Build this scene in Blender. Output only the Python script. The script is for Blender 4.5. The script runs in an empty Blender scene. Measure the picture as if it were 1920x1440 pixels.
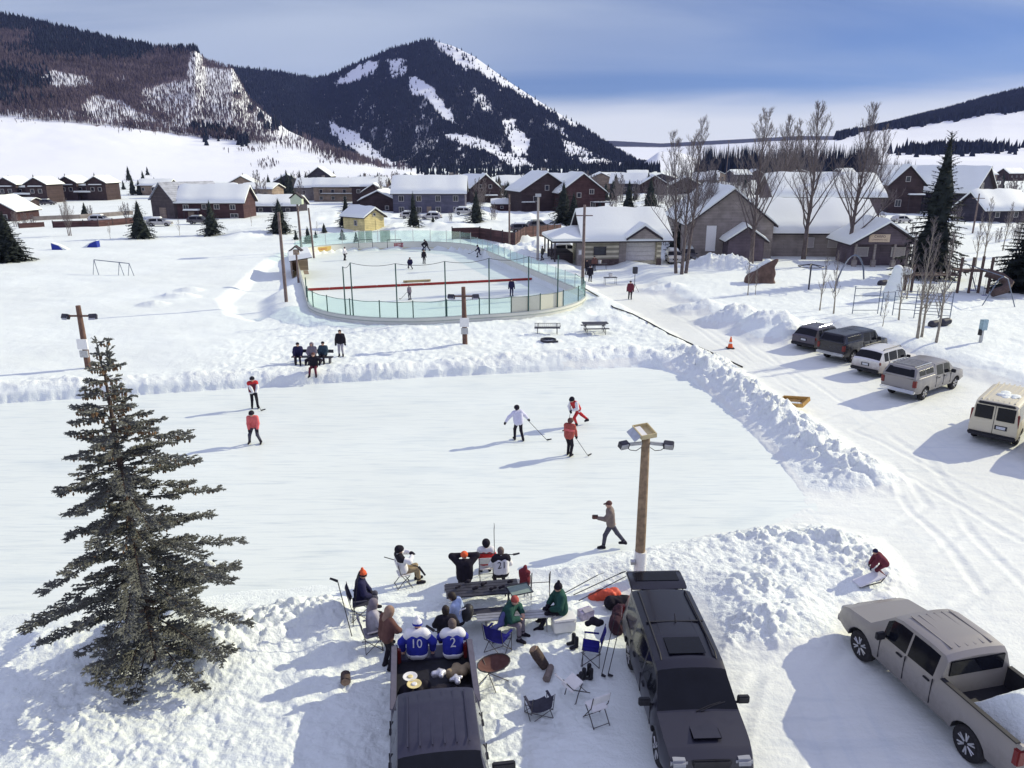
import bpy, bmesh, math, random
import numpy as np
from mathutils import Vector, Matrix, Euler

# ------------------------------------------------------------------ camera, sky, sun
S = bpy.context.scene
COL = S.collection
CAM_H, PITCH, FPX = 12.8, math.radians(16.7), 1400.0
SP, CP = math.sin(PITCH), math.cos(PITCH)
cam_d = bpy.data.cameras.new("camera"); cam = bpy.data.objects.new("camera", cam_d); COL.objects.link(cam)
cam.location = (0, 0, CAM_H); cam.rotation_euler = (math.pi/2 - PITCH, 0, 0)
cam_d.sensor_width = 36.0; cam_d.lens = 36.0*FPX/1920.0
cam_d.clip_start = 0.2; cam_d.clip_end = 30000
S.camera = cam
S.render.engine = 'CYCLES'
S.cycles.max_bounces = 6; S.cycles.transparent_max_bounces = 24
S.view_settings.view_transform = 'Standard'; S.view_settings.look = 'None'
S.view_settings.exposure = 0.27; S.view_settings.gamma = 1.0

SUN_EL = math.radians(27.5)
SUN_AZ = math.radians(65.0)          # measured from +Y (straight ahead) towards +X (right)
sun_dir = Vector((math.sin(SUN_AZ)*math.cos(SUN_EL), math.cos(SUN_AZ)*math.cos(SUN_EL), math.sin(SUN_EL)))
sd = bpy.data.lights.new("sun", 'SUN'); sun = bpy.data.objects.new("sun", sd); COL.objects.link(sun)
sd.energy = 4.0; sd.angle = math.radians(0.5); sd.color = (1.0, 0.925, 0.67)
sun.rotation_euler = (-sun_dir).to_track_quat('-Z', 'Y').to_euler()
sun.location = (60, 20, 60)

W = bpy.data.worlds.new("World"); S.world = W; W.use_nodes = True
def build_world():
    nt = W.node_tree; nt.nodes.clear(); N = nt.nodes.new; L = nt.links.new
    def M(op, a, b=None, c=None, clamp=False):
        n = N('ShaderNodeMath'); n.operation = op; n.use_clamp = clamp
        for i, v in enumerate((a, b, c)):
            if v is None: continue
            if isinstance(v, (int, float)): n.inputs[i].default_value = v
            else: L(v, n.inputs[i])
        return n.outputs[0]
    def MR(v, a, b, c, d):
        n = N('ShaderNodeMapRange'); n.interpolation_type = 'SMOOTHSTEP'; L(v, n.inputs[0])
        for i, q in enumerate((a, b, c, d)): n.inputs[i+1].default_value = q
        return n.outputs[0]
    def MIX(f, a, b, mode='MIX'):
        n = N('ShaderNodeMixRGB'); n.blend_type = mode
        for i, v in enumerate((f, a, b)):
            if isinstance(v, (int, float)): n.inputs[i].default_value = v
            elif isinstance(v, tuple): n.inputs[i].default_value = v+(1,)
            else: L(v, n.inputs[i])
        return n.outputs[0]
    out = N('ShaderNodeOutputWorld'); bg = N('ShaderNodeBackground'); L(bg.outputs[0], out.inputs[0])
    bg.inputs[1].default_value = 0.10
    sky = N('ShaderNodeTexSky'); sky.sky_type = 'NISHITA'; sky.sun_disc = False
    sky.sun_elevation = SUN_EL; sky.sun_rotation = SUN_AZ; sky.altitude = 2700; sky.air_density = 1.0; sky.dust_density = 0.2; sky.ozone_density = 3.0
    blue = MIX(1.0, sky.outputs[0], (0.34, 0.43, 0.62), 'MULTIPLY')
    tc = N('ShaderNodeTexCoord'); sep = N('ShaderNodeSeparateXYZ'); L(tc.outputs['Generated'], sep.inputs[0]); X, Y, Z = sep.outputs
    # a high cloud sheet seen in perspective (direction over height), drawn out into long bands
    h = M('ADD', M('MAXIMUM', Z, 0.0), 0.12); cmb = N('ShaderNodeCombineXYZ'); L(M('DIVIDE', X, h), cmb.inputs[0]); L(M('DIVIDE', Y, h), cmb.inputs[1])
    mp = N('ShaderNodeMapping'); L(cmb.outputs[0], mp.inputs[0]); mp.inputs['Scale'].default_value = (0.16, 0.60, 1); mp.inputs['Rotation'].default_value = (0, 0, -0.10); mp.inputs['Location'].default_value = (1.9, 0.55, 0)
    nz = N('ShaderNodeTexNoise'); L(mp.outputs[0], nz.inputs['Vector']); nz.inputs['Scale'].default_value = 1.0; nz.inputs['Detail'].default_value = 7; nz.inputs['Roughness'].default_value = 0.52; nz.inputs['Distortion'].default_value = 0.5
    veil = MR(nz.outputs[0], 0.30, 0.60, 0.22, 0.95)
    veil = M('MULTIPLY', veil, MR(X, -0.10, 0.50, 1.0, 0.85))
    # clear blue band above the right horizon, white bank lying on it
    n2 = N('ShaderNodeTexNoise'); mp2 = N('ShaderNodeMapping'); L(tc.outputs['Generated'], mp2.inputs[0]); mp2.inputs['Scale'].default_value = (1.5, 1.5, 11); L(mp2.outputs[0], n2.inputs['Vector']); n2.inputs['Scale'].default_value = 1.7; n2.inputs['Detail'].default_value = 5
    el = M('MULTIPLY_ADD', n2.outputs[0], 0.05, Z)
    gap = M('MULTIPLY', MR(el, 0.085, 0.12, 0.0, 1.0), MR(el, 0.15, 0.235, 1.0, 0.0)); gap = M('MULTIPLY', gap, MR(X, -0.25, 0.15, 0.25, 1.0))
    veil = M('MULTIPLY', veil, M('SUBTRACT', 1.0, M('MULTIPLY', gap, 0.55)))
    bank = MR(el, 0.068, 0.112, 0.92, 0.0)
    # bluish glow added overhead and behind, out of view, to raise the ambient light
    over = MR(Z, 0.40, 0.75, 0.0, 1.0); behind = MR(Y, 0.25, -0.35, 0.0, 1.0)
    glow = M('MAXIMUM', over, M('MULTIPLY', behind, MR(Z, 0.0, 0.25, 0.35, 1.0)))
    c1 = MIX(veil, blue, (4.8, 5.5, 6.7))
    c2 = MIX(bank, c1, (7.6, 7.9, 8.3))
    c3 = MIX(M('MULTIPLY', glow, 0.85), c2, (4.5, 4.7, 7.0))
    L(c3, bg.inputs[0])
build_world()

# ------------------------------------------------------------------ small maths
def P(px, py, z=0.0):
    """point of the plane at height z that the photograph shows at pixel (px, py) of 1920x1440"""
    v = py - 720.0
    f = FPX*CP - v*SP; d = FPX*SP + v*CP
    t = (CAM_H - z)/d
    return Vector(((px-960.0)*t, f*t, z))
def ZAT(py, Y):
    v = py - 720.0
    return CAM_H - Y*(FPX*SP + v*CP)/(FPX*CP - v*SP)
def XAT(px, py, Y):
    v = py - 720.0
    return (px-960.0)*Y/(FPX*CP - v*SP)
def PXH(px, Y):                       # x of pixel column at the horizon row
    return (px-960.0)*Y/(FPX/CP)
def hash2(ix, iy, seed):
    h = (ix.astype(np.int64)*374761393 + iy.astype(np.int64)*668265263 + seed*1442695041) & 0xffffffff
    h = ((h ^ (h >> 13))*1274126177) & 0xffffffff
    return ((h ^ (h >> 16)) & 0xffffff)/float(0xffffff)
def vnoise(x, y, seed=0):
    ix = np.floor(x); iy = np.floor(y); fx = x-ix; fy = y-iy
    fx = fx*fx*fx*(fx*(fx*6-15)+10); fy = fy*fy*fy*(fy*(fy*6-15)+10)
    a = hash2(ix, iy, seed); b = hash2(ix+1, iy, seed); c = hash2(ix, iy+1, seed); d = hash2(ix+1, iy+1, seed)
    return (a*(1-fx)+b*fx)*(1-fy) + (c*(1-fx)+d*fx)*fy
def fbm(x, y, seed=0, octv=4, gain=0.5, lac=2.03):
    s = 0; a = 1; t = 0
    for i in range(octv):
        s = s + a*vnoise(x, y, seed+i*17); t += a; a *= gain; x = x*lac+3.1; y = y*lac+1.7
    return s/t
def lumps(x, y, seed=0, rmin=.35, rmax=.75):
    """broken clods: irregular flat-topped, tilted chunks on a jittered grid"""
    wx = (vnoise(x*1.7, y*1.7, seed+71)-.5)*.75+(vnoise(x*4.1, y*4.1, seed+72)-.5)*.22; wy = (vnoise(x*1.7+9, y*1.7, seed+73)-.5)*.75+(vnoise(x*4.1, y*4.1+5, seed+74)-.5)*.22
    x = x+wx; y = y+wy
    ix = np.floor(x); iy = np.floor(y); best = np.zeros_like(x)
    for dx in (-1, 0, 1):
        for dy in (-1, 0, 1):
            cx = ix+dx; cy = iy+dy
            qx = x-(cx+hash2(cx, cy, seed)); qy = y-(cy+hash2(cx, cy, seed+5)); r = rmin+(rmax-rmin)*hash2(cx, cy, seed+9)**2
            an = hash2(cx, cy, seed+13)*6.283; ca, sa = np.cos(an), np.sin(an); ux = (qx*ca+qy*sa)*.8; uy = (-qx*sa+qy*ca)*1.25
            d = np.sqrt(ux*ux+uy*uy)/r; flat = .35+.6*hash2(cx, cy, seed+17)
            hgt = r*np.minimum((1-d)*1.5, flat)+ux*.35*(1-np.minimum(d, 1))
            best = np.maximum(best, np.where(d < 1, hgt, 0))
    return best
def sstep(a, b, x):
    t = np.clip((x-a)/(b-a), 0, 1); return t*t*(3-2*t)
def sd_poly(x, y, pts):
    """signed distance to a closed polygon, negative inside"""
    d = np.full(x.shape, 1e18); s = np.ones(x.shape)
    n = len(pts)
    for i in range(n):
        ax, ay = pts[i][0], pts[i][1]; bx, by = pts[i-1][0], pts[i-1][1]
        ex, ey = bx-ax, by-ay; wx, wy = x-ax, y-ay
        t = np.clip((wx*ex+wy*ey)/(ex*ex+ey*ey+1e-12), 0, 1)
        d = np.minimum(d, (wx-ex*t)**2+(wy-ey*t)**2)
        c1 = y >= ay; c2 = y < by; c3 = ex*wy > ey*wx
        flip = (c1 & c2 & c3) | (~c1 & ~c2 & ~c3)
        s = np.where(flip, -s, s)
    return s*np.sqrt(d)
def sd_line(x, y, pts):
    """distance to an open polyline and the arc parameter 0..n-1 of the nearest point"""
    d = np.full(x.shape, 1e18); par = np.zeros(x.shape)
    for i in range(len(pts)-1):
        ax, ay = pts[i][0], pts[i][1]; bx, by = pts[i+1][0], pts[i+1][1]
        ex, ey = bx-ax, by-ay; wx, wy = x-ax, y-ay
        t = np.clip((wx*ex+wy*ey)/(ex*ex+ey*ey+1e-12), 0, 1)
        dd = (wx-ex*t)**2+(wy-ey*t)**2
        m = dd < d; d = np.where(m, dd, d); par = np.where(m, i+t, par)
    return np.sqrt(d), par

# ------------------------------------------------------------------ materials
MATS = {}
def mat(name, col, rough=0.7, metal=0.0, var=0.12, scale=8.0, bump=0.0, bscale=40.0, spec=0.35, coat=0.0, alpha=None, trans=None, ior=1.45):
    """principled material whose colour wanders a little (object-space noise)"""
    if name in MATS: return MATS[name]
    m = bpy.data.materials.new(name); m.use_nodes = True; nt = m.node_tree; N = nt.nodes.new; L = nt.links.new
    b = nt.nodes['Principled BSDF']
    b.inputs['Roughness'].default_value = rough; b.inputs['Metallic'].default_value = metal
    b.inputs['Specular IOR Level'].default_value = spec; b.inputs['Coat Weight'].default_value = coat; b.inputs['IOR'].default_value = ior
    tc = N('ShaderNodeTexCoord'); nz = N('ShaderNodeTexNoise'); L(tc.outputs['Object'], nz.inputs['Vector'])
    nz.inputs['Scale'].default_value = scale; nz.inputs['Detail'].default_value = 5
    rp = N('ShaderNodeValToRGB'); L(nz.outputs[0], rp.inputs[0])
    rp.color_ramp.elements[0].position = 0.3; rp.color_ramp.elements[1].position = 0.7
    rp.color_ramp.elements[0].color = tuple(max(0, c*(1-var)) for c in col)+(1,)
    rp.color_ramp.elements[1].color = tuple(min(1, c*(1+var)) for c in col)+(1,)
    L(rp.outputs[0], b.inputs['Base Color'])
    if bump:
        n2 = N('ShaderNodeTexNoise'); L(tc.outputs['Object'], n2.inputs['Vector']); n2.inputs['Scale'].default_value = bscale; n2.inputs['Detail'].default_value = 4
        bp = N('ShaderNodeBump'); bp.inputs['Strength'].default_value = bump; bp.inputs['Distance'].default_value = 0.02; L(n2.outputs[0], bp.inputs['Height']); L(bp.outputs[0], b.inputs['Normal'])
    if alpha is not None: b.inputs['Alpha'].default_value = alpha
    if trans is not None: b.inputs['Transmission Weight'].default_value = trans
    MATS[name] = m; return m
def node_mat(name):
    m = bpy.data.materials.new(name); m.use_nodes = True; MATS[name] = m
    return m, m.node_tree, m.node_tree.nodes['Principled BSDF']

def make_snow(name, col=(0.79, 0.845, 0.825), bump=0.35, fine=14.0, coarse=2.2, rough=0.65, var=0.05, streak=None):
    m, nt, b = node_mat(name); N = nt.nodes.new; L = nt.links.new
    g = N('ShaderNodeNewGeometry')
    n1 = N('ShaderNodeTexNoise'); L(g.outputs['Position'], n1.inputs['Vector']); n1.inputs['Scale'].default_value = coarse; n1.inputs['Detail'].default_value = 6; n1.inputs['Roughness'].default_value = 0.6
    n2 = N('ShaderNodeTexNoise'); L(g.outputs['Position'], n2.inputs['Vector']); n2.inputs['Scale'].default_value = fine; n2.inputs['Detail'].default_value = 5; n2.inputs['Roughness'].default_value = 0.65
    n3 = N('ShaderNodeTexNoise'); L(g.outputs['Position'], n3.inputs['Vector']); n3.inputs['Scale'].default_value = 0.12; n3.inputs['Detail'].default_value = 5
    ad = N('ShaderNodeMath'); ad.operation = 'ADD'; L(n1.outputs[0], ad.inputs[0]); L(n2.outputs[0], ad.inputs[1])
    bp = N('ShaderNodeBump'); bp.inputs['Strength'].default_value = bump; bp.inputs['Distance'].default_value = 0.06; L(ad.outputs[0], bp.inputs['Height']); L(bp.outputs[0], b.inputs['Normal'])
    rp = N('ShaderNodeValToRGB'); L(n3.outputs[0], rp.inputs[0]); rp.color_ramp.elements[0].position = .3; rp.color_ramp.elements[1].position = .72
    rp.color_ramp.elements[0].color = tuple(c*(1-var) for c in col)+(1,); rp.color_ramp.elements[1].color = tuple(min(.95, c*(1+var)) for c in col)+(1,)
    src = rp.outputs[0]
    if streak:
        # packed, scuffed snow: long faint marks (skate cuts, tyre tracks)
        for k, (ang, sx, sy, amt) in enumerate(streak):
            mp = N('ShaderNodeMapping'); L(g.outputs['Position'], mp.inputs[0]); mp.inputs['Rotation'].default_value = (0, 0, ang); mp.inputs['Scale'].default_value = (sx, sy, 1)
            nn = N('ShaderNodeTexNoise'); L(mp.outputs[0], nn.inputs['Vector']); nn.inputs['Scale'].default_value = 1.0; nn.inputs['Detail'].default_value = 4; nn.inputs['Distortion'].default_value = 0.6
            r2 = N('ShaderNodeValToRGB'); L(nn.outputs[0], r2.inputs[0]); r2.color_ramp.elements[0].position = .56; r2.color_ramp.elements[1].position = .74
            r2.color_ramp.elements[0].color = (1, 1, 1, 1); r2.color_ramp.elements[1].color = (amt, amt*1.02, amt*1.05, 1)
            mu = N('ShaderNodeMixRGB'); mu.blend_type = 'MULTIPLY'; mu.inputs[0].default_value = 1; L(src, mu.inputs[1]); L(r2.outputs[0], mu.inputs[2]); src = mu.outputs[0]
    L(src, b.inputs['Base Color'])
    b.inputs['Roughness'].default_value = rough; b.inputs['Specular IOR Level'].default_value = 0.25
    return m
SNOW = make_snow('snow', bump=0.6, fine=16.0, coarse=2.6)
SNOW_ROUGH = make_snow('snow_ploughed', col=(0.80, 0.85, 0.83), bump=0.9, fine=11.0, coarse=3.5)
SNOW_PACK = make_snow('snow_packed', col=(0.745, 0.775, 0.745), bump=0.4, fine=9.0, coarse=1.4, var=.07, streak=[(0.4, .25, 2.2, .90), (-.5, 2.4, .2, .92)])
SNOW_ROOF = make_snow('snow_on_roof', col=(0.81, 0.85, 0.82), bump=0.25, fine=3.0, coarse=.7)
ICE = make_snow('rink_ice', col=(0.745, 0.80, 0.765), bump=0.06, fine=6.0, coarse=.8, rough=.42, var=.04,
                streak=[(0.3, .35, 5.0, .86), (-.7, .5, 6.0, .88), (1.2, .3, 4.0, .90), (2.1, .6, 7.0, .88), (0.9, .25, .6, .90)])

# ------------------------------------------------------------------ mesh building
class MB:
    def __init__(self): self.v = []; self.f = []; self.m = []; self.mi = 0
    def add(self, verts, faces):
        o = len(self.v); self.v.extend([tuple(p) for p in verts])
        for f in faces: self.f.append(tuple(i+o for i in f)); self.m.append(self.mi)
    def box(self, c, s, rot=None, taper=1.0):
        x, y, z = s[0]/2, s[1]/2, s[2]/2; t = taper
        vs = [Vector(p) for p in ((-x,-y,-z),(x,-y,-z),(x,y,-z),(-x,y,-z),(-x*t,-y*t,z),(x*t,-y*t,z),(x*t,y*t,z),(-x*t,y*t,z))]
        if rot is not None:
            R = Euler(rot).to_matrix() if not isinstance(rot, Matrix) else rot
            vs = [R @ p for p in vs]
        c = Vector(c)
        self.add([p+c for p in vs], [(0,3,2,1),(4,5,6,7),(0,1,5,4),(1,2,6,5),(2,3,7,6),(3,0,4,7)]); return self
    def cyl(self, a, b, r0, r1=None, n=8, caps=True):
        if r1 is None: r1 = r0
        a = Vector(a); b = Vector(b); d = b-a
        if d.length < 1e-6: return self
        d.normalize(); u = d.orthogonal().normalized(); w = d.cross(u)
        vs = []
        for k in range(n):
            t = 2*math.pi*k/n; q = u*math.cos(t)+w*math.sin(t); vs.append(a+q*r0)
        for k in range(n):
            t = 2*math.pi*k/n; q = u*math.cos(t)+w*math.sin(t); vs.append(b+q*r1)
        fs = [(k, (k+1) % n, n+(k+1) % n, n+k) for k in range(n)]
        if caps: fs += [tuple(range(n-1, -1, -1)), tuple(range(n, 2*n))]
        self.add(vs, fs); return self
    def tube(self, pts, r, n=6):
        pts = [Vector(p) for p in pts]; rs = r if isinstance(r, (list, tuple)) else [r]*len(pts)
        u = None; rings = []
        for i, p in enumerate(pts):
            d = (pts[min(i+1, len(pts)-1)]-pts[max(i-1, 0)])
            if d.length < 1e-9: d = Vector((0,0,1))
            d.normalize()
            if u is None: u = d.orthogonal().normalized()
            else:
                u = u-d*u.dot(d); u = u.normalized() if u.length > 1e-6 else d.orthogonal().normalized()
            w = d.cross(u)
            rings += [p+(u*math.cos(2*math.pi*k/n)+w*math.sin(2*math.pi*k/n))*rs[i] for k in range(n)]
        fs = []
        for i in range(len(pts)-1):
            for k in range(n): fs.append((i*n+k, i*n+(k+1) % n, (i+1)*n+(k+1) % n, (i+1)*n+k))
        fs += [tuple(range(n-1, -1, -1)), tuple(range((len(pts)-1)*n, len(pts)*n))]
        self.add(rings, fs); return self
    def lathe(self, prof, c=(0,0,0), n=16, axis='Z'):
        c = Vector(c); vs = []; fs = []
        for (r, z) in prof:
            for k in range(n):
                t = 2*math.pi*k/n; p = Vector((r*math.cos(t), r*math.sin(t), z))
                if axis == 'Y': p = Vector((p.x, p.z, p.y))
                if axis == 'X': p = Vector((p.z, p.x, p.y))
                vs.append(p+c)
        for i in range(len(prof)-1):
            for k in range(n): fs.append((i*n+k, i*n+(k+1) % n, (i+1)*n+(k+1) % n, (i+1)*n+k))
        fs += [tuple(range(n-1, -1, -1)), tuple(range((len(prof)-1)*n, len(prof)*n))]
        self.add(vs, fs); return self
    def ball(self, c, r, n=10, m=6, rot=None):
        r = (r, r, r) if not isinstance(r, (tuple, list)) else r
        c = Vector(c); R = Euler(rot).to_matrix() if rot is not None else None
        vs = []
        def T(p): 
            p = Vector((p[0]*r[0], p[1]*r[1], p[2]*r[2])); return (R @ p if R else p)+c
        vs.append(T((0,0,-1)))
        for i in range(1, m):
            ph = -math.pi/2+math.pi*i/m
            for k in range(n): vs.append(T((math.cos(ph)*math.cos(2*math.pi*k/n), math.cos(ph)*math.sin(2*math.pi*k/n), math.sin(ph))))
        vs.append(T((0,0,1)))
        fs = [(0, 1+(k+1) % n, 1+k) for k in range(n)]
        for i in range(m-2):
            for k in range(n): fs.append((1+i*n+k, 1+i*n+(k+1) % n, 1+(i+1)*n+(k+1) % n, 1+(i+1)*n+k))
        o = 1+(m-2)*n; fs += [(o+k, o+(k+1) % n, len(vs)-1) for k in range(n)]
        self.add(vs, fs); return self
    def prism(self, poly, a, b, axis='Y'):
        """2-D polygon extruded from a to b along axis"""
        def T(p, t):
            return {'Y': (p[0], t, p[1]), 'X': (t, p[0], p[1]), 'Z': (p[0], p[1], t)}[axis]
        n = len(poly); vs = [T(p, a) for p in poly]+[T(p, b) for p in poly]
        fs = [tuple(range(n)), tuple(range(2*n-1, n-1, -1))]+[(k, n+k, n+(k+1) % n, (k+1) % n) for k in range(n)]
        self.add(vs, fs); return self
    def quad(self, a, b, c, d): self.add([a, b, c, d], [(0,1,2,3)]); return self
    def build(self, name, mats, parent=None, smooth=None, bevel=0.0, segs=2, loc=None):
        me = bpy.data.meshes.new(name); me.from_pydata(self.v, [], self.f)
        mats = mats if isinstance(mats, (list, tuple)) else [mats]
        for m in mats: me.materials.append(m)
        if len(mats) > 1: me.polygons.foreach_set('material_index', self.m)
        bm = bmesh.new(); bm.from_mesh(me); bmesh.ops.recalc_face_normals(bm, faces=bm.faces)
        if bevel:
            ed = [e for e in bm.edges if len(e.link_faces) == 2 and e.calc_face_angle(0) > 0.6]
            bmesh.ops.bevel(bm, geom=ed, offset=bevel, segments=segs, affect='EDGES', clamp_overlap=True)
        bm.to_mesh(me); bm.free()
        if smooth is not None:
            me.polygons.foreach_set('use_smooth', [True]*len(me.polygons)); me.set_sharp_from_angle(angle=math.radians(smooth))
        o = bpy.data.objects.new(name, me); COL.objects.link(o)
        if parent is not None: o.parent = parent
        if loc is not None: o.location = loc
        return o
def np_mesh(name, verts, faces, mats, parent=None, smooth=True, midx=None):
    """verts (n,3), faces (m,k) numpy arrays of one face size"""
    me = bpy.data.meshes.new(name); nv = len(verts); nf, k = faces.shape
    me.vertices.add(nv); me.vertices.foreach_set('co', np.asarray(verts, np.float32).ravel())
    me.loops.add(nf*k); me.loops.foreach_set('vertex_index', faces.astype(np.int32).ravel())
    me.polygons.add(nf); me.polygons.foreach_set('loop_start', np.arange(0, nf*k, k, dtype=np.int32))
    mats = mats if isinstance(mats, (list, tuple)) else [mats]
    for m in mats: me.materials.append(m)
    if midx is not None: me.polygons.foreach_set('material_index', np.asarray(midx, np.int32))
    me.polygons.foreach_set('use_smooth', np.full(nf, bool(smooth)))
    me.update(calc_edges=True); me.validate()
    o = bpy.data.objects.new(name, me); COL.objects.link(o)
    if parent is not None: o.parent = parent
    return o
def tag(o, label=None, cat=None, group=None, kind=None):
    if label: o['label'] = label
    if cat: o['category'] = cat
    if group: o['group'] = group
    if kind: o['kind'] = kind
    return o
def empty(name, loc, rz=0.0, label=None, cat=None, group=None):
    o = bpy.data.objects.new(name, None); COL.objects.link(o); o.empty_display_size = .3
    o.location = loc; o.rotation_euler = (0, 0, rz)
    return tag(o, label, cat, group)
def copy_tree(o, loc=None, rz=None, label=None, group=None, scale=None):
    def rec(src, par):
        c = src.copy(); COL.objects.link(c)
        if par is not None: c.parent = par
        for ch in src.children: rec(ch, c)
        return c
    c = rec(o, None)
    if loc is not None: c.location = loc
    if rz is not None: c.rotation_euler = (c.rotation_euler[0], c.rotation_euler[1], rz)
    if scale is not None: c.scale = (scale, scale, scale) if not isinstance(scale, (tuple, list)) else scale
    if label: c['label'] = label
    if group: c['group'] = group
    return c
# ------------------------------------------------------------------ ground
def PX(lst, z=0.0): return [tuple(P(x, y, z)[:2]) for x, y in lst]
POND = PX([(-420,790),(0,757),(480,727),(800,708),(1225,688),(1290,712),(1335,748),(1390,800),(1450,862),(1492,920),(1500,948),(1430,985),(1330,1000),(1200,1028),
           (1080,1045),(960,1066),(860,1082),(730,1088),(600,1092),(480,1100),(300,1128),(0,1152),(-420,1190)])
PLATEAU = PX([(-1500,880),(-420,765),(0,738),(480,709),(800,690),(1180,668),(1260,672),(1390,688),(1290,638),(1200,588),(1108,540),(1088,505),(1040,470),(1000,420),(1000,395),(560,395),(-200,400),(-1500,420)], .55)
RBANK = PX([(1215,655),(1300,662),(1390,690),(1500,760),(1620,845),(1725,905),(1690,928),(1560,938),(1492,922),(1440,855),(1320,738),(1240,694)], 0.0)
PILE = PX([(990,1070),(1130,1040),(1260,1008),(1400,986),(1540,984),(1650,1012),(1705,1080),(1670,1130),(1600,1155),(1590,1205),(1480,1230),(1350,1235),(1290,1140),(1180,1112),(1060,1112)], 0.0)
PARK = PX([(1150,480),(1200,510),(1300,565),(1420,628),(1490,634),(1560,598),(1700,645),(1850,690),(1960,725),(2300,760),(2300,470),(1700,505),(1330,505),(1250,497)], .6)
CORR = PX([(440,545),(470,518),(500,492),(545,470),(575,478),(560,530),(505,560),(512,592),(480,606),(430,594),(412,565)], .3)
RIDGE_MID = [P(1255,668), P(1330,700), P(1420,760), P(1530,835), P(1650,898)]
RIDGE_FAR = [P(-420,768,.6), P(0,722,.6), P(480,702,.6), P(800,684,.6), P(1000,668,.6), P(1180,656,.6), P(1240,668,.6)]
RINK_C = Vector((-9.5, 79.5, 0)); RINK_A = math.radians(17.3)
RU = Vector((math.cos(RINK_A), math.sin(RINK_A), 0)); RV = Vector((-math.sin(RINK_A), math.cos(RINK_A), 0))
R_HW, R_N, R_F, R_RAD = 12.35, -22.5, 34.0, 9.5
def rink_pt(u, v, z=0.0): return RINK_C+RU*u+RV*v+Vector((0,0,z))
def rink_outline(off=0.0, n=10):
    w = R_HW+off; a = R_N-off; b = R_F+off; r = R_RAD+off; pts = []
    for cx, cy, t0 in ((w-r, a+r, -90), (w-r, b-r, 0), (-w+r, b-r, 90), (-w+r, a+r, 180)):
        for k in range(n+1):
            t = math.radians(t0+90*k/n); pts.append((cx+r*math.cos(t), cy+r*math.sin(t)))
    return pts
RINK_OUT = [tuple(rink_pt(u, v)[:2]) for u, v in rink_outline()]
def rut(c, g=.82):
    out = []
    for s in (-1, 1):
        w = [P(*p) for p in c]; out.append([tuple((w[i]+(w[min(i+1, len(w)-1)]-w[max(i-1, 0)]).orthogonal().normalized()*0+Vector((-(w[min(i+1, len(w)-1)]-w[max(i-1, 0)]).y, (w[min(i+1, len(w)-1)]-w[max(i-1, 0)]).x, 0)).normalized()*s*g)[:2]) for i in range(len(w))])
    return out
RUTS = rut([(1460,1500),(1480,1250),(1600,1080),(1780,960),(1700,860),(1500,720),(1330,610),(1180,545)])+rut([(1690,750),(1560,800),(1620,830),(1800,930),(1950,1010)])+rut([(1640,705),(1500,730),(1440,690),(1300,600)])+rut([(1860,825),(1700,870),(1750,960),(1900,1120)])+rut([(1240,1500),(1400,1350),(1560,1230),(1800,1080),(1980,1000)])
MOUND_L = [P(430,1235), P(500,1200), P(560,1178), P(610,1175)]

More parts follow.
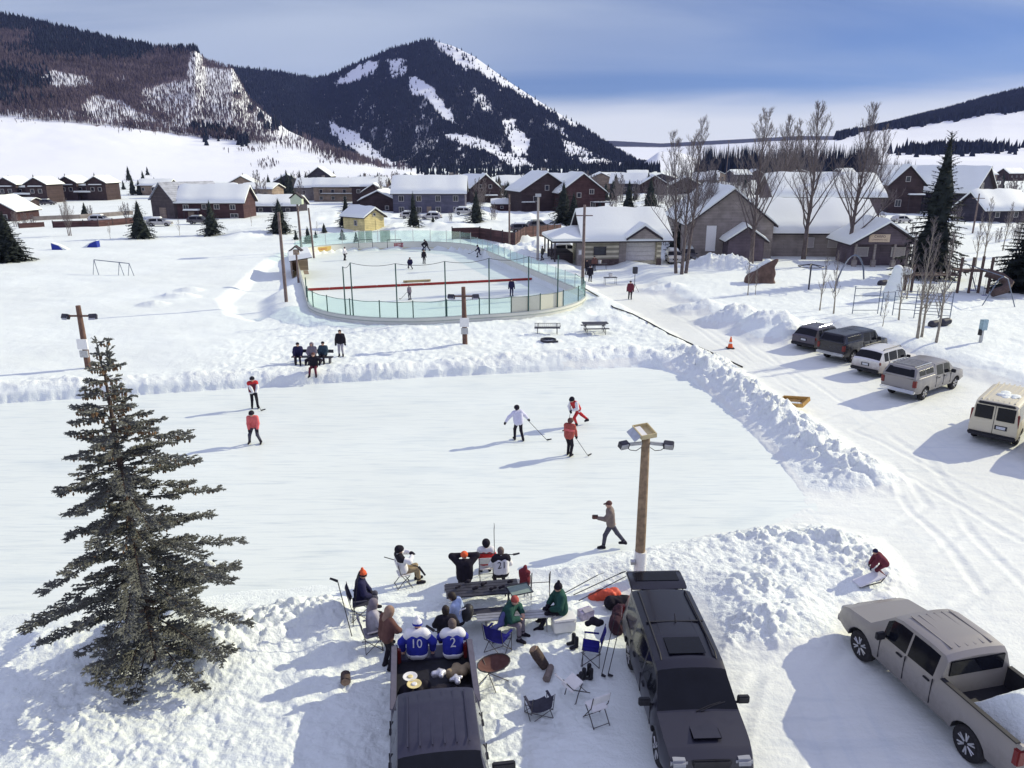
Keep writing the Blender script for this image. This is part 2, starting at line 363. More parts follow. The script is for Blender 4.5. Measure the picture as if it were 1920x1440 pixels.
def ground_height(x, y):
    """terrain height and the masks used to split it (all in metres, world space)"""
    h = np.zeros_like(x)
    near = sstep(75, 45, y); mid = sstep(170, 90, y)
    big = fbm(x*.09, y*.09, 3, 3)-.5
    sp = sd_poly(x, y, POND); sl = sd_poly(x, y, PLATEAU)
    wob = (fbm(x*.5, y*.5, 21, 3)-.5)*1.1
    pl = sstep(1.0, -0.9, sl+wob*.7)*sstep(330, 220, y)
    h += pl*(.55+.18*big)
    park = sstep(1.2, -1.6, sd_poly(x, y, PARK)+wob)*sstep(200, 120, y)
    h += park*(.62+.35*big)
    # lips of the ploughed banks
    dfar, pf = sd_line(x, y, [tuple(p[:2]) for p in RIDGE_FAR])
    ridge = np.exp(-(dfar/1.25)**2)*(.24+.22*sstep(2.5, 5, pf)+.35*(fbm(x*.45, y*.45, 8, 3)-.5))
    lump_b = lumps(x*.9, y*.9, 31)*.55+lumps(x*2.1, y*2.1, 33)*.3+lumps(x*4.6, y*4.6, 37)*.14
    ridge = ridge*(.6+1.3*lump_b)
    town = sstep(112, 135, y)*sstep(400, 330, y)*sstep(-75, -30, x-.12*(y-120)); h += town*(np.maximum(0, fbm(x*.11, y*.06, 119, 4)-.47)*3.2+(fbm(x*.5, y*.3, 121, 3)-.5)*.35)
    h += ridge*near
    rb = sstep(.3, -2.2, sd_poly(x, y, RBANK)+wob*.5)
    dm, pm = sd_line(x, y, [tuple(p[:2]) for p in RIDGE_MID])
    rbh = rb*(1.25*np.exp(-(dm/2.5)**2)+.12)*(.52+1.05*lump_b)*(1.0-.15*pm/4)
    h = np.maximum(h, h*(1-rb)+rbh+.15*rb*pl)
    pile = sstep(.35, -1.9, sd_poly(x, y, PILE)+wob*.6)
    ph = pile*(.34+.28*fbm(x*.35, y*.35, 12, 3)+(.22+.46*sstep(.34, .62, fbm(x*.42, y*.42, 49, 3)))*(lumps(x*1.2, y*1.2, 41)*.6+lumps(x*2.6, y*2.6, 43)*.5+lumps(x*5.5, y*5.5, 47)*.30))
    h = np.maximum(h, ph)
    # heap of ploughed snow by the hall and along the lot
    def heap(c, rx, ry, hh, seed):
        d = np.sqrt(((x-c[0])/rx)**2+((y-c[1])/ry)**2)+ (fbm(x*.4, y*.4, seed, 3)-.5)*.5
        return hh*sstep(1.0, .15, d)*(.7+.75*(lumps(x*.8, y*.8, seed)*.6+lumps(x*1.9, y*1.9, seed+2)*.35))
    heaps = np.zeros_like(x)
    for (px, py, rx, ry, hh, sd) in ((1345,500,6.2,4.2,2.3,51),(1370,598,3.5,2.2,1.1,53),(1440,612,3.4,2.0,1.25,55),(1490,628,2.2,1.6,.9,57),(1300,575,3.5,2.0,.8,59),(1240,540,3,2,.7,61),
                                     (955,478,7,3,1.5,63),(1010,468,5,3,1.3,65),(960,452,6,3,1.0,66),(330,560,2.4,1.6,.6,67),(290,575,2.0,1.2,.5,69),(355,548,1.6,1.2,.4,71),(1150,600,2.4,1.8,.45,75),(1120,575,2.5,2,.5,77)):
        heaps = np.maximum(heaps, heap(P(px, py, .4), rx, ry, hh, sd))
    h = h+heaps*(y < 140)
    # walkway scooped along the rink
    cor = sstep(.6, -1.2, sd_poly(x, y, CORR)+wob*.3)
    h = h*(1-cor)+.02*cor
    # foreground: low trampled snow and a dark-sided mound under the spruce
    nl = sstep(0.2, 2.5, sp)*sstep(23, 20, y)*(y < 30)*sstep(3.2, 1.0, x)
    h += nl*(.14+.16*(fbm(x*.55, y*.55, 15, 4)))*(1-.6*sstep(-4.5, -2, x)*sstep(18.5, 17, y))
    dl, _ = sd_line(x, y, [tuple(p[:2]) for p in MOUND_L])
    mound = np.exp(-(dl/1.0)**2)*.75*(.7+.8*(lumps(x*1.6, y*1.6, 81)*.5+lumps(x*3.7, y*3.7, 83)*.4))
    h += mound
    tl = np.exp(-(((x+11.5)/3.2)**2+((y-17.3)/2.2)**2))*.45
    h += tl
    # surface texture: footprints and clods where people walk, soft ripples elsewhere
    walk = np.clip(pl*sstep(75, 60, y)*sstep(-24, -14, x)*(1-.0*x) + nl + .55*park*sstep(100, 70, y) + .5*heaps, 0, 1)
    tramp = sstep(.38, .62, fbm(x*.23, y*.23, 94, 3))
    foot = (-lumps(x*2.1, y*2.1, 91, .15, .5)*.20+lumps(x*3.7, y*3.7, 93, .1, .5)*.13)*(.25+.75*tramp)+(fbm(x*1.6, y*1.6, 95, 5)-.5)*.24+(fbm(x*5.5, y*5.5, 96, 3)-.5)*.10
    onlot = sstep(-.1, .3, sp)*(1-pl)*(1-park)*(1-rb)*(1-pile)
    h += walk*foot*mid*.75
    h += (fbm(x*.55, y*.55, 97, 4)-.5)*(.10*pl+.03*onlot+.1*park)*mid
    h += onlot*mid*(fbm(x*1.7, y*5.2, 99, 3)-.5)*.035
    for k, tr in enumerate(RUTS):
        dt, _ = sd_line(x+(vnoise(x*.3, y*.3, 111+k)-.5)*.5, y, tr)
        h += onlot*((-.024*np.exp(-(dt/.16)**2)+.010*np.exp(-((dt-.28)/.1)**2))*sstep(.3, .6, fbm(x*.22, y*.22, 131+k, 3)))*(y < 80)
    field = pl*sstep(-13, -24, x)
    h += field*(fbm(x*.12+y*.05, y*.3, 101, 3)-.5)*.22
    # ice is cut flat
    inp = sstep(.28, -.05, sp+.1*(fbm(x*2.1, y*2.1, 103, 3)-.5)*2)
    h = h*(1-inp)-.06*inp
    srk = sd_poly(x, y, RINK_OUT)
    berm = np.exp(-((srk-1.6)/1.2)**2)*.22*(.6+.8*fbm(x*.5, y*.5, 105, 3))
    h += berm*(srk > 0)*(1-cor)
    inr = sstep(.02, -.22, srk)
    h = h*(1-inr)-.06*inr
    cls = np.zeros(x.shape, np.int32)
    cls[(onlot > .5) & (x > 3.2) & (y < 80)] = 1
    cls[(rb > .3)] = 2
    cls[(pile > .3)] = 3
    cls[(ridge*near > .13) & (rb <= .3) & (sl < .6)] = 4
    cls[(heaps > .25) & (y < 110)] = 5
    cls[(mound > .2)] = 6
    cls[(park > .5) & (heaps <= .25)] = 7
    return h, cls

def build_ground():
    near = np.linspace(-6, 9.6, 14)
    py = np.linspace(1505, 341, 820); v = py-720
    far = CAM_H*(FPX*CP-v*SP)/(FPX*SP+v*CP)
    Y = np.concatenate([near[:-1], far]); nu = 1000
    u = np.linspace(-1, 1, nu)
    half = np.maximum(Y, 9)*.93+5
    x = u[None, :]*half[:, None]; y = np.repeat(Y[:, None], nu, 1)
    h, cls = ground_height(x, y)
    global HG
    HG = (Y, half, h, nu)
    edge = sstep(470, 380, y)
    h = h*edge-.35*(1-edge)
    global GX
    verts = np.stack([x, y, h], -1).reshape(-1, 3)
    nr = len(Y); i = np.arange(nr-1)[:, None]*nu+np.arange(nu-1)[None, :]
    quads = np.stack([i, i+1, i+nu+1, i+nu], -1).reshape(-1, 4)
    fc = cls[:-1, :-1].ravel()
    info = [('ground', SNOW, 'wide snow covered ground of the park and the field'),
            ('parking_lot', SNOW_PACK, 'packed snow of the parking lot and the drive'),
            ('snow_bank', SNOW_ROUGH, 'tall ploughed snow bank between the pond ice and the parked cars'),
            ('snow_bank', SNOW_ROUGH, 'lumpy trampled pile of snow around the foot of the near floodlight pole'),
            ('snow_bank', SNOW_ROUGH, 'long ploughed snow lip along the far edge of the pond ice'),
            ('snow_heap', SNOW_ROUGH, 'ploughed snow heaps around the park and the hall'),
            ('snow_mound', SNOW_ROUGH, 'shaded snow mound beside the big spruce'),
            ('park_ground', SNOW, 'snow covered playground lawn')]
    for k, (nm, m, lab) in enumerate(info):
        q = quads[fc == k]
        if not len(q): continue
        used = np.unique(q); remap = np.zeros(len(verts), np.int64); remap[used] = np.arange(len(used))
        o = np_mesh(nm, verts[used], remap[q], m)
        tag(o, lab, 'ground' if nm in ('ground', 'park_ground', 'parking_lot') else 'snow bank', kind='structure')
    # far flat of the valley, below the detailed sheet
    mb = MB(); R = 9000
    n = 24
    for i in range(n):
        for j in range(n):
            x0 = -R+2*R*i/n; y0 = -1500+R*1.6*j/n
            mb.quad((x0, y0, -.45), (x0+2*R/n, y0, -.45), (x0+2*R/n, y0+R*1.6/n, -.45), (x0, y0+R*1.6/n, -.45))
    tag(mb.build('valley_floor', SNOW, smooth=30), 'flat snowy valley floor reaching the mountains', 'ground', kind='structure')
    # ice sheets
    POND_C = (sum(a for a, b in POND)/len(POND), sum(b for a, b in POND)/len(POND))
    mb = MB(); mb.add([(a+(a-POND_C[0])*.03, b+(1.3 if b > POND_C[1] else -1.0), 0.0) for a, b in POND], [tuple(range(len(POND)))])
    tag(mb.build('ice_rink', ICE), 'open pond hockey ice in front of the camp', 'ice', kind='structure')
    mb = MB(); mb.add([(a, b, 0.01) for a, b in RINK_OUT], [tuple(range(len(RINK_OUT)))])
    tag(mb.build('ice_sheet', ICE), 'ice of the boarded hockey rink', 'ice', kind='structure')
def GZ(x, y):
    """terrain height looked up in the ground sheet"""
    Yr, half, h, nu = HG
    if y <= Yr[0] or y >= Yr[-2]: return 0.0
    i = int(np.searchsorted(Yr, y))-1; f = (y-Yr[i])/(Yr[i+1]-Yr[i]); out = 0
    for k, w in ((i, 1-f), (i+1, f)):
        q = (x/half[k]*.5+.5)*(nu-1); j = int(min(max(q, 0), nu-2)); g = min(max(q-j, 0), 1); out += w*(h[k, j]*(1-g)+h[k, j+1]*g)
    return max(0.0, float(out))
def GP(px, py, it=4):
    """ground point under a pixel, following the modelled terrain"""
    z = 0.3
    for _ in range(it):
        p = P(px, py, z); z = GZ(p.x, p.y)
    return Vector((p.x, p.y, z))
build_ground()

# ------------------------------------------------------------------ mountains
def interp(tab, x): return np.interp(x, [t[0] for t in tab], [t[1] for t in tab])
def in_poly(px, py, poly): return sd_poly(px, py, poly) < 0
def dirf(py):                      # upward slope of the view ray per metre of depth
    v = py-720.0
    return -(FPX*SP+v*CP)/(FPX*CP-v*SP)
def rock_mat(name, dark, mid):
    m, nt, b = node_mat(name); N = nt.nodes.new; L = nt.links.new
    at = N('ShaderNodeAttribute'); at.attribute_name = 'cover'
    g = N('ShaderNodeNewGeometry'); nz = N('ShaderNodeTexNoise'); L(g.outputs['Position'], nz.inputs['Vector']); nz.inputs['Scale'].default_value = .02; nz.inputs['Detail'].default_value = 8; nz.inputs['Roughness'].default_value = .7
    ad = N('ShaderNodeMath'); ad.operation = 'MULTIPLY_ADD'; L(nz.outputs[0], ad.inputs[0]); ad.inputs[1].default_value = .9; ad.use_clamp = True
    sub = N('ShaderNodeMath'); sub.operation = 'SUBTRACT'; L(at.outputs['Fac'], sub.inputs[0]); sub.inputs[1].default_value = .45; L(sub.outputs[0], ad.inputs[2])
    r = N('ShaderNodeValToRGB'); L(ad.outputs[0], r.inputs[0]); e = r.color_ramp.elements
    e[0].position = .25; e[0].color = (.80, .83, .87, 1); e[1].position = .62; e[1].color = dark+(1,)
    k = e.new(.45); k.color = mid+(1,)
    L(r.outputs[0], b.inputs['Base Color']); b.inputs['Roughness'].default_value = .9; b.inputs['Specular IOR Level'].default_value = .1
    return m
CONIFER_FAR = mat('conifer_far', (.018, .024, .040), rough=.95, spec=.05, var=.35, scale=.05)
ASPEN_FAR = mat('aspen_far', (.105, .085, .102), rough=.95, spec=.05, var=.35, scale=.02)
ROCK_D = rock_mat('mountain_ground', (.022, .024, .040), (.30, .31, .34))
ROCK_A = rock_mat('hill_ground', (.12, .092, .11), (.42, .38, .39))
rng = np.random.default_rng(7)

class Hill:
    """rows of real slope from a toe line up to a crest line, then down behind"""
    def __init__(s, name, label, cols, rows, matl, rough_amp, rough_scale, seed, back=.5):
        # cols: px grid ; rows: list of (s, fn_py(px), fn_Y(px))
        s.name = name; s.px = cols; nr = len(rows)
        s.PY = np.stack([r[0](cols) for r in rows]); s.Y = np.stack([r[1](cols) for r in rows])
        # densify rows
        dens = np.linspace(0, nr-1, (nr-1)*46+1)
        i0 = np.minimum(dens.astype(int), nr-2); t = (dens-i0)[:, None]
        py = s.PY[i0]*(1-t)+s.PY[i0+1]*t; Y = s.Y[i0]*(1-t)+s.Y[i0+1]*t
        px = np.repeat(cols[None, :], len(dens), 0)
        X = (px-960)*Y/(FPX*CP-(py-720)*SP); Z = CAM_H+Y*dirf(py)
        g = (fbm(X*rough_scale, Y*rough_scale, seed, 5)-.5)*2*rough_amp
        w = np.minimum(1, np.minimum(dens, (nr-1-dens)*.8+.05)*1.2)[:, None]
        Z = Z+g*w
        s.X, s.Yg, s.Z = X, Y, Z; s.pxg, s.pyg = px, py
        s.label = label; s.matl = matl; s.back = back
    def build(s, cover_fn):
        X, Y, Z = s.X, s.Yg, s.Z
        nb = 8
        bx = [X[-1]*(1+.05*k) for k in range(1, nb+1)]; by = [Y[-1]*(1+.05*k) for k in range(1, nb+1)]; bz = [np.maximum(-60, Z[-1]*(1-(k/nb)*1.05)) for k in range(1, nb+1)]
        XX = np.vstack([X[:1]*.94, X]+[b[None] for b in bx]); YY = np.vstack([Y[:1]*.94, Y]+[b[None] for b in by]); ZZ = np.vstack([Z[:1]*0-6, Z]+[b[None] for b in bz])
        nr, nc = XX.shape; i = np.arange(nr-1)[:, None]*nc+np.arange(nc-1)[None, :]
        q = np.stack([i, i+1, i+nc+1, i+nc], -1).reshape(-1, 4)
        o = np_mesh(s.name, np.stack([XX, YY, ZZ], -1).reshape(-1, 3), q, s.matl)
        cov = cover_fn(s.pxg, s.pyg, X, Y); cov = np.vstack([cov[:1]*0, cov, np.repeat(cov[-1:], nb, 0)])
        a = o.data.attributes.new('cover', 'FLOAT', 'POINT'); a.data.foreach_set('value', cov.astype(np.float32).ravel())
        tag(o, s.label, 'mountain', kind='structure'); s.obj = o; s.cov = cov[1:1+X.shape[0]]
        return o
    def sample(s, n, dens_fn):
        r = rng.random((n, 2)); nr, nc = s.X.shape
        # area-fair sampling in picture rows keeps far trees as dense as near ones
        a = r[:, 0]*(nr-1.001); b = r[:, 1]*(nc-1.001); i = a.astype(int); j = b.astype(int); u = a-i; v = b-j
        def bl(A): return A[i, j]*(1-u)*(1-v)+A[i+1, j]*u*(1-v)+A[i, j+1]*(1-u)*v+A[i+1, j+1]*u*v
        x, y, z, px, py = bl(s.X), bl(s.Yg), bl(s.Z), bl(s.pxg), bl(s.pyg)
        keep = rng.random(n) < dens_fn(px, py, x, y)
        return x[keep], y[keep], z[keep], px[keep], py[keep]
def conifer_mass(name, x, y, z, hgt, matl, label, ratio=.24, cat='forest', tiers=2, sides=5):
    n = len(x); 
    if n == 0: return
    V = []; F = []
    rot = rng.random(n)*6.28; hh = hgt
    nv = 0
    for t in range(tiers):
        zb = hh*(.06+.42*t/max(1, tiers-1) if tiers > 1 else .05); zt = hh*(1.0 if t == tiers-1 else .68); rr = hh*ratio*(1-.42*t)
        ring = []
        for k in range(sides):
            an = rot+6.283*k/sides+t*.6; q = rr*(.8+.4*rng.random(n))
            ring.append(np.stack([x+np.cos(an)*q, y+np.sin(an)*q, z+zb], -1))
        apex = np.stack([x, y, z+zt], -1)
        V.append(np.stack(ring+[apex], 1)); 
    VV = np.concatenate(V, 1)                       # n, tiers*(sides+1), 3
    per = VV.shape[1]; base = (np.arange(n)*per)[:, None]
    fs = []
    for t in range(tiers):
        o = t*(sides+1)
        for k in range(sides): fs.append([o+k, o+(k+1) % sides, o+sides])
    fs = np.array(fs); FF = (base[:, :, None]+fs[None]).reshape(-1, 3)
    o = np_mesh(name, VV.reshape(-1, 3), FF, matl, smooth=False)
    return tag(o, label, cat, kind='stuff')
def stick_mass(name, x, y, z, hgt, wid, matl, label):
    """leafless far trees: thin upright spindles (three-sided)"""
    n = len(x); rot = rng.random(n)*6.28; ring = []
    lean = (rng.random((n, 2))-.5)*hgt[:, None]*.12
    for k in range(3):
        an = rot+2.094*k; ring.append(np.stack([x+np.cos(an)*wid+lean[:, 0]*.6, y+np.sin(an)*wid+lean[:, 1]*.6, z+hgt*.6], -1))
    V = np.stack(ring+[np.stack([x+lean[:, 0], y+lean[:, 1], z+hgt], -1), np.stack([x, y, z-.5], -1)], 1)
    fs = np.array([[0,1,3],[1,2,3],[2,0,3],[1,0,4],[2,1,4],[0,2,4]])
    F = ((np.arange(n)*5)[:, None, None]+fs[None]).reshape(-1, 3)
    return tag(np_mesh(name, V.reshape(-1, 3), F, matl, smooth=False), label, 'forest', kind='stuff')

def build_mountains():
    # --- the peak
    crest = [(380,138),(432,127),(520,135),(585,147),(620,141),(680,114),(740,91),(790,78),(808,75),(850,87),(890,107),(960,157),(1030,202),(1100,244),(1150,277),(1200,305),(1260,318)]
    toe = [(380,345),(600,335),(800,326),(1000,322),(1260,321)]
    cols = np.linspace(385, 1250, 330)
    wig = (fbm(cols*.22, cols*0+3, 5, 3)-.5)*5
    Yc = lambda p: np.interp(p, [380, 620, 808, 1000, 1250], [2500, 2750, 2600, 2300, 1750])
    H1 = Hill('mountain', 'dark forested snowy peak rising in the middle distance', cols,
              [(lambda p: interp(toe, p), lambda p: 0*p+1150), (lambda p: interp(toe, p)*.70+interp(crest, p)*.30, lambda p: .45*Yc(p)+620), (lambda p: interp(toe, p)*.33+interp(crest, p)*.67, lambda p: .78*Yc(p)+230), (lambda p: interp(crest, p), Yc)],
              ROCK_D, 16, .004, 11)
    opens = [([(626,157),(651,136),(687,116),(709,116),(705,132),(682,147),(651,157)], .02), ([(722,112),(758,107),(764,140),(736,152)], .35),
             ([(765,147),(785,150),(817,170),(821,188),(848,219),(859,237),(830,228),(803,197),(772,183),(763,165)], .12),
             ([(938,224),(955,215),(969,219),(973,250),(996,268),(987,289),(960,291),(949,250)], .18),
             ([(806,68),(839,78),(888,98),(933,128),(982,158),(1027,190),(1090,232),(1080,240),(1018,205),(973,178),(929,156),(888,132),(866,132),(826,96)], .12),
             ([(615,228),(651,241),(687,264),(745,304),(714,322),(651,273),(619,250)], .12),
             ([(826,248),(893,259),(960,287),(1009,309),(973,315),(915,284),(848,262)], .25), ([(1045,262),(1117,291),(1175,313),(1117,318),(1063,291)], .3),
             ([(640,284),(720,310),(800,318),(960,312),(1040,318),(1000,330),(640,340)], .15), ([(1020,225),(1040,228),(1080,262),(1065,265)], .35), ([(880,180),(892,170),(925,195),(930,215),(905,205)], .5)]
    def cov(px, py, x, y):
        c = np.ones_like(px)*.96
        wx = (fbm(px*.11, py*.11, 61, 4)-.5)*24; wy = (fbm(px*.11, py*.11, 65, 4)-.5)*15
        for poly, d in opens:
            sdv = sd_poly(px+wx*.7, py+wy*.7, poly); c = np.minimum(c, d*.7+(c-d*.7)*sstep(-3, 3, sdv))
        toe_l = sstep(0, 16, interp([(385,210),(470,240),(540,262),(640,296),(720,322),(1000,325),(1260,330)], px)-py)
        c = np.minimum(c, .06+.94*toe_l)
        sk = px+.55*py                                    # gullies run down to the right
        spots = sstep(.50, .66, fbm(sk*.075, py*.030, 71, 5)); c = c*(1-.45*spots*(.25+.75*sstep(120, 230, py))*sstep(560, 680, px))
        c = c*(1-.45*sstep(.62, .75, fbm(px*.16, py*.13, 73, 4)))
        return c
    H1.build(cov)
    x, y, z, px, py = H1.sample(125000, lambda px, py, x, y: cov(px, py, x, y)**1.6*.85+.010)
    hg = (5+10*rng.random(len(x))**1.6)*np.clip(y/2300, .6, 1.05)
    conifer_mass('mountain_forest', x, y, z-1, hg, CONIFER_FAR, 'dark conifer forest covering the peak', ratio=.24, tiers=1, sides=4)
    # --- left hill: conifers on top, bare aspen below, open snow apron
    ridge = [(-260,-20),(0,30),(80,46),(140,60),(200,75),(285,89),(350,90),(366,91),(373,99),(386,115),(420,125),(436,128),(470,190),(540,245),(640,290),(720,316),(800,326)]
    apron = [(-260,205),(0,222),(130,233),(250,246),(340,258),(440,268),(480,275),(540,285),(640,304),(720,320),(800,327)]
    toe = [(-260,358),(0,352),(300,348),(640,338),(800,330)]
    cols = np.linspace(-255, 795, 420)
    Yr = lambda p: np.interp(p, [-260, 300, 440, 560, 800], [1700, 1650, 1500, 1150, 700])
    Ya = lambda p: np.interp(p, [-260, 300, 440, 560, 800], [860, 900, 900, 820, 620])
    H2 = Hill('hillside', 'broad hill on the left with bare aspen woods above an open snow slope', cols,
              [(lambda p: interp(toe, p), lambda p: np.interp(p, [-260, 800], [400, 520])), (lambda p: interp(apron, p), Ya), (lambda p: .5*(interp(apron, p)+interp(ridge, p)), lambda p: .62*Ya(p)+.38*Yr(p)), (lambda p: interp(ridge, p), Yr)],
              ROCK_A, 5, .006, 23)
    top = [(-260,-30),(0,20),(85,40),(150,55),(200,70),(285,82),(290,100),(240,115),(160,108),(70,106),(60,62),(0,58),(-260,50)]
    bare = [([(67,152),(95,135),(125,140),(172,150),(172,166),(90,167)], .12), ([(352,95),(376,95),(380,116),(360,121)], .1), ([(220,150),(232,148),(234,156),(222,158)], .2),
            ([(268,172),(300,160),(350,150),(358,120),(385,126),(436,128),(480,195),(560,255),(600,290),(480,290),(380,240),(300,215),(262,200)], .16),
            ([(150,200),(182,180),(230,190),(262,212),(300,225),(420,240),(420,256),(240,240),(180,232)], .10), ([(-100,205),(100,205),(180,212),(180,240),(-100,224)], .28)]
    def cova(px, py, x, y):
        c = np.ones_like(px)*.9
        wx = (fbm(px*.07, py*.07, 81, 4)-.5)*26; wy = (fbm(px*.07, py*.07, 85, 4)-.5)*18
        for poly, d in bare: c = np.minimum(c, d+(c-d)*sstep(-4, 9, sd_poly(px+wx, py+wy, poly)))
        c = np.minimum(c, sstep(-1, 9, interp(apron, px)-py+(fbm(px*.1, py*.1, 87, 3)-.5)*12)*.95)
        return c*(.75+.5*fbm(px*.06, py*.08, 88, 4))*(1-.93*sstep(455, 520, px))
    H2.build(cova)
    def contop(px, py):
        wy = (fbm(px*.08, py*.08, 91, 4)-.5)*26
        a = sstep(3, -4, sd_poly(px, py+wy, top))
        for (cx, cy, rx, ry, d) in ((25,150,40,14,.8),(0,190,40,12,.5),(60,160,25,12,.6),(230,108,22,8,.8),(340,96,30,6,.8),(362,94,8,5,.9),(120,92,70,16,.9),(200,98,40,10,.8)):
            a = np.maximum(a, d*np.exp(-((px-cx)/rx)**2-((py-cy+wy*.3)/ry)**2))
        return a
    x, y, z, px, py = H2.sample(90000, lambda px, py, x, y: contop(px, py)*(py < interp(apron, px)-15)*.95)
    conifer_mass('hilltop_forest', x, y, z-1, 8+8*rng.random(len(x)), CONIFER_FAR, 'dark conifers along the top of the left hill', ratio=.24, tiers=1, sides=4)
    x, y, z, px, py = H2.sample(210000, lambda px, py, x, y: np.clip(cova(px, py, x, y)*1.15, .0, 1)*(1-contop(px, py)*.9)*(py < interp(apron, px)-2))
    stick_mass('aspen_wood', x, y, z, 4.5+6*rng.random(len(x)), .32+.45*rng.random(len(x)), ASPEN_FAR, 'bare brown aspen wood on the left hill')
    # scrub belts on the open apron
    belts = [(205,208,24,7,.9),(170,222,14,5,.6),(270,240,45,9,.9),(330,243,40,8,.6),(300,228,60,9,.5),(240,238,25,6,.8),(470,262,30,5,.5),(500,310,14,6,.7),(540,262,30,5,.35),(470,285,30,4,.5),(640,300,40,6,.3),(90,225,60,5,.4)]
    x, y, z, px, py = H2.sample(90000, lambda px, py, x, y: np.clip(sum(d*np.exp(-((px-cx)/rx)**2-((py-cy)/ry)**2) for cx, cy, rx, ry, d in belts), 0, 1)*(fbm(px*.2, py*.2, 93, 3) > .45))
    stick_mass('willow_scrub', x, y, z, 2+3.0*rng.random(len(x)), .25+.3*rng.random(len(x)), ASPEN_FAR, 'belts of leafless scrub on the open snow slope')
    clump = [(362,245,10,7),(385,258,8,8),(380,246,14,6),(410,258,7,5),(430,255,14,7),(405,246,16,5),(455,268,12,5),(475,205,7,5),(490,225,8,6),(445,180,6,5),(470,210,5,4),(500,240,5,4),(515,238,8,6)]
    x, y, z, px, py = H2.sample(60000, lambda px, py, x, y: .5*np.clip(sum(np.exp(-((px-cx)/rx)**2-((py-cy)/ry)**2) for cx, cy, rx, ry in clump), 0, 1)**1.5)
    conifer_mass('slope_conifers', x, y, z-.5, 7+6*rng.random(len(x)), CONIFER_FAR, 'clumps of dark conifers on the open snow slope', ratio=.22, tiers=2)
    # --- right hill
    ridge = [(1560,262),(1640,243),(1700,227),(1780,207),(1850,187),(1920,170),(2200,110)]
    toe = [(1560,296),(1700,298),(1920,305),(2200,310)]
    fr = [(1560,262),(1640,246),(1700,240),(1800,224),(1860,213),(1920,207),(2200,180)]
    cols = np.linspace(1565, 2190, 140)
    H3 = Hill('hillside', 'smooth white hillside on the right under a dark wooded ridge', cols,
              [(lambda p: interp(toe, p), lambda p: 0*p+950), (lambda p: interp(fr, p), lambda p: 0*p+1700), (lambda p: interp(ridge, p), lambda p: 0*p+2200)], ROCK_D, 5, .004, 31)
    covr = lambda px, py, x, y: np.maximum(.96*sstep(3, -3, py-interp(fr, px)+(fbm(px*.1, py*.1, 95, 3)-.5)*10), .0)
    H3.build(covr)
    x, y, z, px, py = H3.sample(70000, lambda px, py, x, y: covr(px, py, x, y)*.9+.45*np.exp(-((px-1800)/50)**2-((py-283)/5)**2)+.5*np.exp(-((px-1740)/40)**2-((py-286)/4)**2)+.3*np.exp(-((px-1860)/40)**2-((py-281)/3)**2))
    conifer_mass('ridge_forest', x, y, z-1, 9+8*rng.random(len(x)), CONIFER_FAR, 'dark wood along the right ridge', ratio=.24, tiers=1, sides=4)
    # --- low far range closing the valley
    cols = np.linspace(1040, 1760, 90)
    H4 = Hill('far_hills', 'low blue hills closing the valley behind the peak', cols,
              [(lambda p: 0*p+301, lambda p: 0*p+3600), (lambda p: interp([(1040,272),(1150,270),(1240,277),(1330,272),(1500,262),(1760,262)], p), lambda p: 0*p+5200), (lambda p: interp([(1040,262),(1150,264),(1240,269),(1330,264),(1500,255),(1760,255)], p), lambda p: 0*p+5600)], ROCK_D, 10, .0015, 41)
    H4.build(lambda px, py, x, y: .95*sstep(2, -2, py-interp([(1040,272),(1240,276),(1500,262),(1760,262)], px)))
    cols = np.linspace(1150, 1330, 50)
    H5 = Hill('far_hills', 'small white hill at the foot of the peak', cols,
              [(lambda p: 0*p+322, lambda p: 0*p+1000), (lambda p: interp([(1150,322),(1200,310),(1235,285),(1270,284),(1330,305)], p), lambda p: 0*p+1500)], ROCK_D, 2, .004, 43)
    H5.build(lambda px, py, x, y: .02+.0*px)
    # --- grove of tall conifers at the end of town
    n = 900; px = rng.random(n)*350+1305
    px[:140] = rng.random(140)*130+1590; 
    Y = 560+rng.random(n)*120
    hh = (17+9*rng.random(n))*np.where(px > 1645, .55, 1)*np.where(px < 1318, .7, 1)
    conifer_mass('conifer_grove', PXH(px, Y), Y, Y*0-.3, hh, CONIFER_FAR, 'dense row of tall dark conifers at the far end of town', ratio=.13, tiers=3, sides=6)
    n = 260; px = rng.random(n)*150+1090; Y = 800+rng.random(n)*150
    conifer_mass('conifer_wood', PXH(px, Y), Y, Y*0-.3, 7+7*rng.random(n), CONIFER_FAR, 'low dark conifers at the foot of the peak', ratio=.16, tiers=2)
    n = 500; px = rng.random(n)*420+780; Y = 520+rng.random(n)*380
    conifer_mass('conifer_wood', PXH(px, Y), Y, Y*0-.3, 5+6*rng.random(n), CONIFER_FAR, 'scattered conifers behind the rooftops', ratio=.16, tiers=2)
build_mountains()
# ------------------------------------------------------------------ shared object materials
WOOD_POLE = mat('weathered_pole', (.27, .195, .125), rough=.85, var=.35, scale=6, bump=.3, bscale=30)
POLE_GREY = mat('grey_pole', (.17, .13, .12), rough=.85, var=.3, scale=5)
POLE_RED = mat('stained_pole', (.135, .078, .060), rough=.8, var=.3, scale=4)
METAL = mat('galvanised', (.42, .43, .45), rough=.45, metal=.6, var=.15)
METAL_D = mat('dark_metal', (.05, .05, .065), rough=.5, metal=.3, var=.2)
STEEL_BLUE = mat('steel_blue_paint', (.13, .16, .22), rough=.5, var=.2)
WHITE = mat('white_paint', (.78, .78, .76), rough=.5, var=.05)
BLACK = mat('black_plastic', (.018, .018, .024), rough=.55, var=.2)
GLASS_D = mat('window_glass', (.02, .023, .035), rough=.12, spec=.6, var=.3, scale=2)
TRIM = mat('pale_trim', (.50, .48, .46), rough=.7)
BARK = mat('spruce_bark', (.075, .055, .048), rough=.95, var=.35, scale=14, bump=.5)
ASPEN_BARK = mat('aspen_bark', (.30, .27, .22), rough=.9, var=.3, scale=5)
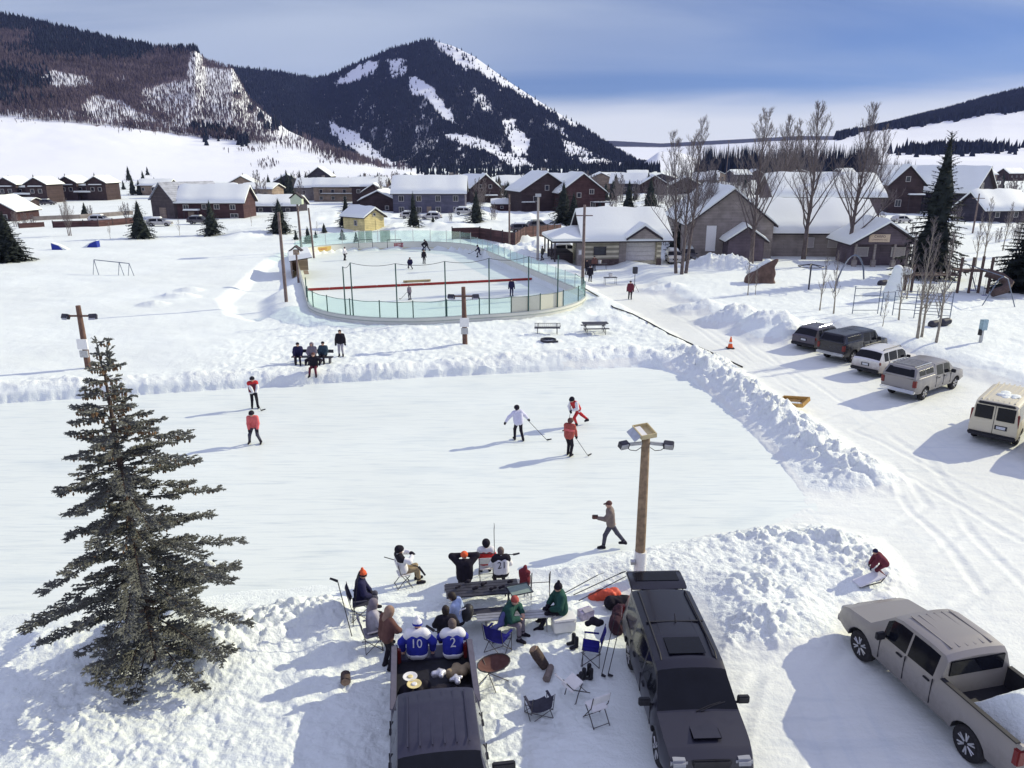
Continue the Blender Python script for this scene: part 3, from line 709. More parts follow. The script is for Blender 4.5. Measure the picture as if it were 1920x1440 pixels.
COTTON_BARK = mat('cottonwood_bark', (.12, .098, .095), rough=.95, var=.3, scale=4)
TWIG = mat('bare_twig', (.165, .145, .15), rough=.95, var=.3, scale=3)
SPRUCE = mat('spruce_needles', (.030, .038, .036), rough=.85, spec=.15, var=.45, scale=1.6)
SPRUCE_N = mat('spruce_needles_near', (.122, .126, .112), rough=.8, spec=.2, var=.45, scale=5)
CONE = mat('spruce_cones', (.17, .105, .06), rough=.9, var=.35, scale=9)
def siding(name, col, vertical=False, pitch=.18, var=.16):
    """boarded wall: dark joints between boards, boards of slightly different tone"""
    m, nt, b = node_mat(name); N = nt.nodes.new; L = nt.links.new
    tc = N('ShaderNodeTexCoord'); mp = N('ShaderNodeMapping'); L(tc.outputs['Object'], mp.inputs[0])
    br = N('ShaderNodeTexBrick'); L(mp.outputs[0], br.inputs['Vector'])
    if vertical: mp.inputs['Rotation'].default_value = (math.pi/2, math.pi/2, 0)
    else: mp.inputs['Rotation'].default_value = (math.pi/2, 0, 0)
    br.inputs['Scale'].default_value = 1.0; br.inputs['Brick Width'].default_value = 3.7; br.inputs['Row Height'].default_value = pitch; br.inputs['Mortar Size'].default_value = pitch*.06
    br.inputs['Color1'].default_value = tuple(c*(1+var) for c in col)+(1,); br.inputs['Color2'].default_value = tuple(c*(1-var) for c in col)+(1,); br.inputs['Mortar'].default_value = tuple(c*.45 for c in col)+(1,)
    nz = N('ShaderNodeTexNoise'); L(tc.outputs['Object'], nz.inputs['Vector']); nz.inputs['Scale'].default_value = .9; nz.inputs['Detail'].default_value = 6
    r = N('ShaderNodeMapRange'); L(nz.outputs[0], r.inputs[0]); r.inputs[1].default_value = .3; r.inputs[2].default_value = .7; r.inputs[3].default_value = .75; r.inputs[4].default_value = 1.15
    mu = N('ShaderNodeMixRGB'); mu.blend_type = 'MULTIPLY'; mu.inputs[0].default_value = 1; L(br.outputs[0], mu.inputs[1]); L(r.outputs[0], mu.inputs[2])
    L(mu.outputs[0], b.inputs['Base Color']); b.inputs['Roughness'].default_value = .85; b.inputs['Specular IOR Level'].default_value = .2
    return m
W_BROWN = siding('brown_siding', (.060, .042, .044)); W_RED = siding('red_brown_siding', (.070, .038, .041)); W_DARK = siding('dark_siding', (.055, .050, .068))
W_BLUE = siding('blue_grey_siding', (.105, .105, .150)); W_TAN = siding('tan_siding', (.30, .235, .185)); W_GREY = siding('grey_siding', (.22, .20, .20))
W_BARN = siding('barn_boards', (.085, .070, .072), vertical=True, pitch=.28); W_YEL = siding('yellow_siding', (.70, .60, .30), vertical=True, pitch=.3, var=.05)
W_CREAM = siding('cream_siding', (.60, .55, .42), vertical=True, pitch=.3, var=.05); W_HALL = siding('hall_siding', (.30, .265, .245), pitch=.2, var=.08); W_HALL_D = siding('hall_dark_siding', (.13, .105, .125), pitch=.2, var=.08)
FENCE_W = siding('fence_boards', (.095, .052, .052), vertical=True, pitch=.15, var=.3)
FASCIA = mat('fascia', (.045, .036, .042), rough=.8)
METAL_ROOF = siding('metal_roof', (.40, .42, .47), vertical=True, pitch=.4, var=.06)

# ------------------------------------------------------------------ houses
def gable(mb_wall, w, d, eave, ridge, axis):
    if axis == 'x': mb_wall.prism([(-d/2, -1), (d/2, -1), (d/2, eave), (0, ridge), (-d/2, eave)], -w/2, w/2, 'X')
    else: mb_wall.prism([(-w/2, -1), (w/2, -1), (w/2, eave), (0, ridge), (-w/2, eave)], -d/2, d/2, 'Y')
def roof_slabs(w, d, eave, ridge, axis, over=.5, snow=.38, seed=0):
    """fascia slab and a thick uneven snow slab on each slope; returns (fascia mb, snow mb)"""
    fa, sn = MB(), MB(); rnd = random.Random(seed)
    half, run = (d/2, w/2) if axis == 'x' else (w/2, d/2)
    sl = (ridge-eave)/half; e = half+over; ze = eave-over*sl; L0 = run+over
    def T(a, b, z): return (b, a, z) if axis == 'x' else (a, b, z)
    for s in (-1, 1):
        fa.add([T(0, -L0, ridge+.02), T(0, L0, ridge+.02), T(s*e, L0, ze+.02), T(s*e, -L0, ze+.02), T(0, -L0, ridge+.22), T(0, L0, ridge+.22), T(s*e, L0, ze+.2), T(s*e, -L0, ze+.2)],
               [(0,1,2,3),(7,6,5,4),(0,4,5,1),(1,5,6,2),(2,6,7,3),(3,7,4,0)])
        n, m = max(4, int(L0*1.6)), 7; vs = []; fs = []
        e2 = e+.1
        for i in range(n+1):
            b = -L0-.04+(2*L0+.08)*i/n
            for j in range(m+1):
                q = j/m; a = s*(e2*q+.0)
                wav = .10*math.sin(b*.9+seed)+.07*math.sin(b*2.3+seed*2.1+q*3)
                th = snow*(1.0+wav*1.3) if 0 < i < n else snow*.62
                if j == m: th = snow*.45
                if j == m-1: th *= 1.06
                vs.append(T(a, b, ridge+.23-(ridge-ze)*min(q*e2/e, 1.02)+th-(.12 if j == m else 0)))
        for i in range(n):
            for j in range(m):
                k = i*(m+1)+j; fs.append((k, k+1, k+m+2, k+m+1))
        # underside edge so the slab reads thick
        o = len(vs); 
        for i in range(n+1):
            b = -L0-.04+(2*L0+.08)*i/n; vs.append(T(s*e2, b, ze+.2))
        for i in range(n): fs.append((i*(m+1)+m, o+i, o+i+1, (i+1)*(m+1)+m))
        for i in (0, n):
            b = -L0-.04+(2*L0+.08)*i/n; base = len(vs)
            vs += [T(0, b, ridge+.22), T(s*e2, b, ze+.2)]
            fs.append(tuple([base]+[i*(m+1)+j for j in range(m+1)]+[base+1]))
        sn.add(vs, fs)
    return fa, sn
def window(parent, c, w, h, rz=0.0, frame=None, pane=None, bars=(1, 1)):
    """framed window standing 3 cm proud of a wall; c = centre, wall faces local -Y turned by rz"""
    R = Matrix.Rotation(rz, 3, 'Z'); c = Vector(c); f = MB(); t = .09
    for x, z, a, b in ((0, h/2, w+.16, t), (0, -h/2, w+.16, t), (-w/2, 0, t, h), (w/2, 0, t, h)): f.box(c+R @ Vector((x, -.04, z)), (a, .10, b), R)
    for k in range(1, bars[0]): f.box(c+R @ Vector((-w/2+w*k/bars[0], -.035, 0)), (.05, .06, h), R)
    for k in range(1, bars[1]): f.box(c+R @ Vector((0, -.035, -h/2+h*k/bars[1])), (w, .06, .05), R)
    o = f.build('window', frame or TRIM, parent)
    p = MB(); p.box(c+R @ Vector((0, -.012, 0)), (w-.02, .03, h-.02), R); p.build('pane', pane or GLASS_D, o)
    return o
def house(name, label, px, py, w, d, eave, ridge, axis='x', rz=0.0, wall=None, wins=(), door=None, chim=None, snow=.38, over=.5, z=0.0, cat='house', group=None, porch=None, roofm=None, balc=None, backwall=True, side=()):
    rz = math.radians(rz); F = P(px, py, z); c = F+Matrix.Rotation(rz, 3, 'Z') @ Vector((0, d/2, 0))
    e = empty(name, c, rz, label, cat, group)
    m = MB(); gable(m, w, d, eave, ridge, axis); m.build('wall', wall or W_BROWN, e)
    fa, sn = roof_slabs(w, d, eave, ridge, axis, over, snow if snow else .02, seed=int(px))
    ro = fa.build('roof', roofm or FASCIA, e)
    if snow: sn.build('snow_cover', SNOW_ROOF, ro, smooth=50)
    for (x, zz, ww, hh) in wins: window(e, (x, -d/2, zz), ww, hh, bars=(2, 1) if ww > 1 else (1, 1))
    for (y, zz, ww, hh, sg) in side: window(e, (sg*w/2, y, zz), ww, hh, rz=sg*math.pi/2)
    if door:
        x, ww, hh = door; q = MB(); q.box((x, -d/2-.03, hh/2), (ww, .08, hh)); q.box((x, -d/2-.09, hh/2), (ww*.8, .05, hh*.86)); dd = q.build('door', W_TAN, e)
        q = MB(); q.ball((x+ww*.36, -d/2-.14, hh*.48), .05, 6, 4); q.build('handle', METAL, dd)
    if chim:
        x, y, hh = chim; q = MB(); q.box((x, y, hh/2+eave/2), (.7, .7, hh-eave+1.5)); q.box((x, y, hh+.75), (.85, .85, .2)); q.build('chimney', W_GREY, ro)
    if porch:
        x, ww, dd, hh = porch; q = MB()
        q.box((x, -d/2-dd/2, hh), (ww, dd, .16)); pr = q.build('porch_roof', FASCIA, e)
        q = MB(); q.box((x, -d/2-dd/2, hh+.24), (ww+.1, dd+.1, .3), taper=.93); q.build('snow_cover', SNOW_ROOF, pr)
        for sx in (-1, 1):
            q = MB(); q.box((x+sx*(ww/2-.1), -d/2-dd+.12, hh/2-.5), (.14, .14, hh+.8)); q.build('post', FASCIA, e)
    if balc:
        x, zz, ww = balc; q = MB(); q.box((x, -d/2-.6, zz), (ww, 1.2, .14)); bb = q.build('balcony', FASCIA, e)
        q = MB(); q.box((x, -d/2-1.15, zz+.95), (ww, .08, .08))
        for k in range(int(ww/.35)+1): q.box((x-ww/2+k*ww/int(ww/.35), -d/2-1.15, zz+.5), (.05, .05, .86))
        q.build('railing', FASCIA, bb)
        q = MB(); q.box((x, -d/2-.6, zz+.2), (ww*.96, 1.05, .25), taper=.9); q.build('snow_cover', SNOW_ROOF, bb)
    return e
def wins(n, w, z, ww=1.0, hh=1.1): return [(-w/2+w*(k+.5)/n, z, ww, hh) for k in range(n)]

def build_town():
    # left duplexes on the rise
    for (gx0, gx1, py, lab) in ((14, 70, 381, 'dark brown duplex with twin gables cut by the left edge of the photo'), (128, 182, 376, 'dark brown duplex with twin gables and a snowy porch, right of the other duplex')):
        F = P((gx0+gx1)/2, py, 0); e = empty('duplex_house', F, 0, lab, 'house')
        w = (gx1-gx0)*F.y/1430
        m = MB(); m.box((0, 5, 1.6), (w-3.6, 6, 5.2)); m.build('wall', W_BROWN, e)
        r = MB(); r.box((0, 5, 4.45), (w-3.6, 6.4, .5)); rr = r.build('roof', FASCIA, e); r = MB(); r.box((0, 5, 4.95), (w-3.5, 6.5, .5), taper=.95); r.build('snow_cover', SNOW_ROOF, rr)
        r = MB(); r.box((0, 1.2, 2.5), (w-4.0, 1.7, .25)); rr = r.build('porch_roof', FASCIA, e); r = MB(); r.box((0, 1.2, 2.85), (w-3.9, 1.8, .5), taper=.95); r.build('snow_cover', SNOW_ROOF, rr)
        for k in (-1, 1): window(e, (k*1.3, 2.0, 3.6), 1.1, 1.0)
        for s in (-1, 1):
            m = MB(); gable(m, 6.4, 9, 5.6, 7.4, 'y'); m.build('gable_wall', W_BROWN, e, loc=(s*w/2, 5, 0))
            fa, sn = roof_slabs(6.4, 9, 5.6, 7.4, 'y', .5, .35, seed=gx0+s); ro = fa.build('roof', FASCIA, e, loc=(s*w/2, 5, 0)); sn.build('snow_cover', SNOW_ROOF, ro, smooth=50)
            b = MB(); b.box((s*w/2, .2, 4.9), (4.2, .7, .2)); bb = b.build('awning', FASCIA, e); b = MB(); b.box((s*w/2, .2, 5.12), (4.3, .8, .25), taper=.9); b.build('snow_cover', SNOW_ROOF, bb)
            window(e, (s*w/2-1.2, .5, 3.6), 1.1, 1.2); window(e, (s*w/2+1.2, .5, 3.6), 1.1, 1.2)
    house('house', 'low brown shed below the leftmost duplex', 26, 388, 10, 4, 1.7, 2.2, wall=W_BROWN, snow=.2, wins=wins(2, 8, 1.0, .8, .6))
    house('house', 'red brown cabin cut by the left edge behind a spruce', -8, 420, 9, 8, 2.6, 5.2, 'y', wall=W_RED, wins=[(2.2, 1.4, 1, 1)])
    house('barn', 'old dark board barn with a bare grey metal roof', 308, 414, 8.2, 13, 4.6, 8.0, 'y', rz=-33, wall=W_BARN, snow=0, roofm=METAL_ROOF, over=.4, door=(0, 2.4, 2.8), cat='barn')
    house('house', 'long red brown house under a thick white snow roof beside the barn', 397, 415, 14.2, 9, 4.0, 7.0, 'x', rz=2, wall=W_RED, wins=[(-5.2, 3.0, 1.1, 1.0), (-1.3, 3.1, .9, 1.0), (1.4, 3.1, 1.1, 1.0), (4.8, 3.0, 1.1, 1.0), (5.0, 1.2, 1.6, .8)], door=(-4.2, 1.3, 2.1), porch=(-3.8, 3.2, 1.3, 2.3), snow=.55, balc=None)
    house('house', 'small white roofed house peeking out above the barn', 288, 366, 12, 8, 3.6, 5.4, wall=W_TAN, wins=wins(3, 11, 2.2))
    house('house', 'dark flat fronted building behind the long red brown house', 346, 372, 20, 8, 3.8, 4.6, wall=W_DARK, wins=wins(4, 18, 2.2), snow=.25)
    house('house', 'pale roofed low house behind the end of the red brown house', 405, 372, 12, 8, 2.8, 4.6, wall=W_GREY, wins=wins(2, 10, 1.6))
    house('house', 'tan stepped house behind leafless bushes', 482, 385, 10, 8, 4.6, 5.8, wall=W_TAN, rz=-8, wins=wins(3, 9, 3.2), porch=(2.5, 4, 1.4, 2.6), balc=(-2.4, 2.5, 3.2))
    house('house', 'low dark house under a broad white roof right of the red brown house', 515, 402, 11.5, 9, 2.0, 3.9, wall=W_DARK, wins=wins(3, 10, 1.1, 1, .8), snow=.5)
    house('house', 'grey house with a dormer at the foot of the slope', 592, 376, 12.5, 8, 4.2, 6.6, wall=W_GREY, wins=wins(3, 11, 2.6), chim=(2, 0, 7))
    house('house', 'tall gabled house peeking above the grey dormer house', 600, 362, 9, 8, 6.6, 9.8, 'y', wall=W_DARK, wins=[(0, 5.6, 1, 1)])
    house('house', 'long tan row house left of the brown gabled house', 636, 378, 16, 8, 4.6, 6.8, wall=W_TAN, wins=wins(4, 15, 3.2)+wins(4, 15, 1.1), balc=(0, 2.4, 12))
    house('house', 'dark brown gabled house with a balcony, left of the blue grey apartments', 692, 383, 10, 10, 5.2, 7.4, 'x', wall=W_BROWN, wins=[(-3, 3.8, 1, 1), (3, 3.8, 1, 1)], balc=(2.0, 2.8, 4.2), chim=(-2, 1, 8))
    house('house', 'gabled house front in front of its dark brown neighbour', 702, 387, 6.4, 5, 4.0, 6.0, 'y', wall=W_BROWN, wins=[(0, 2.6, 1.8, 1.1)])
    house('house', 'brown gabled garage behind the yellow hut', 710, 400, 9.4, 10, 3.0, 5.2, 'y', rz=-6, wall=W_BROWN, wins=[(-2, 1.4, .9, .9), (2.2, 1.4, .9, .9)], snow=.45, cat='garage')
    house('apartment_building', 'long blue grey two storey apartment block with a white roof', 805, 404, 17.2, 10, 5.2, 8.6, 'x', rz=1, wall=W_BLUE, wins=[(x, z, 1.15, 1.25) for x in (-6.6, -2.4, 2.2, 6.4) for z in (1.35, 3.95)], snow=.5, chim=(5, 2, 9), door=(0, 1.1, 2.1), cat='apartment block')
    m = MB(); e = empty('snow_roof_house', P(731, 385, 0)+Vector((0, 3, 0)), 0, 'house whose snow covered lean-to roof slopes to the ground beside the apartments', 'house')
    m.prism([(-4, -1), (4, -1), (4, 6.5), (3, 6.8), (-4, 1.8)], -3, 3, 'Y'); m.build('wall', W_BLUE, e); m = MB(); m.prism([(-4.4, 1.7), (3, 6.85), (4, 6.6), (4.2, 6.9), (3, 7.5), (-4.4, 2.2)], -3.3, 3.3, 'Y'); m.build('roof', SNOW_ROOF, e)
    house('house', 'brown house with a steep white roof right of the apartments', 876, 380, 8, 10, 4.6, 8.0, 'x', rz=-28, wall=W_BROWN, wins=wins(2, 6, 3), snow=.45)
    house('house', 'dark brown house with a front gable and snowy side roofs', 911, 383, 8.4, 10, 4.8, 8.4, 'y', rz=8, wall=W_BROWN, wins=[(-1.6, 5.2, .9, 1), (1.4, 5.2, .9, 1), (-2, 2.2, 1.2, 1.1)], porch=(1.5, 4, 1.5, 2.5), snow=.45)
    house('shed', 'small red brown shed under a thick snow cap', 941, 396, 5.4, 3.6, 1.7, 2.6, wall=W_RED, wins=[(0, 1.0, .7, .6)], snow=.45, over=.2, cat='shed')
    house('house', 'large brown gabled house behind the two tall spruces', 1025, 400, 13.2, 13, 5.4, 9.6, 'y', rz=16, wall=W_BROWN, wins=[(-3, 3.6, 1, 1.2), (0, 6.2, 1, 1.2), (3, 3.6, 1, 1.2)], balc=(-5, 2.7, 3.4), snow=.45, chim=(2, 2, 10))
    house('house', 'red brown gabled house with a deck, right of the two tall spruces', 1092, 402, 11.5, 12, 5.2, 9.4, 'y', rz=12, wall=W_RED, wins=[(2.2, 5.4, 1.1, 1.1), (2.6, 2.4, 1.2, 1.3), (-1, 4.6, 1, 1.1)], balc=(4.6, 2.8, 4.5), snow=.45)
    house('house', 'tan gabled house behind the rink building', 1126, 362, 13.5, 10, 4.6, 7.6, 'y', wall=W_TAN, wins=[(-2, 2.4, 1.1, 1.1), (2, 2.4, 1.1, 1.1)], snow=.45)
    house('house', 'dark house with a long white roof slope right of the tan gable', 1180, 365, 15, 11, 4.2, 7.4, 'x', rz=-14, wall=W_DARK, wins=wins(4, 13, 2.2), snow=.45)
    house('house', 'brown cabin half hidden by the leftmost bare cottonwood', 1226, 366, 10, 9, 4.0, 7.0, 'y', wall=W_BROWN, wins=[(0, 2.2, 1.2, 1.1)])
    house('house', 'brown lodge with a cross gable right of the hall', 1687, 392, 15, 11, 7.2, 10.6, 'x', rz=-12, wall=W_BROWN, wins=[(-5, 4.8, 1.2, 1.2), (-4.6, 2.0, 1.2, 1.2)], snow=.4, over=.7, z=.3)
    house('house', 'steep brown gable front attached to the lodge right of the hall', 1694, 398, 7.5, 6, 7.0, 11.0, 'y', rz=-12, wall=W_BROWN, wins=[(0, 8.0, 1, 1.2), (-1.6, 2.2, 1.3, 1.6)], porch=(2.2, 3.6, 1.5, 4.2), snow=.4, over=.7, z=.3)
    house('house', 'dark gabled house with a huge white roof slope at the right edge', 1838, 398, 12, 16, 5.2, 10.5, 'y', rz=38, wall=W_DARK, wins=[(-1.5, 6.4, 1.2, 1.4), (2, 3.4, 1.4, 1.4)], balc=(-1, 2.8, 6), snow=.5, over=.8, z=.3)
    house('house', 'low snow covered wing in front of the dark house at the right edge', 1885, 415, 10.5, 8, 2.6, 5.6, 'x', rz=10, wall=W_DARK, wins=wins(2, 9, 1.4), snow=.75, over=.8, z=.3)
    house('house', 'small gabled porch house at the right end of the far street', 1846, 412, 4.6, 5, 2.9, 5.2, 'y', rz=10, wall=W_DARK, snow=.4, z=.3)
    # far rows of roofs
    far = [(455,368,W_TAN),(540,362,W_DARK),(690,356,W_DARK),(762,360,W_GREY),(835,356,W_BROWN),(880,352,W_DARK),(965,362,W_BROWN),(1002,352,W_TAN),(1048,356,W_DARK),(1150,347,W_GREY),(1196,344,W_TAN),(1240,348,W_DARK),(1292,343,W_BROWN),
           (1322,352,W_GREY),(1345,339,W_TAN),(1392,341,W_DARK),(1418,336,W_BROWN),(1452,334,W_GREY),(1500,338,W_TAN),(1545,333,W_DARK),(1590,338,W_BROWN),(1628,345,W_GREY),(1655,334,W_TAN),(1720,345,W_BROWN),(1765,352,W_GREY),(1800,336,W_DARK),(1850,340,W_TAN),(1905,338,W_BROWN),(1610,352,W_RED),(1285,366,W_BROWN)]
    land = ['behind the tan stepped house', 'on the slope behind the low dark house', 'just behind the long tan row house', 'above the lean-to snow roof', 'behind the blue grey apartments', 'behind the house right of the apartments', 'above the small red brown shed', 'over the large brown gabled house', 'between the two large brown houses', 'far behind the tan gable', 'far behind the long white roof slope', 'behind the leftmost cottonwood',
            'right of the leftmost cottonwood', 'left of the hall gable', 'below the left end of the conifer grove', 'over the hall gable', 'below the conifer grove, second from its left end', 'in front of the middle of the conifer grove', 'above the upper wing of the hall', 'below the right half of the conifer grove', 'above the right end of the hall', 'left of the brown lodge', 'far behind the brown lodge', 'right of the brown lodge', 'behind the tall dark spruce', 'far right of the tall dark spruce', 'far behind the dark house at the right edge', 'at the far right edge of town', 'just left of the brown lodge', 'behind the bare trees left of the hall']
    wn = {W_TAN: 'tan', W_DARK: 'dark', W_GREY: 'grey', W_BROWN: 'brown', W_RED: 'red brown'}
    rnd = random.Random(5)
    for (px, py, wm), ld in zip(far, land):
        ax = rnd.choice('xxy'); w = rnd.uniform(10, 15); d = rnd.uniform(8, 11); ev = rnd.uniform(2.8, 4.4)
        house('house', 'far %s house with white roof %s' % (wn[wm], ld), px, py, w, d, ev, ev+rnd.uniform(2.0, 3.2), ax, rz=rnd.uniform(-20, 20), wall=wm, wins=wins(3, w-2, ev*.55), snow=.45, group='far small houses of the town')
build_town()

def build_yellow_hut():
    e = house('hut', 'pale yellow hut with a snow roof behind the far end of the rink', 703, 434, 4.4, 6.4, 2.6, 3.9, 'y', rz=48, wall=W_YEL, wins=(), snow=.42, over=.45, z=.35, cat='hut', side=[(-.6, 1.5, .8, .9, -1)])
    q = MB(); q.box((.7, -3.23, 1.0), (.9, .07, 2.0)); d = q.build('door', W_YEL, e); q = MB(); q.ball((1.0, -3.3, 1.0), .05, 6, 4); q.build('handle', METAL, d)
    window(e, (0, -3.2, 3.0), .5, .45)
build_yellow_hut()

def build_rink_building():
    z0 = .1; F = P(1166, 496, z0); rz = math.radians(6)
    e = empty('rink_building', F, rz, 'cream warming house with a snow laden hip porch and small front gable', 'building')
    m = MB()
    m.box((-2.75, 3.6, 1.5), (4.6, 7.2, 3.4)); m.box((4.75, 3.6, 1.5), (.55, 7.2, 3.4)); m.box((2.0, 3.9, 1.5), (5, 6.6, 3.4)); m.build('wall', W_CREAM, e)
    for bx, bw in ((-2.75, 4.62), (4.75, .62)):
        m = MB(); m.box((bx, -.035, .25), (bw, .13, .9)); m.build('stone_base', mat('stone_base', (.085, .062, .06), rough=.9, var=.4, scale=5, bump=.5), e)
    m = MB(); m.box((.02, .3, 1.6), (.9, .7, 3.1)); m.build('pilaster', W_HALL, e)
    window(e, (-2.9, 0, 1.75), 1.5, 1.0, frame=FASCIA)
    m = MB(); m.box((2.45, .55, 1.55), (3.9, .1, 2.3)); 
    for k in range(4): m.box((2.45, .47, .75+k*.56), (3.8, .07, .5))
    m.build('garage_door', mat('garage_door_paint', (.52, .50, .50), rough=.6), e)
    m = MB(); m.box((-5.4, .5, 1.4), (.8, 1.0, 3.2)); m.build('recess_wall', W_HALL, e)
    window(e, (-5.4, -.02, 1.6), .4, .6, pane=WHITE)
    # main gable roof along x
    rw, rd, ev, rg = 10.4, 8.2, 3.25, 6.2
    fa, sn = roof_slabs(rw, rd, ev, rg, 'x', .6, .5, seed=3)
    ro = fa.build('roof', FASCIA, e, loc=(.4, 3.8, 0)); sn.build('snow_cover', SNOW_ROOF, ro, smooth=50)
    m = MB(); m.prism([(-4.0, 3.2), (0, 6.15), (4.0, 3.2)], -5.1, -5.0, 'X'); m.prism([(-4.0, 3.2), (0, 6.15), (4.0, 3.2)], 5.0, 5.1, 'X'); m.build('gable_end', W_HALL, e, loc=(.4, 3.8, 0))
    # small front gable
    m = MB(); m.prism([(-1.9, 0), (0, 1.25), (1.9, 0)], -1.0, 2.2, 'Y'); m.build('front_gable', W_HALL, e, loc=(2.5, 0, 3.3))
    m = MB()
    for s in (-1, 1): m.add([(0, -1.2, 1.55), (0, 3, 1.55), (s*2.3, 3, .05), (s*2.3, -1.2, .05), (0, -1.2, 1.3), (0, 3, 1.3), (s*2.3, 3, -.2), (s*2.3, -1.2, -.2)], [(0,1,2,3),(7,6,5,4),(0,4,5,1),(1,5,6,2),(2,6,7,3),(3,7,4,0)])
    r2 = m.build('gable_roof', FASCIA, e, loc=(2.5, 0, 3.3)); m = MB()
    for s in (-1, 1): m.add([(0, -1.15, 1.95), (0, 3, 1.95), (s*2.35, 3, .35), (s*2.35, -1.15, .3), (0, -1.15, 1.57), (0, 3, 1.57), (s*2.35, 3, .07), (s*2.35, -1.15, .07)], [(0,1,2,3),(7,6,5,4),(0,4,5,1),(1,5,6,2),(2,6,7,3),(3,7,4,0)])
    m.build('snow_cover', SNOW_ROOF, r2, smooth=30)
    # hip porch on the left
    m = MB(); zz, zt = 3.05, 4.1
    base = [(-9.0, -.8), (-4.6, -.8), (-4.6, 8.4), (-9.0, 8.4)]; top = [(-5.6, 2.2), (-4.6, 2.2), (-4.6, 5.4), (-5.6, 5.4)]
    m.add([(x, y, zz) for x, y in base]+[(x, y, zt) for x, y in top]+[(x, y, zz-.2) for x, y in base], [(0,1,5,4),(1,2,6,5),(2,3,7,6),(3,0,4,7),(4,5,6,7),(11,10,9,8),(0,8,9,1),(1,9,10,2),(2,10,11,3),(3,11,8,0)])
    pr = m.build('porch_roof', FASCIA, e)
    m = MB(); m.add([(x*1.01, y, zz+.02) for x, y in base]+[(x, y, zt+.4) for x, y in top]+[(x*1.005, y, zz+.34) for x, y in base], [(8,9,5,4),(9,10,6,5),(10,11,7,6),(11,8,4,7),(4,5,6,7),(0,8,11,3),(0,1,9,8),(2,3,11,10),(1,2,10,9)]); m.build('snow_cover', SNOW_ROOF, pr)
    for y in (-.5, 2.2, 5, 8.0):
        q = MB(); q.box((-8.7, y, 1.3), (.18, .18, 3.3)); q.build('post', FASCIA, e)
    q = MB(); q.box((-7.2, 4.6, .5), (2.6, 5, 1.6)); q.build('plank_screen', W_BARN, e)
build_rink_building()

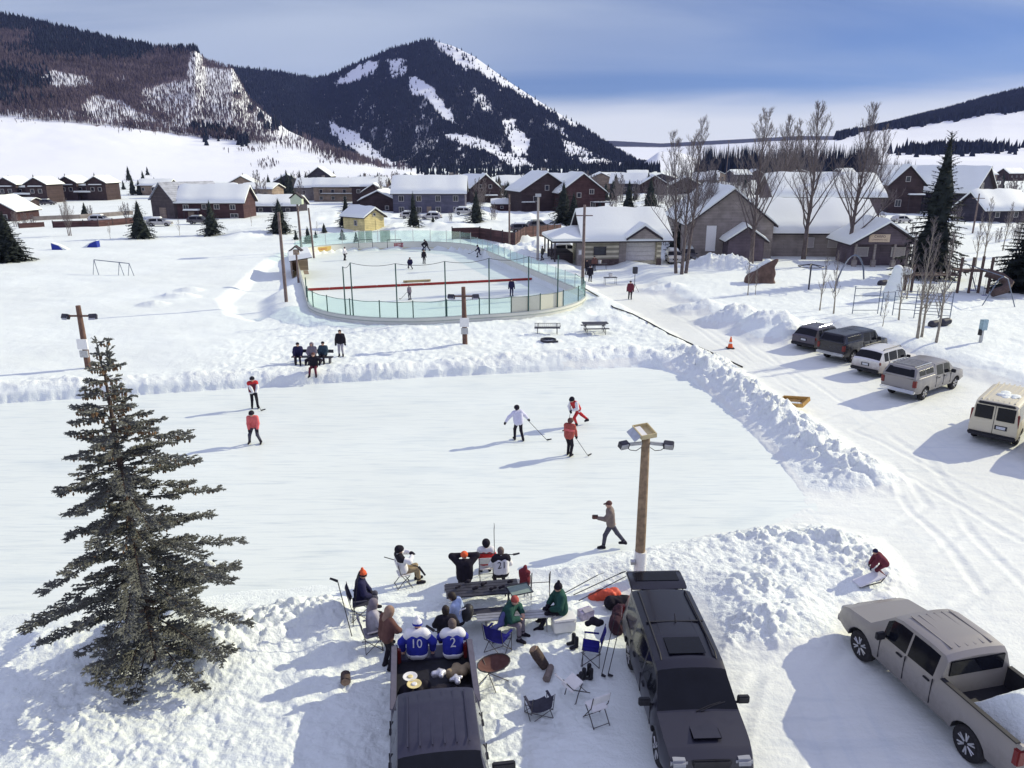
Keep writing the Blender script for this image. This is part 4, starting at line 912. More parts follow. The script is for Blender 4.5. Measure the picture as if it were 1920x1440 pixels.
def text_obj(name, body, size, m, parent, loc, rot, extrude=.004, curve_k=0.0):
    cu = bpy.data.curves.new(name, 'FONT'); cu.body = body; cu.size = size; cu.align_x = 'CENTER'; cu.align_y = 'CENTER'; cu.extrude = extrude
    t = bpy.data.objects.new('tmp', cu); COL.objects.link(t); dg = bpy.context.evaluated_depsgraph_get(); me = bpy.data.meshes.new_from_object(t.evaluated_get(dg)); bpy.data.objects.remove(t)
    if curve_k:
        for v in me.vertices: v.co.z -= curve_k*v.co.x*v.co.x
    me.materials.clear(); me.materials.append(m); o = bpy.data.objects.new(name, me); COL.objects.link(o); o.parent = parent; o.location = loc; o.rotation_euler = rot
    return o
def build_hall():
    # left gable wing, long wing, upper wing, entrance gable: one building
    e = empty('community_hall', P(1500, 476, .5), math.radians(-4), 'long taupe community hall with snow roofs, gable wing and a signed entrance', 'building')
    o = Vector(e.location); Y0 = o.y
    def lx(px, py, Y): return XAT(px, py, Y)-o.x
    m = MB(); gable(m, 11.2, 22, 4.2, 8.6, 'y'); m.build('gable_wing_wall', W_HALL, e, loc=(lx(1365, 440, 104), 10, -.2))
    fa, sn = roof_slabs(11.2, 22, 4.2, 8.6, 'y', .5, .4, seed=8); r = fa.build('gable_wing_roof', FASCIA, e, loc=(lx(1365, 440, 104), 10, -.2)); sn.build('snow_cover', SNOW_ROOF, r, smooth=50)
    gx = lx(1365, 440, 104)
    m = MB(); m.box((gx-2.6, -1.06, 2.1), (1.3, .1, 3.4)); m.build('white_door', WHITE, e)
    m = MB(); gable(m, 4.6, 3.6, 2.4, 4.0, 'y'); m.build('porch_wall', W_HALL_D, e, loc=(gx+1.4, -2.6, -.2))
    fa, sn = roof_slabs(4.6, 3.6, 2.4, 4.0, 'y', .5, .35, seed=9); r = fa.build('porch_roof', FASCIA, e, loc=(gx+1.4, -2.6, -.2)); sn.build('snow_cover', SNOW_ROOF, r, smooth=50)
    # long wing
    x0, x1 = gx+3.0, lx(1640, 440, 104); w = x1-x0; cx = (x0+x1)/2
    m = MB(); gable(m, w, 12, 3.1, 6.6, 'x'); m.build('long_wing_wall', W_HALL, e, loc=(cx, 7.4, -.2))
    fa, sn = roof_slabs(w, 12, 3.1, 6.6, 'x', .7, .5, seed=11); r = fa.build('long_wing_roof', FASCIA, e, loc=(cx, 7.4, -.2)); sn.build('snow_cover', SNOW_ROOF, r, smooth=50)
    for px in (1517, 1560): window(e, (lx(px, 455, 104), 1.4, 1.4), 1.2, 1.3, pane=mat('grey_curtain', (.36, .33, .33), rough=.8))  # panes coloured as plain grey curtains
    # upper wing behind
    xa, xb = lx(1440, 380, 116), lx(1632, 380, 116); w = xb-xa
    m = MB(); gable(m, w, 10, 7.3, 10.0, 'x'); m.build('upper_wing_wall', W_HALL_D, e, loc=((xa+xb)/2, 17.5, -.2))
    fa, sn = roof_slabs(w, 10, 7.3, 10.0, 'x', .6, .5, seed=13); r = fa.build('upper_wing_roof', FASCIA, e, loc=((xa+xb)/2, 17.5, -.2)); sn.build('snow_cover', SNOW_ROOF, r, smooth=50)
    for px in (1525, 1603): window(e, (lx(px, 376, 116), 12.5, 6.35), 1.2, 1.1)
    for px, hh in ((1387, 8.4), (1398, 8.1)):
        q = MB(); q.cyl((lx(px, 360, 110), 9, 5), (lx(px, 360, 110), 9, hh), .22, n=8); q.cyl((lx(px, 360, 110), 9, hh), (lx(px, 360, 110), 9, hh+.3), .34, .3, n=8); q.build('vent_pipe', METAL, e)
    # entrance gable
    ex = lx(1637, 470, 98); ey = P(1637, 492, .5).y-o.y
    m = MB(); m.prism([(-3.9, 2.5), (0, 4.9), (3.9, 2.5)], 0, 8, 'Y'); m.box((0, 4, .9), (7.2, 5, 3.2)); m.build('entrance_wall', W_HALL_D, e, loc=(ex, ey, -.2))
    fa, sn = roof_slabs(7.8, 8, 2.55, 4.95, 'y', .5, .4, seed=17); r = fa.build('entrance_roof', FASCIA, e, loc=(ex, ey+4, -.2)); sn.build('snow_cover', SNOW_ROOF, r, smooth=50)
    for x in (-3.5, -1.2, 1.2, 3.5):
        q = MB(); q.box((ex+x, ey+.15, .95), (.24, .24, 2.9)); q.box((ex+x, ey+.15, -.1), (.5, .5, .9)); q.build('post', W_HALL, e)
    for x in (-2.3, 2.2): window(e, (ex+x, ey+1.48, 1.2), 1.6, 1.1, pane=mat('grey_curtain', (.36, .33, .33)))
    q = MB(); q.box((ex-.9, ey-.07, 3.05), (2.5, .09, .95)); q.box((ex-.9, ey-.1, 3.05), (2.32, .09, .8)); s = q.build('sign', mat('sign_board', (.58, .46, .34), rough=.7), e)
    tm = mat('sign_letters', (.05, .03, .05), rough=.6)
    text_obj('lettering', 'CARPO', .42, tm, s, (ex-.9, ey-.152, 3.24), (math.pi/2, 0, 0)); text_obj('lettering', 'COMMUNITY HALL', .22, tm, s, (ex-.9, ey-.152, 2.85), (math.pi/2, 0, 0))
build_hall()
# ------------------------------------------------------------------ the boarded rink
GREEN_METAL = mat('green_post_paint', (.035, .085, .075), rough=.5)
BOARD = mat('rink_board_plastic', (.70, .70, .62), rough=.45, var=.05, scale=.6)
def glass_mat(name, tint, fac):
    m, nt, b = node_mat(name); N = nt.nodes.new; L = nt.links.new
    nt.nodes.remove(b); out = nt.nodes['Material Output']
    tr = N('ShaderNodeBsdfTransparent'); tr.inputs[0].default_value = tint+(1,)
    gl = N('ShaderNodeBsdfGlossy'); gl.inputs['Roughness'].default_value = .08; gl.inputs[0].default_value = (.9, 1, .98, 1)
    df = N('ShaderNodeBsdfDiffuse'); df.inputs[0].default_value = (.50, .72, .70, 1)
    m1 = N('ShaderNodeMixShader'); m1.inputs[0].default_value = .08; m2 = N('ShaderNodeMixShader'); m2.inputs[0].default_value = fac
    L(tr.outputs[0], m2.inputs[1]); L(df.outputs[0], m2.inputs[2]); L(m2.outputs[0], m1.inputs[1]); L(gl.outputs[0], m1.inputs[2]); L(m1.outputs[0], out.inputs[0])
    return m
RGLASS = glass_mat('rink_glass', (.90, .975, .96), .055)
def build_rink():
    e = empty('hockey_rink', RINK_C, RINK_A, 'boarded hockey rink ringed with cream boards and greenish glass', 'hockey rink')
    out = rink_outline(0, 14); n = len(out)
    def ring(o0, o1, z0, z1):
        a = rink_outline(o0, 14); b = rink_outline(o1, 14); m = MB()
        vs = [(x, y, z0) for x, y in a]+[(x, y, z1) for x, y in a]+[(x, y, z0) for x, y in b]+[(x, y, z1) for x, y in b]; fs = []
        for k in range(n):
            j = (k+1) % n; fs += [(k, j, n+j, n+k), (2*n+j, 2*n+k, 3*n+k, 3*n+j), (n+k, n+j, 3*n+j, 3*n+k)]
        m.add(vs, fs); return m
    bd = ring(0, .14, -.05, 1.08).build('boards', BOARD, e, smooth=30)
    ring(-.03, .17, 1.082, 1.13).build('cap_rail', mat('cap_rail', (.42, .45, .44), rough=.5), bd, smooth=30)
    ring(-.012, 0.0, .012, .22).build('kick_plate', mat('kick_plate', (.62, .56, .30), rough=.5), bd, smooth=30)
    ring(.142, .165, .80, .86).build('rail', mat('board_rail', (.40, .44, .38), rough=.6), bd, smooth=30)
    # perimeter walk for posts and panes
    P2 = rink_outline(.08, 14); seg = []; acc = 0
    for k in range(n):
        a = Vector(P2[k]).to_3d(); b = Vector(P2[(k+1) % n]).to_3d(); L = (b-a).length; seg.append((acc, L, a, b)); acc += L
    def at(s):
        s %= acc
        for s0, L, a, b in seg:
            if s0 <= s <= s0+L and L > 0: return a+(b-a)*((s-s0)/L)
        return seg[0][2].copy()
    N = int(acc/2.6); step = acc/N; posts = []
    cream = mat('cream_panel', (.62, .62, .50), rough=.6, var=.04)
    for k in range(N):
        a = at(k*step); b = at((k+1)*step); mid = (a+b)/2
        left = mid.x < -R_HW+.6 and -14 < mid.y < 25
        far = mid.y > R_F-6; near = mid.y < R_N+9
        h0 = 1.135; h1 = 2.35 if near else (2.75 if far else 2.3)
        if left: continue
        q = MB(); q.cyl((a.x, a.y, .5), (a.x, a.y, h1+.12), .045 if near else .035, n=6); q.build('post', GREEN_METAL if near else METAL, e)
        d = (b-a).normalized(); ang = math.atan2(d.y, d.x); R = Matrix.Rotation(ang, 3, 'Z')
        solid = (near and -1 < (mid.x+1.2) < 5 and False)
        q = MB(); q.box((mid.x, mid.y, (h0+h1)/2), ((b-a).length-.1, .014, h1-h0), R)
        opq = (near and 3.2 < mid.x < 8.2 and mid.y < R_N+2)
        q.build('panel' if opq else 'glass_pane', cream if opq else RGLASS, e)
        if near:
            q = MB(); q.tube([a+Vector((0, 0, h1+.03)), mid+Vector((0, 0, h1-.05)), b+Vector((0, 0, h1+.03))], .022, 5); q.build('top_cable', GREEN_METAL, e)
    # tall net posts along the near end with a sagging cable
    pts = []
    near = [at(k*.25) for k in range(int(acc/.25))]
    R = Matrix.Rotation(RINK_A, 3, 'Z')
    def px_of(p):
        w = R @ p+RINK_C; f = w.y*CP+(CAM_H-w.z)*SP; return 960+FPX*w.x/f
    for px in (571, 601, 664, 744, 836, 917, 990, 1046):
        c = [p for p in near if p.y < R_N+(3 if 600 < px < 1000 else 12)]
        p = min(c, key=lambda p: abs(px_of(p+Vector((0,0,.5)))-px)); pts.append(p)
    tops = [2.9, 4.9, 5.25, 5.3, 5.4, 5.5, 5.5, 5.4]
    for p, h in zip(pts, tops):
        q = MB(); q.cyl((p.x, p.y, .45), (p.x, p.y, h), .055, .05, n=7); q.build('net_post', GREEN_METAL, e)
    cab = []
    for i in range(1, len(pts)-1):
        a, b = pts[i], pts[i+1]
        for k in range(8):
            t = k/8; p = a+(b-a)*t; cab.append((p.x, p.y, tops[i]*(1-t)+tops[i+1]*t-.22*4*t*(1-t)))
    q = MB(); q.tube(cab, .02, 5); q.build('net_cable', METAL_D, e)
    for x in (-2.6, -1.5, .9):
        q = MB(); q.box((x, R_F+.3, 2.0), (1.0 if x < 0 else 1.5, .05, 1.7)); q.build('door_panel', cream, e, bevel=.02)
    # painted panels on the far boards
    def advert(u, w, h, col, nm, word, tcol):
        q = MB(); q.box((u, R_F-.02, .64), (w, .03, h)); a = q.build('advert', mat(nm, col, rough=.5), e)
        text_obj('lettering', word, h*.62, mat(nm+'_ink', tcol, rough=.5), a, (u, R_F-.04, .64), (math.pi/2, 0, 0))
    advert(3.4, 2.6, .6, (.33, .05, .07), 'red_advert', 'SPORTS', (.75, .72, .7))
    q = MB(); q.box((0, 0, 0), (2.9, .03, .62)); a = q.build('advert', mat('yellow_advert', (.62, .45, .14), rough=.5), e, loc=(-R_HW+4.0, R_F-1.85, .62)); a.rotation_euler = (0, 0, math.radians(33)); text_obj('lettering', 'GARAGE', .36, mat('yellow_advert_ink', (.55, .13, .06), rough=.5), a, (0, -.03, 0), (math.pi/2, 0, 0))
    q = MB(); q.box((0, 0, 0), (.9, .03, .5)); a = q.build('advert', WHITE, e, loc=(-R_HW+.75, R_F-6.3, .62)); a.rotation_euler = (0, 0, math.radians(72))
    # low red divider across the ice
    e2 = empty('ice_divider', rink_pt(0, -.2, .01), RINK_A, 'low red padded divider laid right across the rink ice', 'divider')
    for k in range(10):
        q = MB(); w = 2*R_HW/10; q.box((-R_HW+.1+w*(k+.5)*.99, 0, .12), (w*.985, .26, .24)); q.build('pad', mat('red_pad', (.30, .03, .025), rough=.6), e2, bevel=.04)
    p = GP(782, 529); e3 = empty('wood_beam', (p.x, p.y, .02), RINK_A, 'pale timber beam lying on the rink ice behind the red divider', 'beam')
    q = MB(); q.box((0, 0, .12), (3.0, .2, .2)); q.build('plank', mat('pale_timber', (.42, .34, .17), rough=.8), e3); 
    for s in (-1, 1):
        q = MB(); q.box((s*1.2, 0, .12), (.12, .5, .12)); q.build('foot', WOOD_POLE, e3)
    # two hockey goals beside the far end
    for i, (px, lab) in enumerate(((684, 'left one of two small goal frames stored outside the far boards'), (738, 'right one of two small goal frames stored outside the far boards'))):
        p = P(px, 458, 1.1); g = empty('goal', (p.x, p.y+.6, .55), RINK_A, lab, 'goal')
        q = MB(); q.tube([(-1, 0, 0), (-1, 0, 1.15), (1, 0, 1.15), (1, 0, 0)], .05, 6); q.build('goal_frame', METAL_D, g)
        q = MB()
        for k in range(9): q.cyl((-1+k*.25, 0, 1.15), (-1+k*.25, .8, 0.05), .012, n=3)
        for k in range(5): q.cyl((-1, .16*k, 1.15-.27*k), (1, .16*k, 1.15-.27*k), .012, n=3)
        q.build('net', WHITE, g)
    # snow capped players' shelter on the left side
    p = GP(570, 518); s = empty('players_box', (p.x-.3, p.y, .1), RINK_A, 'snow capped wooden players box beside the left boards', 'shelter')
    q = MB(); q.box((-1.0, 1, 1.0), (.12, 6.5, 2.0)); q.box((0, 4.2, 1.0), (2.0, .12, 2.0)); q.build('wall', W_TAN, s)
    q = MB(); q.box((0, 1, 2.15), (2.5, 7, .14), (0, math.radians(-8), 0)); r = q.build('roof', FASCIA, s); q = MB(); q.box((-.02, 1, 2.42), (2.6, 7.1, .5), (0, math.radians(-8), 0), taper=.88); q.build('snow_cover', SNOW_ROOF, r)
    q = MB(); q.box((.5, -1.6, .55), (.5, 2.5, .1)); q.build('bench_seat', W_TAN, s)
build_rink()

# ------------------------------------------------------------------ poles
def pole(px, py, top_py, r, m, label, kind='utility_pole', lean=(0, 0), heads=None):
    p = GP(px, py); h = ZAT(top_py, p.y)-p.z
    e = empty(kind, p, 0, label, 'pole'); q = MB()
    q.tube([(0, 0, -.5), (lean[0]*.5, lean[1]*.5, h*.5), (lean[0], lean[1], h)], [r*1.1, r, r*.82], 9); q.build('pole', m, e, smooth=40)
    return e, h
def build_poles():
    e, h = pole(537, 566, 398, .14, POLE_GREY, 'tall grey wooden pole at the near left corner of the rink')
    e, h = pole(566, 474, 380, .16, POLE_GREY, 'wooden pole topped by a pale gabled lamp box, left of the rink', lean=(-.1, 0))
    q = MB(); q.prism([(-.75, -.4), (.75, -.4), (.75, .35), (0, .95), (-.75, .35)], -.5, .5, 'Y'); b = q.build('lamp_box', mat('pale_green_box', (.48, .55, .42), rough=.7), e, loc=(-.1, 0, h+.2))
    q = MB()
    for s in (-1, 1): q.box((s*.45, 0, .75), (1.15, 1.2, .1), (0, s*math.radians(38), 0))
    q.build('roof', FASCIA, b)
    e, h = pole(589, 484, 390, .13, POLE_GREY, 'thin grey pole behind the players box', lean=(-.25, 0))
    e, h = pole(560, 530, 470, .11, POLE_GREY, 'short post with a little snow roofed box by the left boards')
    q = MB(); q.box((0, 0, -.25), (.5, .5, .5)); b = q.build('lamp_box', W_TAN, e, loc=(0, 0, h+.1)); q = MB()
    for s in (-1, 1): q.box((s*.3, 0, .15), (.85, .9, .08), (0, s*math.radians(38), 0))
    q.build('roof', FASCIA, b)
    e, h = pole(955, 464, 364, .13, POLE_GREY, 'grey pole behind the far right corner of the rink')
    e, h = pole(1008, 488, 366, .16, mat('pale_pole', (.36, .33, .31), rough=.8), 'pale pole with a small lamp head right of the rink'); q = MB(); q.box((0, -.1, h), (.7, .5, .35)); q.build('lamp_head', METAL, e)
    e, h = pole(1092, 541, 384, .15, POLE_GREY, 'tall pole at the right corner of the rink beside the warming house')
    q = MB(); q.box((0, 0, h-1.0), (1.6, .1, .1)); q.build('cross_arm', POLE_GREY, e)
    for px, py, tp, lab in ((1360, 350, 262, 'thin utility pole left of the conifer grove'), (1437, 345, 262, 'utility pole in front of the conifer grove'), (1823, 440, 363, 'pale leaning utility pole in front of the right edge house'), (205, 372, 338, 'thin pole beside the left duplexes'), (1132, 396, 372, 'short post with a bar beside the red brown deck house')):
        e, h = pole(px, py, tp, .14, POLE_GREY, lab); q = MB(); q.box((0, 0, h-.8), (2.2, .12, .12)); q.build('cross_arm', POLE_GREY, e)
    # floodlight poles with two lamps on a cross arm
    for (px, py, tp, r, m, lab, lean) in ((872, 645, 538, .17, POLE_RED, 'reddish floodlight pole on the snow lip behind the pond', (-.05, 0)), (166, 690, 573, .17, POLE_RED, 'reddish floodlight pole on the left behind the spruce top', (.0, 0))):
        e, h = pole(px, py, tp, r, m, lab, 'floodlight_pole', lean)
        q = MB(); q.box((lean[0], -.05, h-.62), (1.3, .1, .1)); a = q.build('cross_arm', POLE_RED, e)
        for s in (-1, 1):
            q = MB(); q.box((lean[0]+s*.82, -.05, h-.66), (.46, .30, .30), (math.radians(-25), 0, s*.3)); f = q.build('floodlight', METAL_D, e, bevel=.03)
            q = MB(); q.box((lean[0]+s*.82, -.21, h-.72), (.36, .03, .22), (math.radians(-25), 0, s*.3)); q.build('lens', METAL, f)
        q = MB(); q.box((0, -r-.05, 1.55), (.62, .1, .62)); q.build('white_board', WHITE, e); q = MB(); q.box((0, -r-.05, .95), (.48, .1, .42)); q.build('meter_box', METAL, e)
    # near pole
    p = GP(1198, 1084); e, h = pole(1198, 1084, 818, .15, WOOD_POLE, 'thick brown floodlight pole with a tray on top, in the near snow pile', 'floodlight_pole', (-.02, 0))
    q = MB(); q.cyl((0.01, 0, .1), (0.015, 0, .95), .19, n=14); q.cyl((0.012, 0, .50), (.012, 0, .53), .2, n=14); q.build('white_wrap', WHITE, e, smooth=40)
    q = MB(); q.cyl((-.17, -.1, .62), (-.30, -.1, .62), .09, n=10); q.build('outlet', METAL, e)
    # trough light on top
    t = empty('tray', (0, 0, 0)); bpy.data.objects.remove(t)
    YB = mat('cream_tray', (.55, .46, .26), rough=.6); q = MB(); L, Wd = .72, .46
    q.box((0, 0, 0), (Wd, L, .03)); q.box((-Wd/2, 0, .06), (.03, L, .13)); q.box((Wd/2, 0, .06), (.03, L, .13)); q.box((0, -L/2, .06), (Wd, .03, .13)); q.box((0, L/2, .06), (Wd, .03, .13))
    tr = q.build('tray', YB, e, loc=(-.05, .12, h+.06)); tr.rotation_euler = (math.radians(6), math.radians(-6), math.radians(12))
    q = MB(); q.box((-.10, 0, .05), (.17, L-.08, .06)); q.build('reflector', WHITE, tr)
    q = MB(); q.box((-.33, 0, .02), (.26, L*.9, .03), (0, math.radians(-32), 0)); q.build('flap', mat('grey_flap', (.42, .45, .5), rough=.5), tr)
    for s, yaw in ((-1, .5), (1, -.35)):
        q = MB(); q.box((-.02+s*.33, -.05, h-.22), (.42, .07, .09), (0, s*math.radians(6), 0)); a = q.build('arm', METAL, e)
        q = MB(); q.box((-.02+s*.66, -.10, h-.24), (.30, .22, .2), (math.radians(18), 0, yaw)); f = q.build('floodlight', METAL_D, a, bevel=.02)
        q = MB(); q.box((-.02+s*.66-.02*s, -.215, h-.26), (.24, .02, .15), (math.radians(18), 0, yaw)); q.build('lens', METAL, f)
        q = MB(); q.tube([(-.02+s*.6, -.06, h-.3), (-.02+s*.45, -.05, h-.42), (-.02+s*.28, -.04, h-.44), (-.02+s*.13, -.03, h-.34)], .012, 5); q.build('cable', BLACK, e)
build_poles()

# ------------------------------------------------------------------ trees
def spruce_mesh(name, h, rad, nb, ns, seed, parent=None, droop=.25, width=.16, m=None):
    """crown of drooping fronds: every frond carries small kite shaped sprays left, right and below"""
    r = np.random.default_rng(seed); V = []; F = []; o = 0
    for b in range(nb):
        t = (b+.5)/nb; z0 = h*(.05+.93*t**1.05); prof = (1-t)**.8*(.70+.5*r.random())
        L = max(.035*h, rad*prof); az = b*2.399+r.random()*.7; ca, sa = math.cos(az), math.sin(az)
        up = .05+.55*t**2.2
        n = max(3, int(ns*(.45+.55*L/rad)))
        s = (np.arange(n)+r.random(n)*.6+.25)/n
        zz = z0+L*(up*s-droop*1.5*s**1.5*(1-t)+.16*droop*s**3)
        cx, cy = ca*L*s, sa*L*s
        for side in (-1, 0, 1, 2):
            ln = L*width*(1.45-.75*s)*(.8+.6*r.random(n))+.02*h*.12
            if side == 0: dx, dy, dz = ca*np.ones(n), sa*np.ones(n), -.35+.2*r.random(n)
            elif side == 2: dx, dy, dz = ca*.35+(r.random(n)-.5)*.5, sa*.35+(r.random(n)-.5)*.5, -.8-.3*r.random(n)
            else:
                a2 = az+side*(.85+.35*r.random(n)); dx, dy, dz = np.cos(a2), np.sin(a2), -.28+.25*r.random(n)
            wx, wy = -dy*.42, dx*.42; wz = (r.random(n)-.5)*.35
            A = np.stack([cx, cy, zz], 1); T = A+np.stack([dx*ln, dy*ln, dz*ln], 1); M = A+np.stack([dx, dy, dz], 1)*(ln*.45)[:, None]
            Wv = np.stack([wx, wy, wz], 1)*(ln*.85)[:, None]
            Q = np.stack([A, M+Wv, T, M-Wv], 1); V.append(Q.reshape(-1, 3))
            F.append((np.arange(n)*4)[:, None]+np.arange(4)[None]+o); o += n*4
    # ragged inner core so that the crown is not see-through at a distance
    kz, ks = 9, 8; core = []
    for a in range(kz):
        t = a/(kz-1); z = h*(.07+.90*t)
        for b in range(ks):
            q = (rad*.50*(1-t)**.9+.012*h*.1)*(.65+.7*r.random()); an = 6.283*b/ks+a*.4; core.append((q*math.cos(an), q*math.sin(an), z-.02*h*r.random()))
    V.append(np.array(core)); F.append(np.array([[a*ks+b+o, a*ks+(b+1) % ks+o, (a+1)*ks+(b+1) % ks+o, (a+1)*ks+b+o] for a in range(kz-1) for b in range(ks)]))
    return np_mesh(name, np.concatenate(V), np.concatenate(F), m or SPRUCE, parent, smooth=False)
SPR = {}
def spruce_tree(p, h, label, lod=1, group=None, wide=.24, seed=0, scale=None):
    key = (lod, round(wide, 2), seed % 3)
    if key not in SPR:
        e = empty('spruce_tree', (0, 0, 0)); H = 10.0
        nb, ns = {0: (56, 7), 1: (110, 11), 2: (200, 17)}[lod]
        spruce_mesh('crown', H, H*wide, nb, ns, 100+seed % 3+lod*10, e)
        q = MB(); q.tube([(0, 0, -.4), (0, 0, H*.5), (0, 0, H*.97)], [H*.018, H*.012, H*.002], 6); q.build('trunk', BARK, e, smooth=60)
        SPR[key] = e
        t = e
    else: t = copy_tree(SPR[key])
    t.location = p; s = h/10.0; t.scale = (s, s, s); t.rotation_euler = (0, 0, seed*1.3)
    tag(t, label, 'tree')
    if group: t['group'] = group
    elif 'group' in t: del t['group']
    return t
def tree_at(px, py, top, label, lod=1, group=None, wide=.24, seed=0, z=None):
    p = GP(px, py) if z is None else P(px, py, z)
    return spruce_tree(p, max(1.0, ZAT(top, p.y)-p.z)*1.04, label, lod, group, wide*1.5, seed)
def build_spruces():
    L = [(265,447,376,'dark spruce behind a short brown post in the left field',1,.30),(398,441,376,'dark spruce in front of the long red brown house',1,.28),(525,433,372,'dark spruce behind the tall pole at the near left rink corner',1,.32),
         (20,490,398,'dark spruce with tiered snowy branches at the left edge',2,.30),(650,426,366,'dark spruce left of the yellow hut',1,.26),(776,426,360,'slim dark spruce in front of the blue grey apartments',1,.20),(893,418,356,'dark spruce right of the blue grey apartments',1,.26),
         (1056,418,340,'broad dark spruce in front of the large brown gabled house',1,.27),(1075,424,360,'dark spruce close against the rink building porch',1,.27),(1178,402,338,'dark spruce above the left half of the rink building roof',1,.24),(1218,404,332,'dark spruce above the right half of the rink building roof',1,.26),
         (1124,402,374,'little spruce by the deck of the red brown house',0,.28),(555,450,430,'small spruce left of the pale lamp box pole',0,.3),(578,456,424,'small spruce behind the thin grey pole',0,.3),(642,450,428,'small spruce behind the far left rink glass',0,.34),(668,454,434,'smallest spruce behind the far left rink glass',0,.34),(608,436,418,'small spruce alone in the snow left of the yellow hut',0,.34),(592,446,432,'tiny spruce near the thin grey pole',0,.34),(812,424,404,'little spruce by the parked truck in front of the apartments',0,.34),
         (160,405,379,'small spruce on the white slope above the long field fence',0,.3),(1272,470,392,'dark spruce behind the leftmost cottonwood',1,.26),(1742,520,254,'very tall dark spruce in front of the playground right of the hall',2,.155),(1925,545,372,'big spruce with low snowy boughs at the right edge',2,.29)]
    for i, (px, py, tp, lab, lod, wd) in enumerate(L): tree_at(px, py, tp, lab, lod, None, wd, seed=i)
    # conifers around the far houses
    far = [(6,356,338),(20,356,330),(28,356,336),(36,358,340),(53,354,337),(66,354,328),(105,370,345),(113,352,333),(125,352,326),(133,354,340),(180,352,325),(203,366,330),(232,356,346),(242,338,312),(268,335,320),(277,328,313),(250,366,332),(262,366,338),(272,362,342),(291,354,333),(296,354,336),(308,360,340),(375,362,350),(404,362,349),(460,360,330),(472,362,331),(505,362,328),(518,362,334),(530,366,328),(540,366,322),(549,368,326),(575,352,324),(634,352,338),(640,352,339),(655,348,333),(673,352,330),(790,352,336),(911,346,330),(985,342,330),(1000,340,326),(1012,340,328),(1090,334,318)]
    desc = ['above the leftmost duplex', 'between the two duplexes', 'above the right duplex', 'right of the right duplex', 'on the slope above the barn', 'above the barn and the red brown house', 'behind the tan stepped house', 'behind the grey dormer house', 'behind the blue grey apartments', 'above the large brown houses']
    for i, (px, py, tp) in enumerate(far):
        k = 0 if px < 60 else 1 if px < 110 else 2 if px < 170 else 3 if px < 238 else 4 if px < 282 else 5 if px < 420 else 6 if px < 560 else 7 if px < 680 else 8 if px < 900 else 9
        b = P(px, py, 0.0)
        if py < 351 and px < 800:
            f = min(1, (351-py)/110); Yh = 410+450*f; b = Vector((XAT(px, py, Yh), Yh, ZAT(py, Yh)-.3))
        spruce_tree(b, max(4, ZAT(tp, b.y)-b.z)*1.1, 'distant dark conifer ' + desc[k], 0, 'far conifers %s' % desc[k], .35 if i % 3 else .42, seed=i)
    r = random.Random(3)
    for i in range(26):
        px = r.uniform(1240, 1900); py = r.uniform(340, 362); hgt = r.uniform(5, 11); p = P(px, py, 0)
        spruce_tree(p, hgt, 'distant dark conifer among the far roofs on the right', 0, 'far conifers among the roofs on the right', .27, seed=i)
    for i in range(60):
        px = r.uniform(440, 1230); p = P(px, r.uniform(352, 378), 0)
        spruce_tree(p, r.uniform(4, 9), 'distant dark conifer between the houses beyond the rink', 0, 'far conifers between the houses beyond the rink', .35 if i % 2 else .42, seed=i)
build_spruces()

def bare_tree_mb(h, r0, seed, first=.22, n1=20, n2=8, n3=6, rise=.75, spread=.42, stems=1, base_spread=0.0):
    rnd = random.Random(seed); tr = MB(); tw = MB()
    def wob(p, d, L, n, bend, upw):
        pts = [p.copy()]; d = d.normalized()
        for i in range(n):
            d = (d+Vector((rnd.uniform(-bend, bend), rnd.uniform(-bend, bend), upw+rnd.uniform(-bend, bend)*.5))).normalized()
            pts.append(pts[-1]+d*(L/n))
        return pts, d
    for s in range(stems):
        a = 6.28*s/max(1, stems)+.4; off = Vector((math.cos(a), math.sin(a), 0))*base_spread
        hs = h*(1 if s == 0 else rnd.uniform(.78, .95))
        pts, _ = wob(off+Vector((0, 0, -.3)), Vector((off.x*.12, off.y*.12, 1)), hs+.3, 9, .05, .06)
        tr.tube(pts, [max(.012, r0*(1-.93*(i/9)**.8)) for i in range(10)], 7)
        for k in range(n1):
            t = first+(1-first)*(k+rnd.random())/n1*.97; f = t*9; i = min(8, int(f)); p = pts[i].lerp(pts[i+1], f-i)
            az = k*2.4+rnd.random(); d = Vector((math.cos(az), math.sin(az), rise+t*.9)); L = hs*spread*(1.02-t)*(.6+.6*rnd.random())+hs*.03
            rb = max(.01, r0*.36*(1-t)+.008); b, dd = wob(p, d, L, 5, .16, .13)
            tr.tube(b, [rb*(1-.8*j/5) for j in range(6)], 4)
            for q in range(n2):
                u = .22+.78*(q+rnd.random())/n2; f2 = u*5; i2 = min(4, int(f2)); p2 = b[i2].lerp(b[i2+1], f2-i2)
                d2 = Vector((rnd.uniform(-1, 1), rnd.uniform(-1, 1), rnd.uniform(.3, 1.3)))+dd*.7; L2 = L*.36*(1.15-u)+hs*.025
                c, d3 = wob(p2, d2, L2, 3, .2, .1); tw.tube(c, [.012, .010, .007, .004] if h < 8 else [.017, .013, .010, .006], 3)
                for _ in range(n3):
                    f3 = rnd.uniform(.3, 2.95); i3 = int(f3); p3 = c[i3].lerp(c[i3+1], f3-i3)
                    d4 = Vector((rnd.uniform(-1, 1), rnd.uniform(-1, 1), rnd.uniform(.2, 1.4)))+d3*.6; e = p3+d4.normalized()*(L2*.45*rnd.uniform(.5, 1.1)+.05)
                    tw.tube([p3, e], [.009, .004] if h > 8 else [.006, .003], 3)
    return tr, tw
BARE = {}
